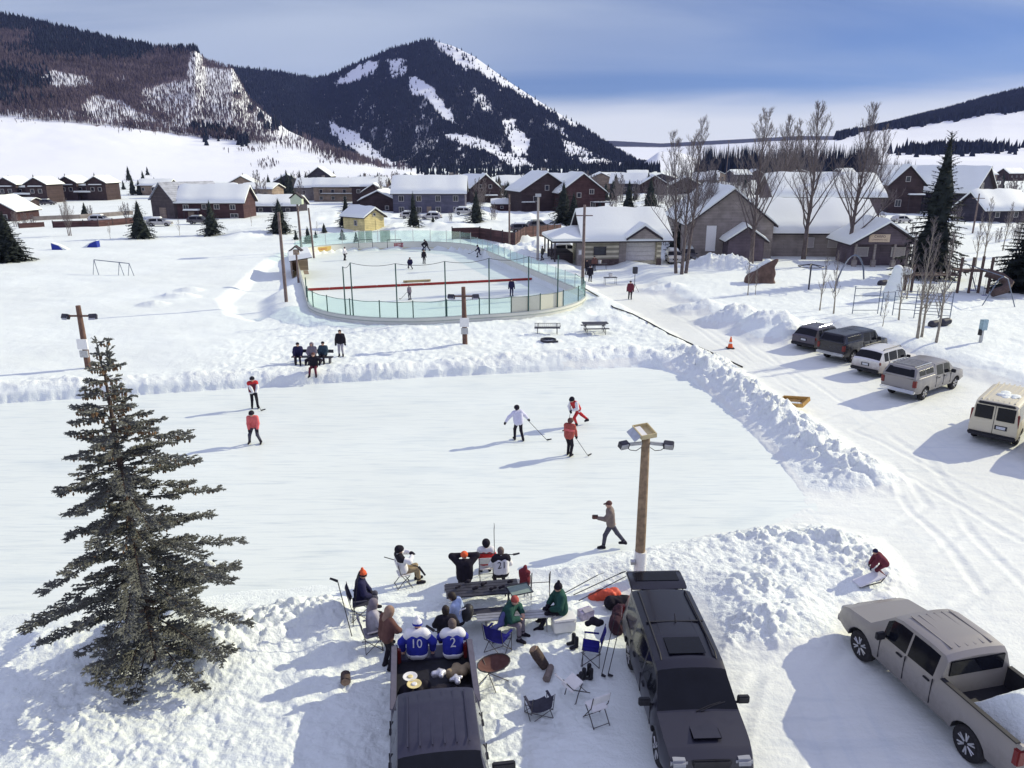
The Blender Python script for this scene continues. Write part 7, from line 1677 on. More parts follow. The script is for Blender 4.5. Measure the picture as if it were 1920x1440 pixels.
    # --- camp in the foreground
    p = GP(757, 1096); person('fan in a white jersey, black helmet and khaki trousers in a folding chair', p, 22, C_WHITE, C_KHAKI, res=N, hat=('helmet', C_BLACK), yoke=C_BLACK, gloves=C_BLACK, lean=-12, head=(0, 12), **{**SEAT(.45, .46), 'wl': (.26, .10, 1.02), 'wr': (.28, -.10, 1.0)})
    stick('stick lying across the lap of the fan in khaki trousers', p+V3(-.62, .25, .83), p+V3(.50, -.05, .66), (.22, -.22, -.16))
    p = GP(912, 1084); person('fan in a red and white jersey and black helmet seated with back to the camera', p, 96, C_RED, C_MAROON, res=N, hat=('helmet', C_BLACK), yoke=C_WHITE, lean=-4, hem=C_WHITE, **SEAT())
    p = GP(940, 1103); person('fan in a white jersey numbered 21 with black shoulders, seated with back to the camera', p, 100, C_WHITE, C_BLACK, res=N, hat=('hair', HAIR_G), yoke=C_BLACK, number='21', back_ink=C_BLACK, lean=6, hem=C_BLACK, gloves=None, **SEAT())
    p = GP(872, 1112); person('fan in a black jacket and orange cap holding something to the face with both hands', p, 95, C_BLACK, C_BLACK, res=N, hat=('beanie', C_ORANGE), lean=5, bulk=1.7, **{**SEAT(), 'wl': (.20, .12, 1.20), 'wr': (.20, -.12, 1.20), 'pole_l': (-.1, 1, -.2), 'pole_r': (-.1, -1, -.2)})
    p = GP(676, 1150); person('fan in a navy jacket and orange pom hat seated beside two upright sticks', p, 12, C_NAVY, C_DENIM, res=N, hat=('pom', C_ORANGE), lean=8, bulk=1.4, eyes=True, **SEAT(.45, .4))
    p = GP(700, 1208); person('fan in a grey hooded jacket seated in a dark folding chair', p, 22, C_PALE, C_BLACK, res=N, hat=('hood', C_GREY), lean=4, bulk=1.3, **SEAT(.45, .36))
    p = GP(727, 1252); person('person in a brown jacket with a fur hood and black leggings standing by the pickup', p, 40, C_BROWN, C_BLACK, res=N, hat=('hood', C_FUR), bulk=1.4, lean=8, head=(0, 8), wl=(.34, .06, 1.05), wr=(.36, -.08, 1.02))
    sit = dict(pel=(0, 0, .12), fl=(.52, .15, -.33), fr=(.52, -.15, -.33), wl=(.30, .20, .22), wr=(.30, -.20, .22), kp=(.6, 0, 1))
    person('fan in a blue jersey numbered 10 and a pom hat on the open tailgate', V3(-2.36, 15.92, .91), 92, C_BLUE, C_BLACK, res=N, hat=('pom', C_WHITE), yoke=C_WHITE, hem=C_WHITE, number='10', bulk=1.6, lean=8, head=(-25, 5), gloves=None, s=1.04, **{**sit, 'wl': (.12, .36, .12), 'wr': (.12, -.36, .12)})
    person('fan in a blue jersey numbered 2 with dark hair on the open tailgate', V3(-1.47, 15.95, .91), 96, C_BLUE, C_BLACK, res=N, hat=('hair', HAIR_G), yoke=C_WHITE, hem=C_WHITE, number='2', bulk=1.5, lean=10, head=(10, 8), gloves=None, s=1.02, **{**sit, 'wl': (.42, .12, .30), 'wr': (.40, -.1, .30)})
    stick('stick held in the lap of the fan numbered 2', V3(-1.2, 16.35, 1.18), V3(-1.98, 16.42, 1.30), (-.22, .10, .10))
    p = GP(838, 1222); person('dark haired person in black seated just beyond the fan numbered 2', p, 100, C_BLACK, C_BLACK, res=N, hat=('hair', HAIR_D), bulk=1.2, lean=2, **SEAT(.45, .4))
    p = GP(864, 1196); person('man in a light blue shirt with a black bag on his back, turned left', p, 168, C_LBLUE, C_BLACK, res=N, hat=('hair', HAIR_D), gloves=None, lean=14, head=(0, 12), eyes=True, hem=C_BLACK, **{**SEAT(.5, .36), 'wl': (.35, .1, .62), 'wr': (.32, -.08, .60)})
    q = MB(); q.ball((0, 0, 0), (.17, .22, .26), 12, 9); bg = q.build('backpack', BLACK, None, smooth=60); bg.location = p+V3(.20, -.06, .82); bg.rotation_euler = (0, .3, 0); tag(bg, 'black bag behind the man in the light blue shirt', 'bag')
    q = MB(); q.tube([(-.1, -.12, .2), (-.22, -.14, .1), (-.2, -.13, -.1)], .02, 5); q.build('strap', C_WHITE, bg)
    p = GP(948, 1192); person('fan in a green jacket and rust coloured hat seated on the near bench, turned right', p, -22, C_GREEN, C_GREY, res=N, hat=('beanie', C_BRICK), bulk=1.8, lean=20, gloves=None, **{**SEAT(.43, .46), 'wl': (.42, .18, .72), 'wr': (.40, -.05, .66)})
    p = GP(1052, 1172); person('bearded man in a green jacket and black hat sitting on the white cooler', p, 190, C_GREEN, C_BLACK, res=N, hat=('pom', C_BLACK), bulk=1.9, lean=6, hair=None, eyes=True, **{**SEAT(.43, .62), 'wl': (.32, .18, .66), 'wr': (.34, -.12, .66)})
    p = GP(1650, 1085); person('child in a maroon snowsuit bending over a pale sled on the snow pile', p, 170, C_MAROON, C_MAROON, res=N, hat=('beanie', C_NAVY), s=.70, lean=44, pel=(-.1, 0, .80), fl=(.08, .14, .09), fr=(-.2, -.16, .09), wl=(.50, .2, .62), wr=(.50, -.15, .58), bulk=1.9, shoes=C_MAROON, head=(0, -25))
build_people()
# ------------------------------------------------------------------ foreground spruce
def build_hero():
    base = P(286, 1240, .35); e = empty('spruce_tree', (base.x, base.y, .25), 0, 'large cone laden spruce in the left foreground beside the pond ice', 'tree')
    H = ZAT(628, base.y)-.25; r = np.random.default_rng(12); rnd = random.Random(12)
    A, T, RR, cA, cT = [], [], [], [], []; st = MB()
    prof = [(0, .45), (.05, .80), (.12, .98), (.22, 1.0), (.34, .95), (.46, .78), (.58, .66), (.68, .52), (.76, .38), (.84, .25), (.91, .15), (1, .03)]
    levels = 27; snow = []
    for lv in range(levels):
        t = .075+.905*(lv/(levels-1))**.98; z0 = t*H; nb = 5
        for b in range(nb):
            az = lv*1.9+b*2*math.pi/nb+rnd.uniform(-.35, .35); L = 2.75*lerp_tab(prof, t)*rnd.choice((.5, .75, .9, 1.0, 1.08))*rnd.uniform(.88, 1.1)*(1-.10*max(0, -math.cos(az)))*(1-.22*max(0, -math.sin(az))*(t < .3))
            if L < .12: L = .12
            ca, sa = math.cos(az), math.sin(az); up = -.10+.75*max(0, t-.45)**1.1; droop = .34*(1-t)
            def pt(s): return np.array([ca*L*s, sa*L*s, z0+L*(up*s-droop*s**1.6+.42*droop*s**3.2)])
            n = 6; st.tube([pt(k/n) for k in range(n+1)], [max(.004, .028*(1-t*.6)*(1-.85*k/n)) for k in range(n+1)], 4)
            step = .085; m = max(2, int(L/step)); tipd = pt(1)-pt(.9); tipd /= np.linalg.norm(tipd)+1e-9
            A.append(pt(.93)); T.append(pt(1)+tipd*.10); RR.append(.030)
            for k in range(m):
                s = (k+.8+rnd.random()*.4)/(m+.6)
                if s*L < .16+.25*(t < .5) and rnd.random() < .75: continue
                p = pt(min(s, 1)); d0 = pt(min(1, s+.05))-pt(max(0, s-.05)); d0 /= np.linalg.norm(d0)+1e-9
                for side in (-1, 1):
                    if rnd.random() < .16: continue
                    l2 = (.13+.33*min(1, L/2.2)*(1-s*.72)*min(1, s*3.2))*rnd.uniform(.7, 1.2); a2 = az+side*rnd.uniform(.65, 1.05)
                    d = np.array([math.cos(a2), math.sin(a2), rnd.uniform(-.30, .16)+.2*t]); d /= np.linalg.norm(d); q = p+d*l2
                    A.append(p); T.append(q); RR.append(.027)
                    w = int(l2/.085)
                    for j in range(w):
                        u = (j+.7)/(w+.3); pp = p+d*l2*u
                        for s3 in (-1, 1):
                            a3 = a2+s3*rnd.uniform(.5, .95); d3 = np.array([math.cos(a3), math.sin(a3), rnd.uniform(-.35, .25)]); d3 /= np.linalg.norm(d3)
                            A.append(pp); T.append(pp+d3*rnd.uniform(.07, .15)*(1.1-.4*u)); RR.append(.022)
                if rnd.random() < (.9 if t > .72 else (.40 if (t > .45 and s > .35) else .03)):
                    for _ in range(2 if t > .7 else 1):
                        o = np.array([rnd.uniform(-.07, .07), rnd.uniform(-.07, .07), -.02]); cA.append(p+o); cT.append(p+o+np.array([rnd.uniform(-.02, .02), rnd.uniform(-.02, .02), -rnd.uniform(.09, .13)]))
            if t < .6 and rnd.random() < .035: snow.append(pt(.72)+np.array([0, 0, .07]))
    # two leaders at the top
    for k, (dx, h2) in enumerate(((-.10, 1.0), (.13, .985), (.16, .965))):
        a = np.array([dx*.5, 0, H*.90]); q = np.array([dx, .02*k, H*h2]); A.append(a); T.append(q); RR.append(.03)
        for j in range(9):
            p = a+(q-a)*(j+1)/10; an = j*2.2+k; A.append(p); T.append(p+np.array([math.cos(an)*.13, math.sin(an)*.13, .10])); RR.append(.022)
    def spindles(name, A, T, R, m, mid=.45, k=4):
        A = np.array(A); T = np.array(T); R = np.array(R); n = len(A); d = T-A; L = np.linalg.norm(d, axis=1, keepdims=True)+1e-9; d = d/L
        up = np.where(np.abs(d[:, 2:3]) > .9, np.array([[1., 0, 0]]), np.array([[0., 0, 1.]])); u = np.cross(d, up); u /= np.linalg.norm(u, axis=1, keepdims=True)+1e-9; w = np.cross(d, u)
        ring = []
        for f, rs in ((.16, .8), (mid+.2, 1.0)):
            for j in range(k):
                an = 2*math.pi*j/k+f*2; q = R*rs*(.65+.6*r.random(n)); ring.append(A+d*L*f+(u*math.cos(an)+w*math.sin(an))*q[:, None])
        V = np.stack([A]+ring+[T], 1); F = []
        for j in range(k):
            j2 = (j+1) % k; F += [[0, 1+j2, 1+j], [1+j, 1+j2, 1+k+j2], [1+j, 1+k+j2, 1+k+j], [1+k+j, 1+k+j2, 1+2*k]]
        F = (np.arange(n)*(2*k+2))[:, None, None]+np.array(F)[None]
        return np_mesh(name, V.reshape(-1, 3), F.reshape(-1, 3), m, e, smooth=False)
    spindles('needles', A, T, RR, SPRUCE_N); spindles('cones', cA, cT, np.full(len(cA), .026), CONE, k=5)['kind'] = 'stuff'
    # short needle fins give the twigs a bristly edge
    A_, T_ = np.array(A), np.array(T); n = len(A_); rep = 5; i = np.repeat(np.arange(n), rep); f = r.random(len(i)); p = A_[i]+(T_[i]-A_[i])*f[:, None]; d = (T_[i]-A_[i]); d /= np.linalg.norm(d, axis=1, keepdims=True)+1e-9
    o = r.normal(size=(len(i), 3)); o -= d*(o*d).sum(1, keepdims=True); o /= np.linalg.norm(o, axis=1, keepdims=True)+1e-9; tip = p+o*.038+d*.028; V = np.stack([p-d*.011, p+d*.011, tip], 1)
    np_mesh('needle_tips', V.reshape(-1, 3), np.arange(len(i)*3).reshape(-1, 3), SPRUCE_N, e, smooth=False)
    st.build('branches', BARK, e)['kind'] = 'stuff'
    q = MB(); q.tube([(0, 0, -.5), (.02, 0, H*.3), (.0, 0, H*.6), (-.03, 0, H*.92)], [.17, .125, .08, .02], 10); q.build('trunk', BARK, e, smooth=60)
    for s in snow[:7]:
        q = MB()
        for k in range(4): q.ball((s[0]+rnd.uniform(-.1, .1), s[1]+rnd.uniform(-.08, .08), s[2]), (rnd.uniform(.08, .15), rnd.uniform(.08, .13), rnd.uniform(.04, .08)), 8, 6)
        q.build('snow_clump', SNOW_ROUGH, e, smooth=60)
build_hero()

# ------------------------------------------------------------------ camp furniture
PLASTIC_W = mat('chair_white', (.72, .71, .70), rough=.5, var=.06); FRAME_D = mat('chair_frame', (.075, .07, .075), rough=.5, metal=.4)
CAMP_BLUE = cloth('camp_blue', (.018, .018, .17)); CAMP_DK = cloth('camp_dark', (.05, .05, .075)); ALU = mat('aluminium', (.40, .40, .42), rough=.4, metal=.7)
def folding_chair(p, heading, label, tilt=0.0, roll=0.0):
    e = empty('folding_chair', p, math.radians(heading), label, 'chair'); e.rotation_euler = (math.radians(roll), math.radians(tilt), math.radians(heading))
    for s in (1, -1):
        y = s*.23
        for nm, pts in (('front_leg', [(-.20, y, .86), (-.12, y, .52), (.24, y, 0)]), ('rear_leg', [(.16, y*.92, .43), (-.05, y*.92, .25), (-.26, y*.92, 0)])):
            q = MB(); q.tube(pts, .013, 6); q.build(nm, FRAME_D, e)
    q = MB(); q.box((.02, 0, .45), (.40, .43, .03)); q.build('seat', PLASTIC_W, e, bevel=.012); q = MB(); q.box((-.19, 0, .76), (.035, .45, .24), (0, math.radians(-12), 0)); q.build('backrest', PLASTIC_W, e, bevel=.012)
    q = MB(); q.cyl((.18, -.22, .08), (.18, .22, .08), .010, n=5); q.build('crossbar', FRAME_D, e); q = MB(); q.cyl((-.24, -.21, .06), (-.24, .21, .06), .010, n=5); q.build('crossbar', FRAME_D, e)
    return e
def camp_chair(p, heading, label, m=CAMP_BLUE, sc=1.0, low=False):
    e = empty('camp_chair', p, math.radians(heading), label, 'chair'); e.scale = (sc, sc, sc); h = .28 if low else .44
    n = 5; q = MB(); vs = []
    for i in range(n+1):
        x = -.20+.44*i/n
        for j in range(n+1):
            y = -.26+.52*j/n; vs.append((x, y, h-.05*math.sin(math.pi*j/n)+.03*i/n))
    q.add(vs, [(i*(n+1)+j, (i+1)*(n+1)+j, (i+1)*(n+1)+j+1, i*(n+1)+j+1) for i in range(n) for j in range(n)]); q.build('seat', m, e, smooth=60)
    q = MB(); vs = []
    for i in range(n+1):
        z = h+.02+.48*i/n
        for j in range(n+1):
            y = -.27+.54*j/n; vs.append((-.20-.13*i/n-.05*math.sin(math.pi*j/n), y, z))
    q.add(vs, [(i*(n+1)+j, (i+1)*(n+1)+j, (i+1)*(n+1)+j+1, i*(n+1)+j+1) for i in range(n) for j in range(n)]); q.build('backrest', m, e, smooth=60)
    for s in (1, -1):
        q = MB(); q.box((.02, s*.30, h+.20), (.40, .07, .025)); q.build('armrest', m, e, bevel=.01)
        for nm, a, b in (('leg', (.24, s*.30, 0), (-.24, s*.28, h-.02)), ('leg', (-.24, s*.30, 0), (.24, s*.28, h-.02)), ('post', (-.22, s*.29, h-.04), (-.34, s*.29, h+.52)), ('post', (.20, s*.30, 0), (.20, s*.30, h+.20))):
            q = MB(); q.cyl(a, b, .011, n=5); q.build(nm, FRAME_D, e)
    for x in (.24, -.24):
        q = MB(); q.cyl((x, -.30, 0), (-x*.2+x*.8, .30, h*.9), .009, n=5); q.build('brace', FRAME_D, e); q = MB(); q.cyl((x, .30, 0), (x*.8, -.30, h*.9), .009, n=5); q.build('brace', FRAME_D, e)
    return e
def blob(name, label, cat, p, parts, m, seed=0, smooth=60):
    """soft goods: a few blended lumps, meshed as one crumpled surface"""
    o = sdf_mesh(name, parts, .022, m, None, k=.05); v = np.array([a.co[:] for a in o.data.vertices]); nn = (vnoise(v[:, 0]*9+v[:, 2]*5, v[:, 1]*9-v[:, 2]*4, seed)-.5)*.06
    c = v.mean(0); d = v-c; d /= np.linalg.norm(d, axis=1, keepdims=True)+1e-6; o.data.vertices.foreach_set('co', (v+d*nn[:, None]).astype(np.float32).ravel()); o.location = p; return tag(o, label, cat)
def bench(p, heading, label, L=1.8, back=True, m=METAL_D, leg=METAL_D, name='bench', seats=1, sw=.36):
    e = empty(name, p, math.radians(heading), label, 'bench')
    for k in range(3):
        q = MB(); q.box((0, -.13+.13*k, .45), (L, .11, .035)); q.build('slat', m, e)
    if back:
        q = MB(); q.tube([(-L/2, .24, .58), (-L/2, .27, .86), (L/2, .27, .86), (L/2, .24, .58), (-L/2, .24, .58)], .022, 5); q.build('back_frame', leg, e)
        q = MB()
        for k in range(14): q.cyl((-L/2+L*(k+.5)/14, .24, .59), (-L/2+L*(k+.5)/14, .27, .86), .007, n=4)
        for k in range(4): q.cyl((-L/2, .245+.007*k, .62+.06*k), (L/2, .245+.007*k, .62+.06*k), .007, n=4)
        q.build('back_mesh', m, e)
    for s in (1, -1):
        q = MB(); q.tube([(s*L*.38, -.2, 0), (s*L*.38, -.1, .43), (s*L*.38, .15, .43), (s*L*.38, .22, 0)], .025, 5); q.build('leg', leg, e)
        if back: q = MB(); q.cyl((s*L*.36, .15, .43), (s*L*.36, .27, .86), .025, n=5); q.build('back_post', leg, e)
    return e
def picnic(p, heading, label, m=METAL_D, L=1.9):
    e = empty('picnic_table', p, math.radians(heading), label, 'table'); q = MB()
    for k in range(5): q.box((0, -.3+.15*k, .75), (L, .13, .04))
    q.build('tabletop', m, e)
    for s in (1, -1):
        q = MB(); q.box((0, s*.68, .45), (L, .24, .04)); q.build('seat', m, e)
        q = MB(); q.tube([(s*L*.36, -.68, 0), (s*L*.36, -.68, .43), (s*L*.36, .68, .43), (s*L*.36, .68, 0)], .026, 5); q.build('leg_frame', m, e); q = MB(); q.cyl((s*L*.36, -.25, .73), (s*L*.36, .25, .0), .022, n=5); q.cyl((s*L*.36, .25, .73), (s*L*.36, -.25, .0), .022, n=5); q.build('brace', m, e)
    return e
def boots(p, label, heading=0, m=BLACK):
    o = MB(); e = empty('boots', p, math.radians(heading), label, 'boots')
    for s in (1, -1):
        sdf_mesh('boot', [((0, s*.09, .06), (.0, s*.09, .30), .055, .06), ((0, s*.09, .05), (.17, s*.1, .045), .05, .045)], .016, m, e)
def build_camp():
    g = GP
    folding_chair(g(757, 1098), 22, 'white folding chair under the fan in khaki trousers')
    folding_chair(g(912, 1086), 96, 'white folding chair under the fan in the red and white jersey')
    folding_chair(g(1118, 1352), 115, 'empty white folding chair standing upright in the shade between the trucks')
    folding_chair(g(1082, 1302), 35, 'empty white folding chair tipped back beside the black boots', tilt=-24)
    camp_chair(g(676, 1154), 12, 'dark camp chair under the fan in the orange pom hat', CAMP_DK); camp_chair(g(699, 1212), 22, 'grey camp chair under the fan in the grey hood', C_PALE)
    camp_chair(g(1108, 1238), 170, 'blue camp chair seen from behind beside the white cooler'); camp_chair(g(934, 1222), 60, 'blue camp chair with a towel left of the fire logs'); camp_chair(g(1010, 1340), 110, 'low dark camp chair alone in the shade between the trucks', CAMP_DK, .95, True)
    blob('towel', 'pale blue towel thrown over the blue camp chair left of the logs', 'towel', g(930, 1212)+V3(0, 0, .52), [((-.2, 0, -.05), (.15, .1, .1), .07, .08), ((.1, .1, .1), (.2, .2, .35), .08, .06)], cloth('towel_blue', (.10, .11, .26)), 3)
    # bowl seat on crossed legs
    p = g(926, 1280); e = empty('bowl_chair', p, .3, 'brown bowl shaped camp chair on crossed legs beside the navy pickup', 'chair'); n = 20; q = MB(); vs = []; fs = []
    for i in range(7):
        rr = .42*i/6
        for k in range(n): a = 6.283*k/n; vs.append((rr*math.cos(a), rr*.8*math.sin(a), .42+.95*rr*rr+.12*math.cos(a)*rr))
    for i in range(6):
        for k in range(n): fs.append((i*n+k, i*n+(k+1) % n, (i+1)*n+(k+1) % n, (i+1)*n+k))
    q.add(vs, fs); q.build('seat', C_BROWN, e, smooth=60)
    q = MB(); q.tube([(.42*math.cos(6.283*k/16), .336*math.sin(6.283*k/16), .588+.05*math.cos(6.283*k/16)) for k in range(17)], .016, 5); q.build('rim', FRAME_D, e)
    for a in range(4):
        t = a*1.571+.6; q = MB(); q.cyl((.37*math.cos(t), .31*math.sin(t), .55), (.38*math.cos(t+2.4), .38*math.sin(t+2.4), 0), .012, n=5); q.build('leg', FRAME_D, e)
    # benches and table
    bench(g(968, 1180), 6, 'long bare aluminium bench under the fan in the rust hat', 2.2, False, ALU, ALU); bench(g(905, 1122), 8, 'aluminium bench under the fans in the orange cap and numbered 21', 2.3, False, ALU, ALU)
    p = g(905, 1146); picnic(p, 8, 'dark picnic table heaped with skates and gloves', METAL_D, 2.1); r = random.Random(8); t = p+V3(0, 0, .79)
    for k in range(7): blob('glove', 'black glove in the heap on the dark picnic table', 'glove', t+V3(-.75+.25*k, r.uniform(-.2, .2), .02), [((0, 0, .03), (.12, .03, .05), .05, .04), ((.05, .03, .05), (.13, .1, .05), .025, .02)], C_BLACK, k)['group'] = 'gloves on the picnic table'
    p = g(974, 1150); e = empty('tray', p+V3(0, 0, .78), .35, 'greenish framed tray propped on the end of the picnic table', 'tray'); q = MB(); q.box((0, 0, 0), (.62, .5, .02)); q.build('panel', mat('tray_green', (.20, .26, .23), rough=.5), e); q = MB(); q.tube([(-.32, -.26, .02), (.32, -.26, .02), (.32, .26, .02), (-.32, .26, .02), (-.32, -.26, .02)], .018, 5); q.build('tray_frame', METAL_D, e)
    # cooler, box, bags
    p = g(1056, 1180); e = empty('cooler', p, .2, 'white cooler used as a seat by the man in the green jacket', 'cooler'); q = MB(); q.box((0, 0, .19), (.62, .40, .36), taper=1.05); q.build('tub', WHITE, e, bevel=.03); q = MB(); q.box((0, 0, .405), (.66, .44, .06)); q.build('lid', WHITE, e, bevel=.02)
    p = g(1098, 1158); e = empty('carton', p, .5, 'small printed drinks carton on the snow by the cooler', 'box'); q = MB(); q.box((0, 0, .14), (.42, .28, .26)); q.build('carton_body', mat('carton', (.34, .31, .44), rough=.7, var=.35, scale=9), e, bevel=.01); q = MB(); q.box((.02, -.07, .29), (.3, .16, .02), (math.radians(14), 0, 0)); q.build('flap', C_PALE, e)
    blob('tarp', 'crumpled orange tarp behind the raised hatch of the suv', 'tarp', g(1133, 1128)+V3(0, .1, .08), [((-.35, 0, 0), (.3, .1, .1), .14, .17), ((-.1, .1, .12), (.2, -.1, .16), .1, .12), ((.3, 0, .1), (.42, .1, .05), .12, .1)], mat('tarp_orange', (.62, .095, .05), rough=.5, var=.2, scale=6), 4)
    blob('duffel_bag', 'dark maroon duffel bag against the left rear of the suv', 'bag', g(1160, 1172)+V3(0, 0, .2), [((-.1, -.35, 0), (.1, .3, .0), .24, .26), ((.05, .3, .1), (.1, .42, .1), .16, .12)], cloth('duffel', (.045, .022, .032)), 5)
    blob('duffel_bag', 'black duffel bag under the orange tarp', 'bag', g(1158, 1145)+V3(0, .1, .2), [((-.2, 0, 0), (.25, .05, 0), .2, .2)], C_BLACK, 6)
    boots(g(1078, 1212), 'tall black boots standing left of the blue camp chair', 200); boots(g(1106, 1270), 'pair of black boots in front of the blue camp chair', 190); boots(g(1092, 1278), 'black skates left of the boots by the blue camp chair', 150)
    blob('gloves', 'dark hockey gloves piled on the back of the blue camp chair', 'gloves', g(1112, 1226)+V3(0, .1, .88), [((-.15, 0, 0), (0, .05, .05), .08, .09), ((.1, 0, .02), (.2, .05, .0), .09, .07)], C_BLACK, 7)
    # logs
    WOODC = mat('cut_wood', (.30, .21, .14), rough=.9, var=.3); p = g(1022, 1250); e = empty('log', p, .4, 'charred split log propped upright in the snow between the fans and the suv', 'log'); q = MB(); q.tube([(0, 0, 0), (-.16, .1, .30), (-.26, .16, .50)], [.13, .15, .14], 9); q.build('bark', BARK, e, smooth=50); q = MB(); q.cyl((-.26, .16, .50), (-.275, .17, .53), .12, .11, 9); q.build('cut_end', WOODC, e)
    e = empty('log', g(1030, 1268), 1.2, 'paler charred log lying at the foot of the upright log', 'log'); q = MB(); q.tube([(-.25, 0, .09), (.25, .04, .10)], [.10, .085], 9); q.build('bark', C_TAUPE, e, smooth=50); q = MB(); q.cyl((.25, .04, .10), (.27, .04, .10), .075, n=9); q.build('cut_end', WOODC, e)
    e = empty('log', g(648, 1282), .3, 'short round log lying in the snow left of the navy pickup', 'log'); q = MB(); q.tube([(0, -.10, .12), (.02, .16, .16)], [.13, .12], 10); q.build('bark', BARK, e, smooth=50); q = MB(); q.cyl((0, -.10, .12), (0, -.115, .12), .11, n=10); q.build('cut_end', WOODC, e)
    # sticks about the camp
    def gs(a, za, b, zb, lab, bl=(.2, .1, .05)): pa = g(*a); pb = g(*b); stick(lab, pa+V3(0, 0, za), pb+V3(0, 0, zb), bl, None, STICK_G)
    gs((660, 1196), .05, (640, 1180), 1.5, 'black hockey stick stuck upright, blade up, left of the orange pom hat', (-.2, 0, .1)); gs((662, 1176), .02, (676, 1170), 1.45, 'pale shafted hockey stick standing beside the orange pom hat', (.05, 0, .2))
    gs((928, 1096), .5, (927, 1092), 1.85, 'hockey stick held upright beyond the fan numbered 21', (.03, .2, .1)); gs((865, 1095), 1.1, (962, 1090), .95, 'hockey stick held level in front of the fan in the orange cap', (.2, .05, 0))
    gs((1025, 1133), .05, (1120, 1092), .25, 'black hockey stick lying on the snow left of the raised hatch, leftmost of three'); gs((1075, 1118), .05, (1160, 1090), .25, 'black hockey stick lying on the snow by the raised hatch, middle of three'); gs((1085, 1132), .1, (1172, 1098), .3, 'black hockey stick lying toward the orange tarp, rightmost of three')
    gs((1152, 1205), .95, (1128, 1268), .05, 'hockey stick leaning on the suv, nearer the blue camp chair', (.1, -.12, .02)); gs((1162, 1215), .9, (1140, 1268), .05, 'hockey stick leaning on the suv, nearer its door', (.12, -.1, .02))
    # red jacket on a rack and a light hurdle
    p = g(983, 1118); e = empty('clothes_stand', p, .1, 'thin steel stand holding up the red jacket', 'stand'); q = MB(); q.cyl((0, 0, 0), (0, 0, .95), .014, n=5); q.build('upright', FRAME_D, e); q = MB(); q.cyl((.12, 0, 0), (0, 0, .6), .012, n=5); q.build('strut', FRAME_D, e)
    blob('hanging_jacket', 'dark red jacket hung on a thin stand right of the fan numbered 21', 'jacket', p+V3(0, -.02, .35), [((-.06, 0, .5), (-.02, 0, .05), .10, .12), ((.08, 0, .45), (.06, 0, .12), .09, .10), ((0, 0, .55), (.02, 0, .66), .09, .06)], cloth('jacket_red', (.16, .03, .04)), 9)
    p = g(1012, 1120); e = empty('hurdle', p, .15, 'thin black metal frame standing right of the red jacket', 'frame')
    for x in (-.28, .28): q = MB(); q.tube([(x, -.1, 0), (x, 0, .78), (x+.06, .12, .78), (x+.06, .22, .1)], .013, 5); q.build('leg', FRAME_D, e)
    q = MB(); q.cyl((-.45, 0, .52), (.28, 0, .5), .012, n=5); q.build('crossbar', FRAME_D, e)
    # load in the pickup bed
    u = lambda fx, fy, z: (Matrix.Translation((-1.59, 13.08, 0)) @ Matrix.Rotation(math.radians(-82), 4, 'Z')) @ V3(fx, fy, z)
    YP = mat('paper_yellow', (.66, .55, .27), rough=.7); FOIL = mat('foil', (.62, .62, .66), rough=.3, metal=.5, var=.3, scale=14)
    for fx, fy, lab, m in ((-1.72, -.55, 'round pale lid in the corner of the pickup bed', PLASTIC_W), (-1.45, -.46, 'yellow paper plate in the pickup bed', YP)):
        e = empty('plate', u(fx, fy, 1.26), .3, lab, 'plate'); q = MB(); q.lathe([(0, 0), (.14, 0), (.17, .02), (.16, .022), (.13, .008), (0, .008)], n=18); q.build('dish', m, e, smooth=50); q = MB(); q.lathe([(0, .01), (.07, .012), (.05, .03), (0, .032)], n=10); q.build('food', YP if m is PLASTIC_W else PLASTIC_W, e)
    for k, (fx, fy, a, b, m, lab) in enumerate(((-1.55, -.45, .30, .24, C_BLACK, 'black bag under the plates in the pickup bed'), (-1.3, .05, .34, .26, C_BLACK, 'black duffel in the middle of the pickup bed'), (-1.2, .55, .30, .25, C_BLACK, 'black holdall behind the cab of the navy pickup'), (-2.05, .62, .22, .20, C_KHAKI, 'olive jacket bundled at the right of the tailgate'))):
        blob('bag', lab, 'bag', u(fx, fy, 1.02), [((-.2, -.1, 0), (.2, .1, .02), a*.62, b*.66), ((-.05, .1, .05), (.1, -.1, .08), .12, .1)], m, 20+k)
    for k, (fx, fy, lab) in enumerate(((-1.75, .12, 'crumpled foil in the middle of the pickup bed'), (-1.5, .50, 'silver foil tray at the right of the pickup bed'))): blob('foil', lab, 'foil', u(fx, fy, 1.24), [((-.1, 0, 0), (.1, .05, .02), .07, .06), ((0, .1, .02), (.05, -.1, .03), .05, .06)], FOIL, 30+k)
    for k, fx in enumerate((-.72, -.66)):
        e = empty('bottle', u(fx, -.42+.12*k, .9), 0, ('pale bottle standing by the cab in the pickup bed, left of two', 'pale bottle standing by the cab in the pickup bed, right of two')[k], 'bottle'); q = MB(); q.lathe([(.04, 0), (.042, .2), (.018, .28), (.018, .33)], n=12); q.build('glass', FOIL, e, smooth=50); q = MB(); q.lathe([(.02, .33), (.02, .36)], n=10); q.build('cap', WHITE, e)
    # sled and the yellow tray on the bank
    p = g(1628, 1092); e = empty('sled', p, math.radians(15), 'white sled under the hands of the child in maroon', 'sled'); q = MB(); q.box((0, 0, .12), (.95, .42, .05), (0, math.radians(-14), 0)); q.build('deck', C_WHITE, e, bevel=.02)
    for s in (1, -1): q = MB(); q.tube([(-.45, s*.18, -.02), (.3, s*.18, .05), (.48, s*.18, .26)], .02, 5); q.build('runner', FRAME_D, e)
    p = g(1487, 762); e = empty('wooden_tray', p+V3(0, 0, .15), math.radians(-48), 'yellow wooden tray frame lying on the snow bank by the parking lot', 'tray'); e.rotation_euler = (math.radians(14), math.radians(-10), math.radians(-48)); YW = mat('yellow_wood', (.42, .25, .08), rough=.8, var=.25)
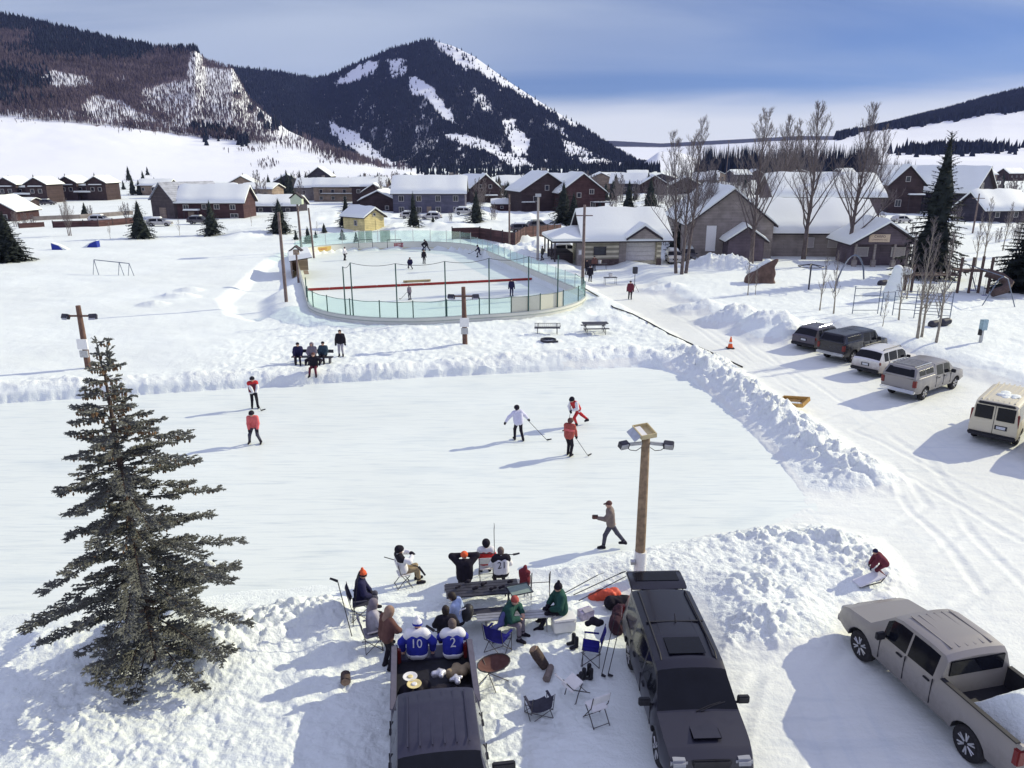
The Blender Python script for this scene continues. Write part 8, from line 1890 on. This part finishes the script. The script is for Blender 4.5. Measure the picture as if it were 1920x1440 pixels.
    for c, s, nm in (((0, .42, .08), (1.45, .07, .2), 'side'), ((0, -.42, .08), (1.45, .07, .2), 'side'), ((.71, 0, .08), (.06, .8, .2), 'end'), ((-.71, 0, .08), (.06, .8, .2), 'end'), ((0, 0, .0), (1.4, .8, .03), 'floor'), ((-.1, .1, .06), (.9, .22, .08), 'slat')): q = MB(); q.box(c, s); q.build(nm, YW, e)
    q = MB(); q.box((.15, -.18, .06), (.7, .3, .07), taper=.8); q.build('snow_fill', SNOW_ROUGH, e)
build_camp()

# ------------------------------------------------------------------ park furniture, playground, town odds and ends
def line_fence(name, label, pts, h, m, gap=2.4, post=True, cat='fence', z=0.0):
    W = [GP(*p) for p in pts]; e = empty(name, W[0], 0, label, cat)
    for a, b in zip(W[:-1], W[1:]):
        L = (b-a).length; n = max(1, int(L/gap)); R = math.atan2((b-a).y, (b-a).x)
        for k in range(n):
            c = a.lerp(b, (k+.5)/n)-W[0]; q = MB(); q.box((c.x, c.y, c.z+h/2-.1), (L/n-.02, .05, h), (0, 0, R)); q.build('panel', m, e)
            if post: c = a.lerp(b, k/n)-W[0]; q = MB(); q.box((c.x, c.y, c.z+h/2), (.14, .14, h+.15), (0, 0, R)); q.build('post', FASCIA, e)
    return e
def build_park():
    bench(GP(1026, 626), 180, 'mesh backed park bench on the snow behind the pond', 1.9); picnic(GP(1115, 624), 4, 'dark picnic table on the snow right of the park bench')
    p = GP(1028, 641); e = empty('fire_ring', p, 0, 'dark steel fire ring in the snow in front of the park bench', 'fire ring'); q = MB(); q.lathe([(.50, 0), (.52, .22), (.56, .22), (.56, 0)], n=24); q.build('ring', METAL_D, e, smooth=40); q = MB(); q.box((.5, -.35, .1), (.35, .12, .16)); q.build('handle', METAL_D, e)
    p = GP(1369, 653); e = empty('traffic_cone', p, 0, 'orange traffic cone at the edge of the parking lot', 'cone'); CO = mat('cone_orange', (.75, .12, .03), rough=.5); q = MB(); q.box((0, 0, .03), (.5, .5, .06)); q.build('base', BLACK, e); q = MB(); q.lathe([(.19, .06), (.13, .35)], n=14); q.lathe([(.11, .48), (.035, .85)], n=14); q.build('cone', CO, e, smooth=40); q = MB(); q.lathe([(.131, .35), (.111, .48)], n=14); q.build('band', WHITE, e, smooth=40)
    pts = [(1094, 541), (1120, 556), (1150, 575), (1185, 590), (1215, 606), (1255, 628), (1300, 648), (1345, 668), (1392, 690)]
    W = [GP(*p)+V3(0, 0, .07) for p in pts]; q = MB(); q.tube(W, .055, 6); tag(q.build('hose', BLACK, None, smooth=60), 'long black hose running along the left edge of the path', 'hose')
    # speaker, tables by the warming house
    p = GP(1189, 549); e = empty('speaker_stand', p, 0, 'black tripod stand carrying the loudspeaker beside the path', 'stand'); q = MB(); q.cyl((0, 0, .5), (0, 0, 1.9), .03, n=6); q.build('pole', METAL_D, e)
    for k in range(3): a = k*2.1; q = MB(); q.cyl((0, 0, .9), (.5*math.cos(a), .5*math.sin(a), 0), .022, n=5); q.build('leg', METAL_D, e)
    e = empty('loudspeaker', p+V3(0, 0, 1.92), .2, 'black loudspeaker on the tripod beside the path', 'speaker'); q = MB(); q.box((0, 0, .33), (.42, .4, .66)); q.build('cabinet', BLACK, e, bevel=.03); q = MB(); q.box((0, -.205, .33), (.36, .02, .58)); q.build('grille', METAL_D, e)
    for (px, py, w, lab) in ((1144, 533, 1.4, 'folding table with a pale bin on the path by the warming house'), (1124, 506, 1.8, 'table against the warming house wall under the window')):
        p = GP(px, py); e = empty('folding_table', p, math.radians(8), lab, 'table'); q = MB(); q.box((0, 0, .74), (w, .7, .04)); q.build('tabletop', METAL_D, e)
        for sx in (-1, 1):
            for sy in (-1, 1): q = MB(); q.cyl((sx*(w/2-.1), sy*.28, 0), (sx*(w/2-.1), sy*.28, .73), .02, n=5); q.build('leg', METAL_D, e)
        f = empty('bin', p+V3(.0, 0, .77), 0, 'pale bin on the ' + ('outer' if px > 1130 else 'inner') + ' table by the warming house', 'bin'); q = MB(); q.lathe([(.16, 0), (.2, .34), (.21, .36)], n=12); q.build('tub', PLASTIC_W, f, smooth=40); q = MB(); q.lathe([(.22, .36), (.2, .42), (0, .44)], n=12); q.build('lid', METAL, f)
    # boulder with a snow cap
    p = GP(1432, 532); o = sdf_mesh('boulder', [((-.9, 0, .5), (.6, .1, 1.2), .85, .8), ((.3, 0, 1.5), (1.35, 0, 2.55), .62, .22), ((-.8, .1, .1), (.7, 0, .1), .8, .75)], .12, mat('boulder_rock', (.125, .082, .066), rough=.9, var=.4, scale=1.6, bump=.8, bscale=6), None, k=.3, cut={'planes': [((0, -.98, .2), .62), ((-.35, -.2, .91), 2.0)]})
    o.location = p+V3(0, .8, -.3); tag(o, 'large brown boulder with a flat face in the park', 'boulder'); q = MB()
    for k in range(7): q.ball((-1.1+.3*k, .5, 1.25+.19*k), (.42, .45, .25), 9, 6)
    q.build('snow_cap', SNOW_ROUGH, o, smooth=60)
    # spinner, arch, bars, swings, slide tower
    p = GP(1516, 543); e = empty('spinner', p, 0, 'dark umbrella shaped spinner on one post in the playground', 'spinner'); q = MB(); q.cyl((0, 0, 0), (0, 0, 2.5), .08, n=8); q.build('post', METAL_D, e); q = MB()
    q.tube([(1.2*math.cos(k*.524), 1.2*math.sin(k*.524), 2.25) for k in range(13)], .04, 5); q.build('hoop', METAL_D, e)
    for k in range(6): q = MB(); q.cyl((0, 0, 2.5), (1.2*math.cos(k*1.047), 1.2*math.sin(k*1.047), 2.25), .03, n=5); q.build('spoke', METAL_D, e)
    a, b = GP(1563, 548), GP(1619, 524); e = empty('arch_climber', a, 0, 'tall curved steel arch in the playground', 'climber'); d = b-a; q = MB(); q.tube([d*t+V3(0, 0, 3.0*math.sin(math.pi*t)**.6) for t in [k/14 for k in range(15)]], .05, 6); q.build('rail', STEEL_BLUE, e, smooth=60)
    q = MB(); q.tube([d*t+V3(.3, .5, 3.0*math.sin(math.pi*t)**.6) for t in [k/14 for k in range(15)]], .05, 6); q.build('rail', STEEL_BLUE, e, smooth=60)
    p = GP(1598, 588); e = empty('climbing_bars', p, math.radians(-24), 'blue grey climbing bars in the snow behind the parked pickups', 'climbing bars'); xs = [0, 1.9, 2.1, 3.0, 4.5, 6.3, 7.0]
    for i, x in enumerate(xs): q = MB(); q.cyl((x, (.9 if i % 2 else 0), -.2), (x, (.9 if i % 2 else 0), 2.3 if i not in (2, 3) else 1.9), .035, n=6); q.build('post', STEEL_BLUE, e)
    for x0, x1, y0, y1, zs in ((0, 1.9, 0, .9, (.3, .9, 1.5, 2.1)), (2.1, 3.0, 0, .9, (1.9,)), (3.0, 6.3, .9, .9, (.5, 1.0, 1.5, 2.0)), (4.5, 7.0, 0, 0, (.4, .9, 1.4, 1.9))):
        for z in zs: q = MB(); q.cyl((x0, y0, z), (x1, y1, z), .028, n=5); q.build('rung', STEEL_BLUE, e)
    a, b = GP(1803, 545), GP(1872, 574); e = empty('swing_set', a, 0, 'blue steel swing set with bent A frames at the right', 'swing set'); d = b-a; d.z = 0; nrm = V3(-d.y, d.x, 0).normalized(); hh = 2.6
    q = MB(); q.tube([V3(0, 0, hh), d+V3(0, 0, hh)], .05, 6); q.build('top_bar', STEEL_BLUE, e)
    for o in (V3(0, 0, 0), d):
        for s in (1, -1): q = MB(); q.tube([o+V3(0, 0, hh), o+nrm*(s*.35)+V3(0, 0, hh-.2), o+nrm*(s*1.3)+V3(0, 0, 0)], .045, 6); q.build('leg', STEEL_BLUE, e, smooth=60)
    for t in (.3, .62):
        q = MB(); q.box(d*t+V3(0, 0, .45), (.4, .2, .04)); w = q.build('swing_seat', CAMP_BLUE, e)
        for s in (-.2, .2): q = MB(); q.cyl(d*t+d.normalized()*s+V3(0, 0, .45), d*t+d.normalized()*s+V3(0, 0, hh), .012, n=4); q.build('chain', METAL_D, w)
    p = GP(1690, 548); TW = mat('tower_wood', (.095, .066, .058), rough=.85, var=.3); e = empty('play_tower', p, 0, 'brown playground tower with a bridge and a curling slide behind the bars', 'play structure')
    for x, h in ((-.2, 2.2), (.9, 2.6), (-.2, 2.4), (.9, 2.0), (5.3, 3.3), (6.4, 3.3), (8.2, 3.3), (7.3, 3.4)):
        q = MB(); q.cyl((x, (.0 if h > 2.3 else 1.2), -.2), (x, (.0 if h > 2.3 else 1.2), h), .13, n=8); q.build('post', TW, e)
    q = MB(); q.box((.35, .6, 1.5), (1.3, 1.3, .12)); q.build('deck', TW, e); q = MB(); q.box((6.8, .6, 2.0), (3.2, 1.4, .14)); q.build('deck', TW, e)
    q = MB(); q.box((3.1, .3, 1.78), (4.6, .12, .1)); q.box((3.1, .3, 1.6), (4.6, .9, .08)); q.build('bridge', TW, e)
    q = MB(); q.tube([(7.6, -.2, 1.9), (8.6, -.9, 1.6), (8.9, -1.8, 1.15), (8.2, -2.5, .7), (7.0, -2.6, .35)], [.42, .42, .42, .40, .36], 10); q.build('slide', TW, e, smooth=60)
    q = MB(); q.ball((.3, .5, 1.95), (.8, .8, .4), 10, 6); q.build('snow_cap', SNOW_ROUGH, e, smooth=60)
    p = GP(1672, 560); o = sdf_mesh('snowman', [((0, 0, .5), (0, 0, .8), .85, .75), ((.1, 0, 1.6), (.15, 0, 1.9), .65, .55), ((.2, 0, 2.5), (.2, 0, 2.7), .45, .42)], .1, SNOW_ROUGH, None, k=.25); o.location = p; tag(o, 'tall lumpy snow covered figure beside the playground tower', 'snow figure')
    for k, (px, py, w) in enumerate(((1652, 492, 1.1), (1752, 612, .5), (1772, 610, .6), (1656, 535, .6))):
        o = sdf_mesh('rock', [((-.4*w, 0, .3*w), (.4*w, .1, .5*w), .6*w, .45*w)], .06, MATS['boulder_rock'] if k == 0 else METAL_D, None, k=.1); o.location = GP(px, py); tag(o, ('brown rock in front of the hall entrance', 'small dark rock at the foot of the twin aspen', 'dark rock between the two pale aspens', 'dark rock beside the lumpy snow figure')[k], 'rock')
    p = GP(1838, 642); e = empty('utility_box', p, .3, 'pale blue utility box on a post at the right of the lot', 'utility box'); q = MB(); q.box((0, 0, .5), (.16, .16, 1.1)); q.build('post', METAL, e); q = MB(); q.box((0, -.02, 1.25), (.5, .28, .75)); q.build('cabinet', mat('box_blue', (.30, .42, .47), rough=.5), e, bevel=.02); q = MB(); q.box((-.24, -.05, .75), (.16, .2, .4)); q.build('meter', BLACK, e)
    # field: ramps and a buried frame
    BR = mat('ramp_blue', (.012, .03, .28), rough=.4, var=.25)
    for px, py, s, lab in ((110, 468, 1, 'blue snow ramp in the left field, left of the other'), (176, 463, -1, 'blue snow ramp with a snowy deck in the left field, right of the other')):
        p = GP(px, py); e = empty('ramp', p, 0, lab, 'ramp'); e.scale = (.55, .55, .55); q = MB(); q.prism([(-1.3*s, 0), (1.5*s, 0), (.6*s, 1.0), (-1.3*s, 1.7)], -.8, .8, 'Y'); q.build('side_panel', BR, e); q = MB(); q.prism([(-1.3*s, 1.71), (.6*s, 1.01), (1.5*s, .02), (2.6*s, .02), (.7*s, 1.15), (-1.3*s, 1.85)], -.72, .72, 'Y'); q.build('deck', SNOW_ROUGH, e)
    a, b = GP(180, 512), GP(245, 514); e = empty('buried_swings', a, 0, 'thin buried swing frame standing in the left field', 'swing set'); d = b-a; q = MB(); q.tube([V3(0, 0, 1.5), d+V3(0, 0, 1.2)], .05, 5); q.build('top_bar', STEEL_BLUE, e)
    for o, hh in ((V3(0, 0, 0), 1.5), (d*.72, 1.3), (d, 1.2)):
        for s in (V3(.3, -1.2, 0), V3(1.2, -1.6, 0)): q = MB(); q.cyl(o+V3(0, 0, hh), o+s*.9, .035, n=5); q.build('leg', STEEL_BLUE, e)
    # fences
    line_fence('wooden_fence', 'tall brown board fence behind the far end of the rink', [(848, 448), (900, 448), (965, 452), (985, 446), (1052, 440)], 1.9, FENCE_W)
    line_fence('board_fence', 'long dark board fence along the far side of the left field', [(100, 427), (185, 425), (262, 418)], 1.3, FENCE_W); line_fence('board_fence', 'brown board fence at the left edge of the field', [(36, 428), (84, 425)], 1.0, FENCE_W)
    line_fence('low_wall', 'low grey wall above the long dark board fence', [(62, 414), (150, 410), (250, 402)], 1.0, W_GREY, 4, False, 'wall')
    # small cars about the town: simple wagons seen far off
    L = 4.5; tw = dict(L=L, W=1.8, R=.33, axles=(-1.35, 1.35), sill=.30, tumble=.2, top=[(-L/2, 1.0), (-L/2+.4, 1.5), (-.2, 1.6), (.5, 1.5), (1.15, 1.0), (L/2, .8)], belt=[(-L/2, .98), (1.2, .95), (L/2, .75)], side_glass=[(-1.7, -.3), (-.2, .75)], ws=(.55, 1.1), tail_z=.9, tl=(.2, .2), hl_z=.7, mir=(.7, 1.0), handle_z=.8)
    dk = car_paint('town_dark', (.03, .03, .045), damt=.3); lt = car_paint('town_pale', (.5, .5, .5), damt=.4)
    t0 = None
    for k, (px, py, hd, m, lab) in enumerate(((980, 436, 10, dk, 'dark car behind the board fence, left of two'), (1010, 430, 20, dk, 'dark car behind the board fence, right of two'), (808, 412, 175, lt, 'white snowed in truck in front of the apartments'), (770, 410, 10, lt, 'pale car in front of the left end of the apartments'), (872, 408, 0, lt, 'pale car right of the apartments'), (1262, 492, -95, lt, 'pale car parked between the warming house and the hall'), (1290, 488, -100, dk, 'dark car parked close to the hall gable'), (1062, 478, 10, lt, 'pale car behind the hip porch of the warming house'), (375, 420, 0, dk, 'dark car in front of the long red brown house'), (300, 424, 10, lt, 'snowed in car in front of the barn'), (90, 384, 0, dk, 'dark car between the two duplexes'), (190, 418, 5, lt, 'snowed in car behind the long dark board fence'), (1690, 418, 20, lt, 'pale car beside the brown lodge'))):
        if px in (808, 1262): pass
        if m is dk and t0: e = copy_tree(t0, GP(px, py), math.radians(hd), lab)
        else: e = vehicle('parked_car', lab, GP(px, py), hd, tw, m, z=GP(px, py).z)
        if m is dk and not t0: t0 = e
        q = MB(); q.box((-.5, 0, 1.68), (1.9, 1.3, .22), taper=.8); q.build('snow_cover', SNOW_ROOF, e)
build_park()

# ------------------------------------------------------------------ air
def build_haze():
    m = bpy.data.materials.new('haze'); m.use_nodes = True; nt = m.node_tree; nt.nodes.clear(); out = nt.nodes.new('ShaderNodeOutputMaterial'); v = nt.nodes.new('ShaderNodeVolumePrincipled')
    v.inputs['Color'].default_value = (.36, .46, 1.0, 1); v.inputs['Density'].default_value = .000045; v.inputs['Anisotropy'].default_value = .0
    nt.links.new(v.outputs[0], out.inputs['Volume'])
    q = MB(); q.box((0, 3000, 300), (13000, 9400, 730)); o = q.build('haze', m); tag(o, 'thin cold air over the valley', 'haze', kind='stuff')
build_haze()
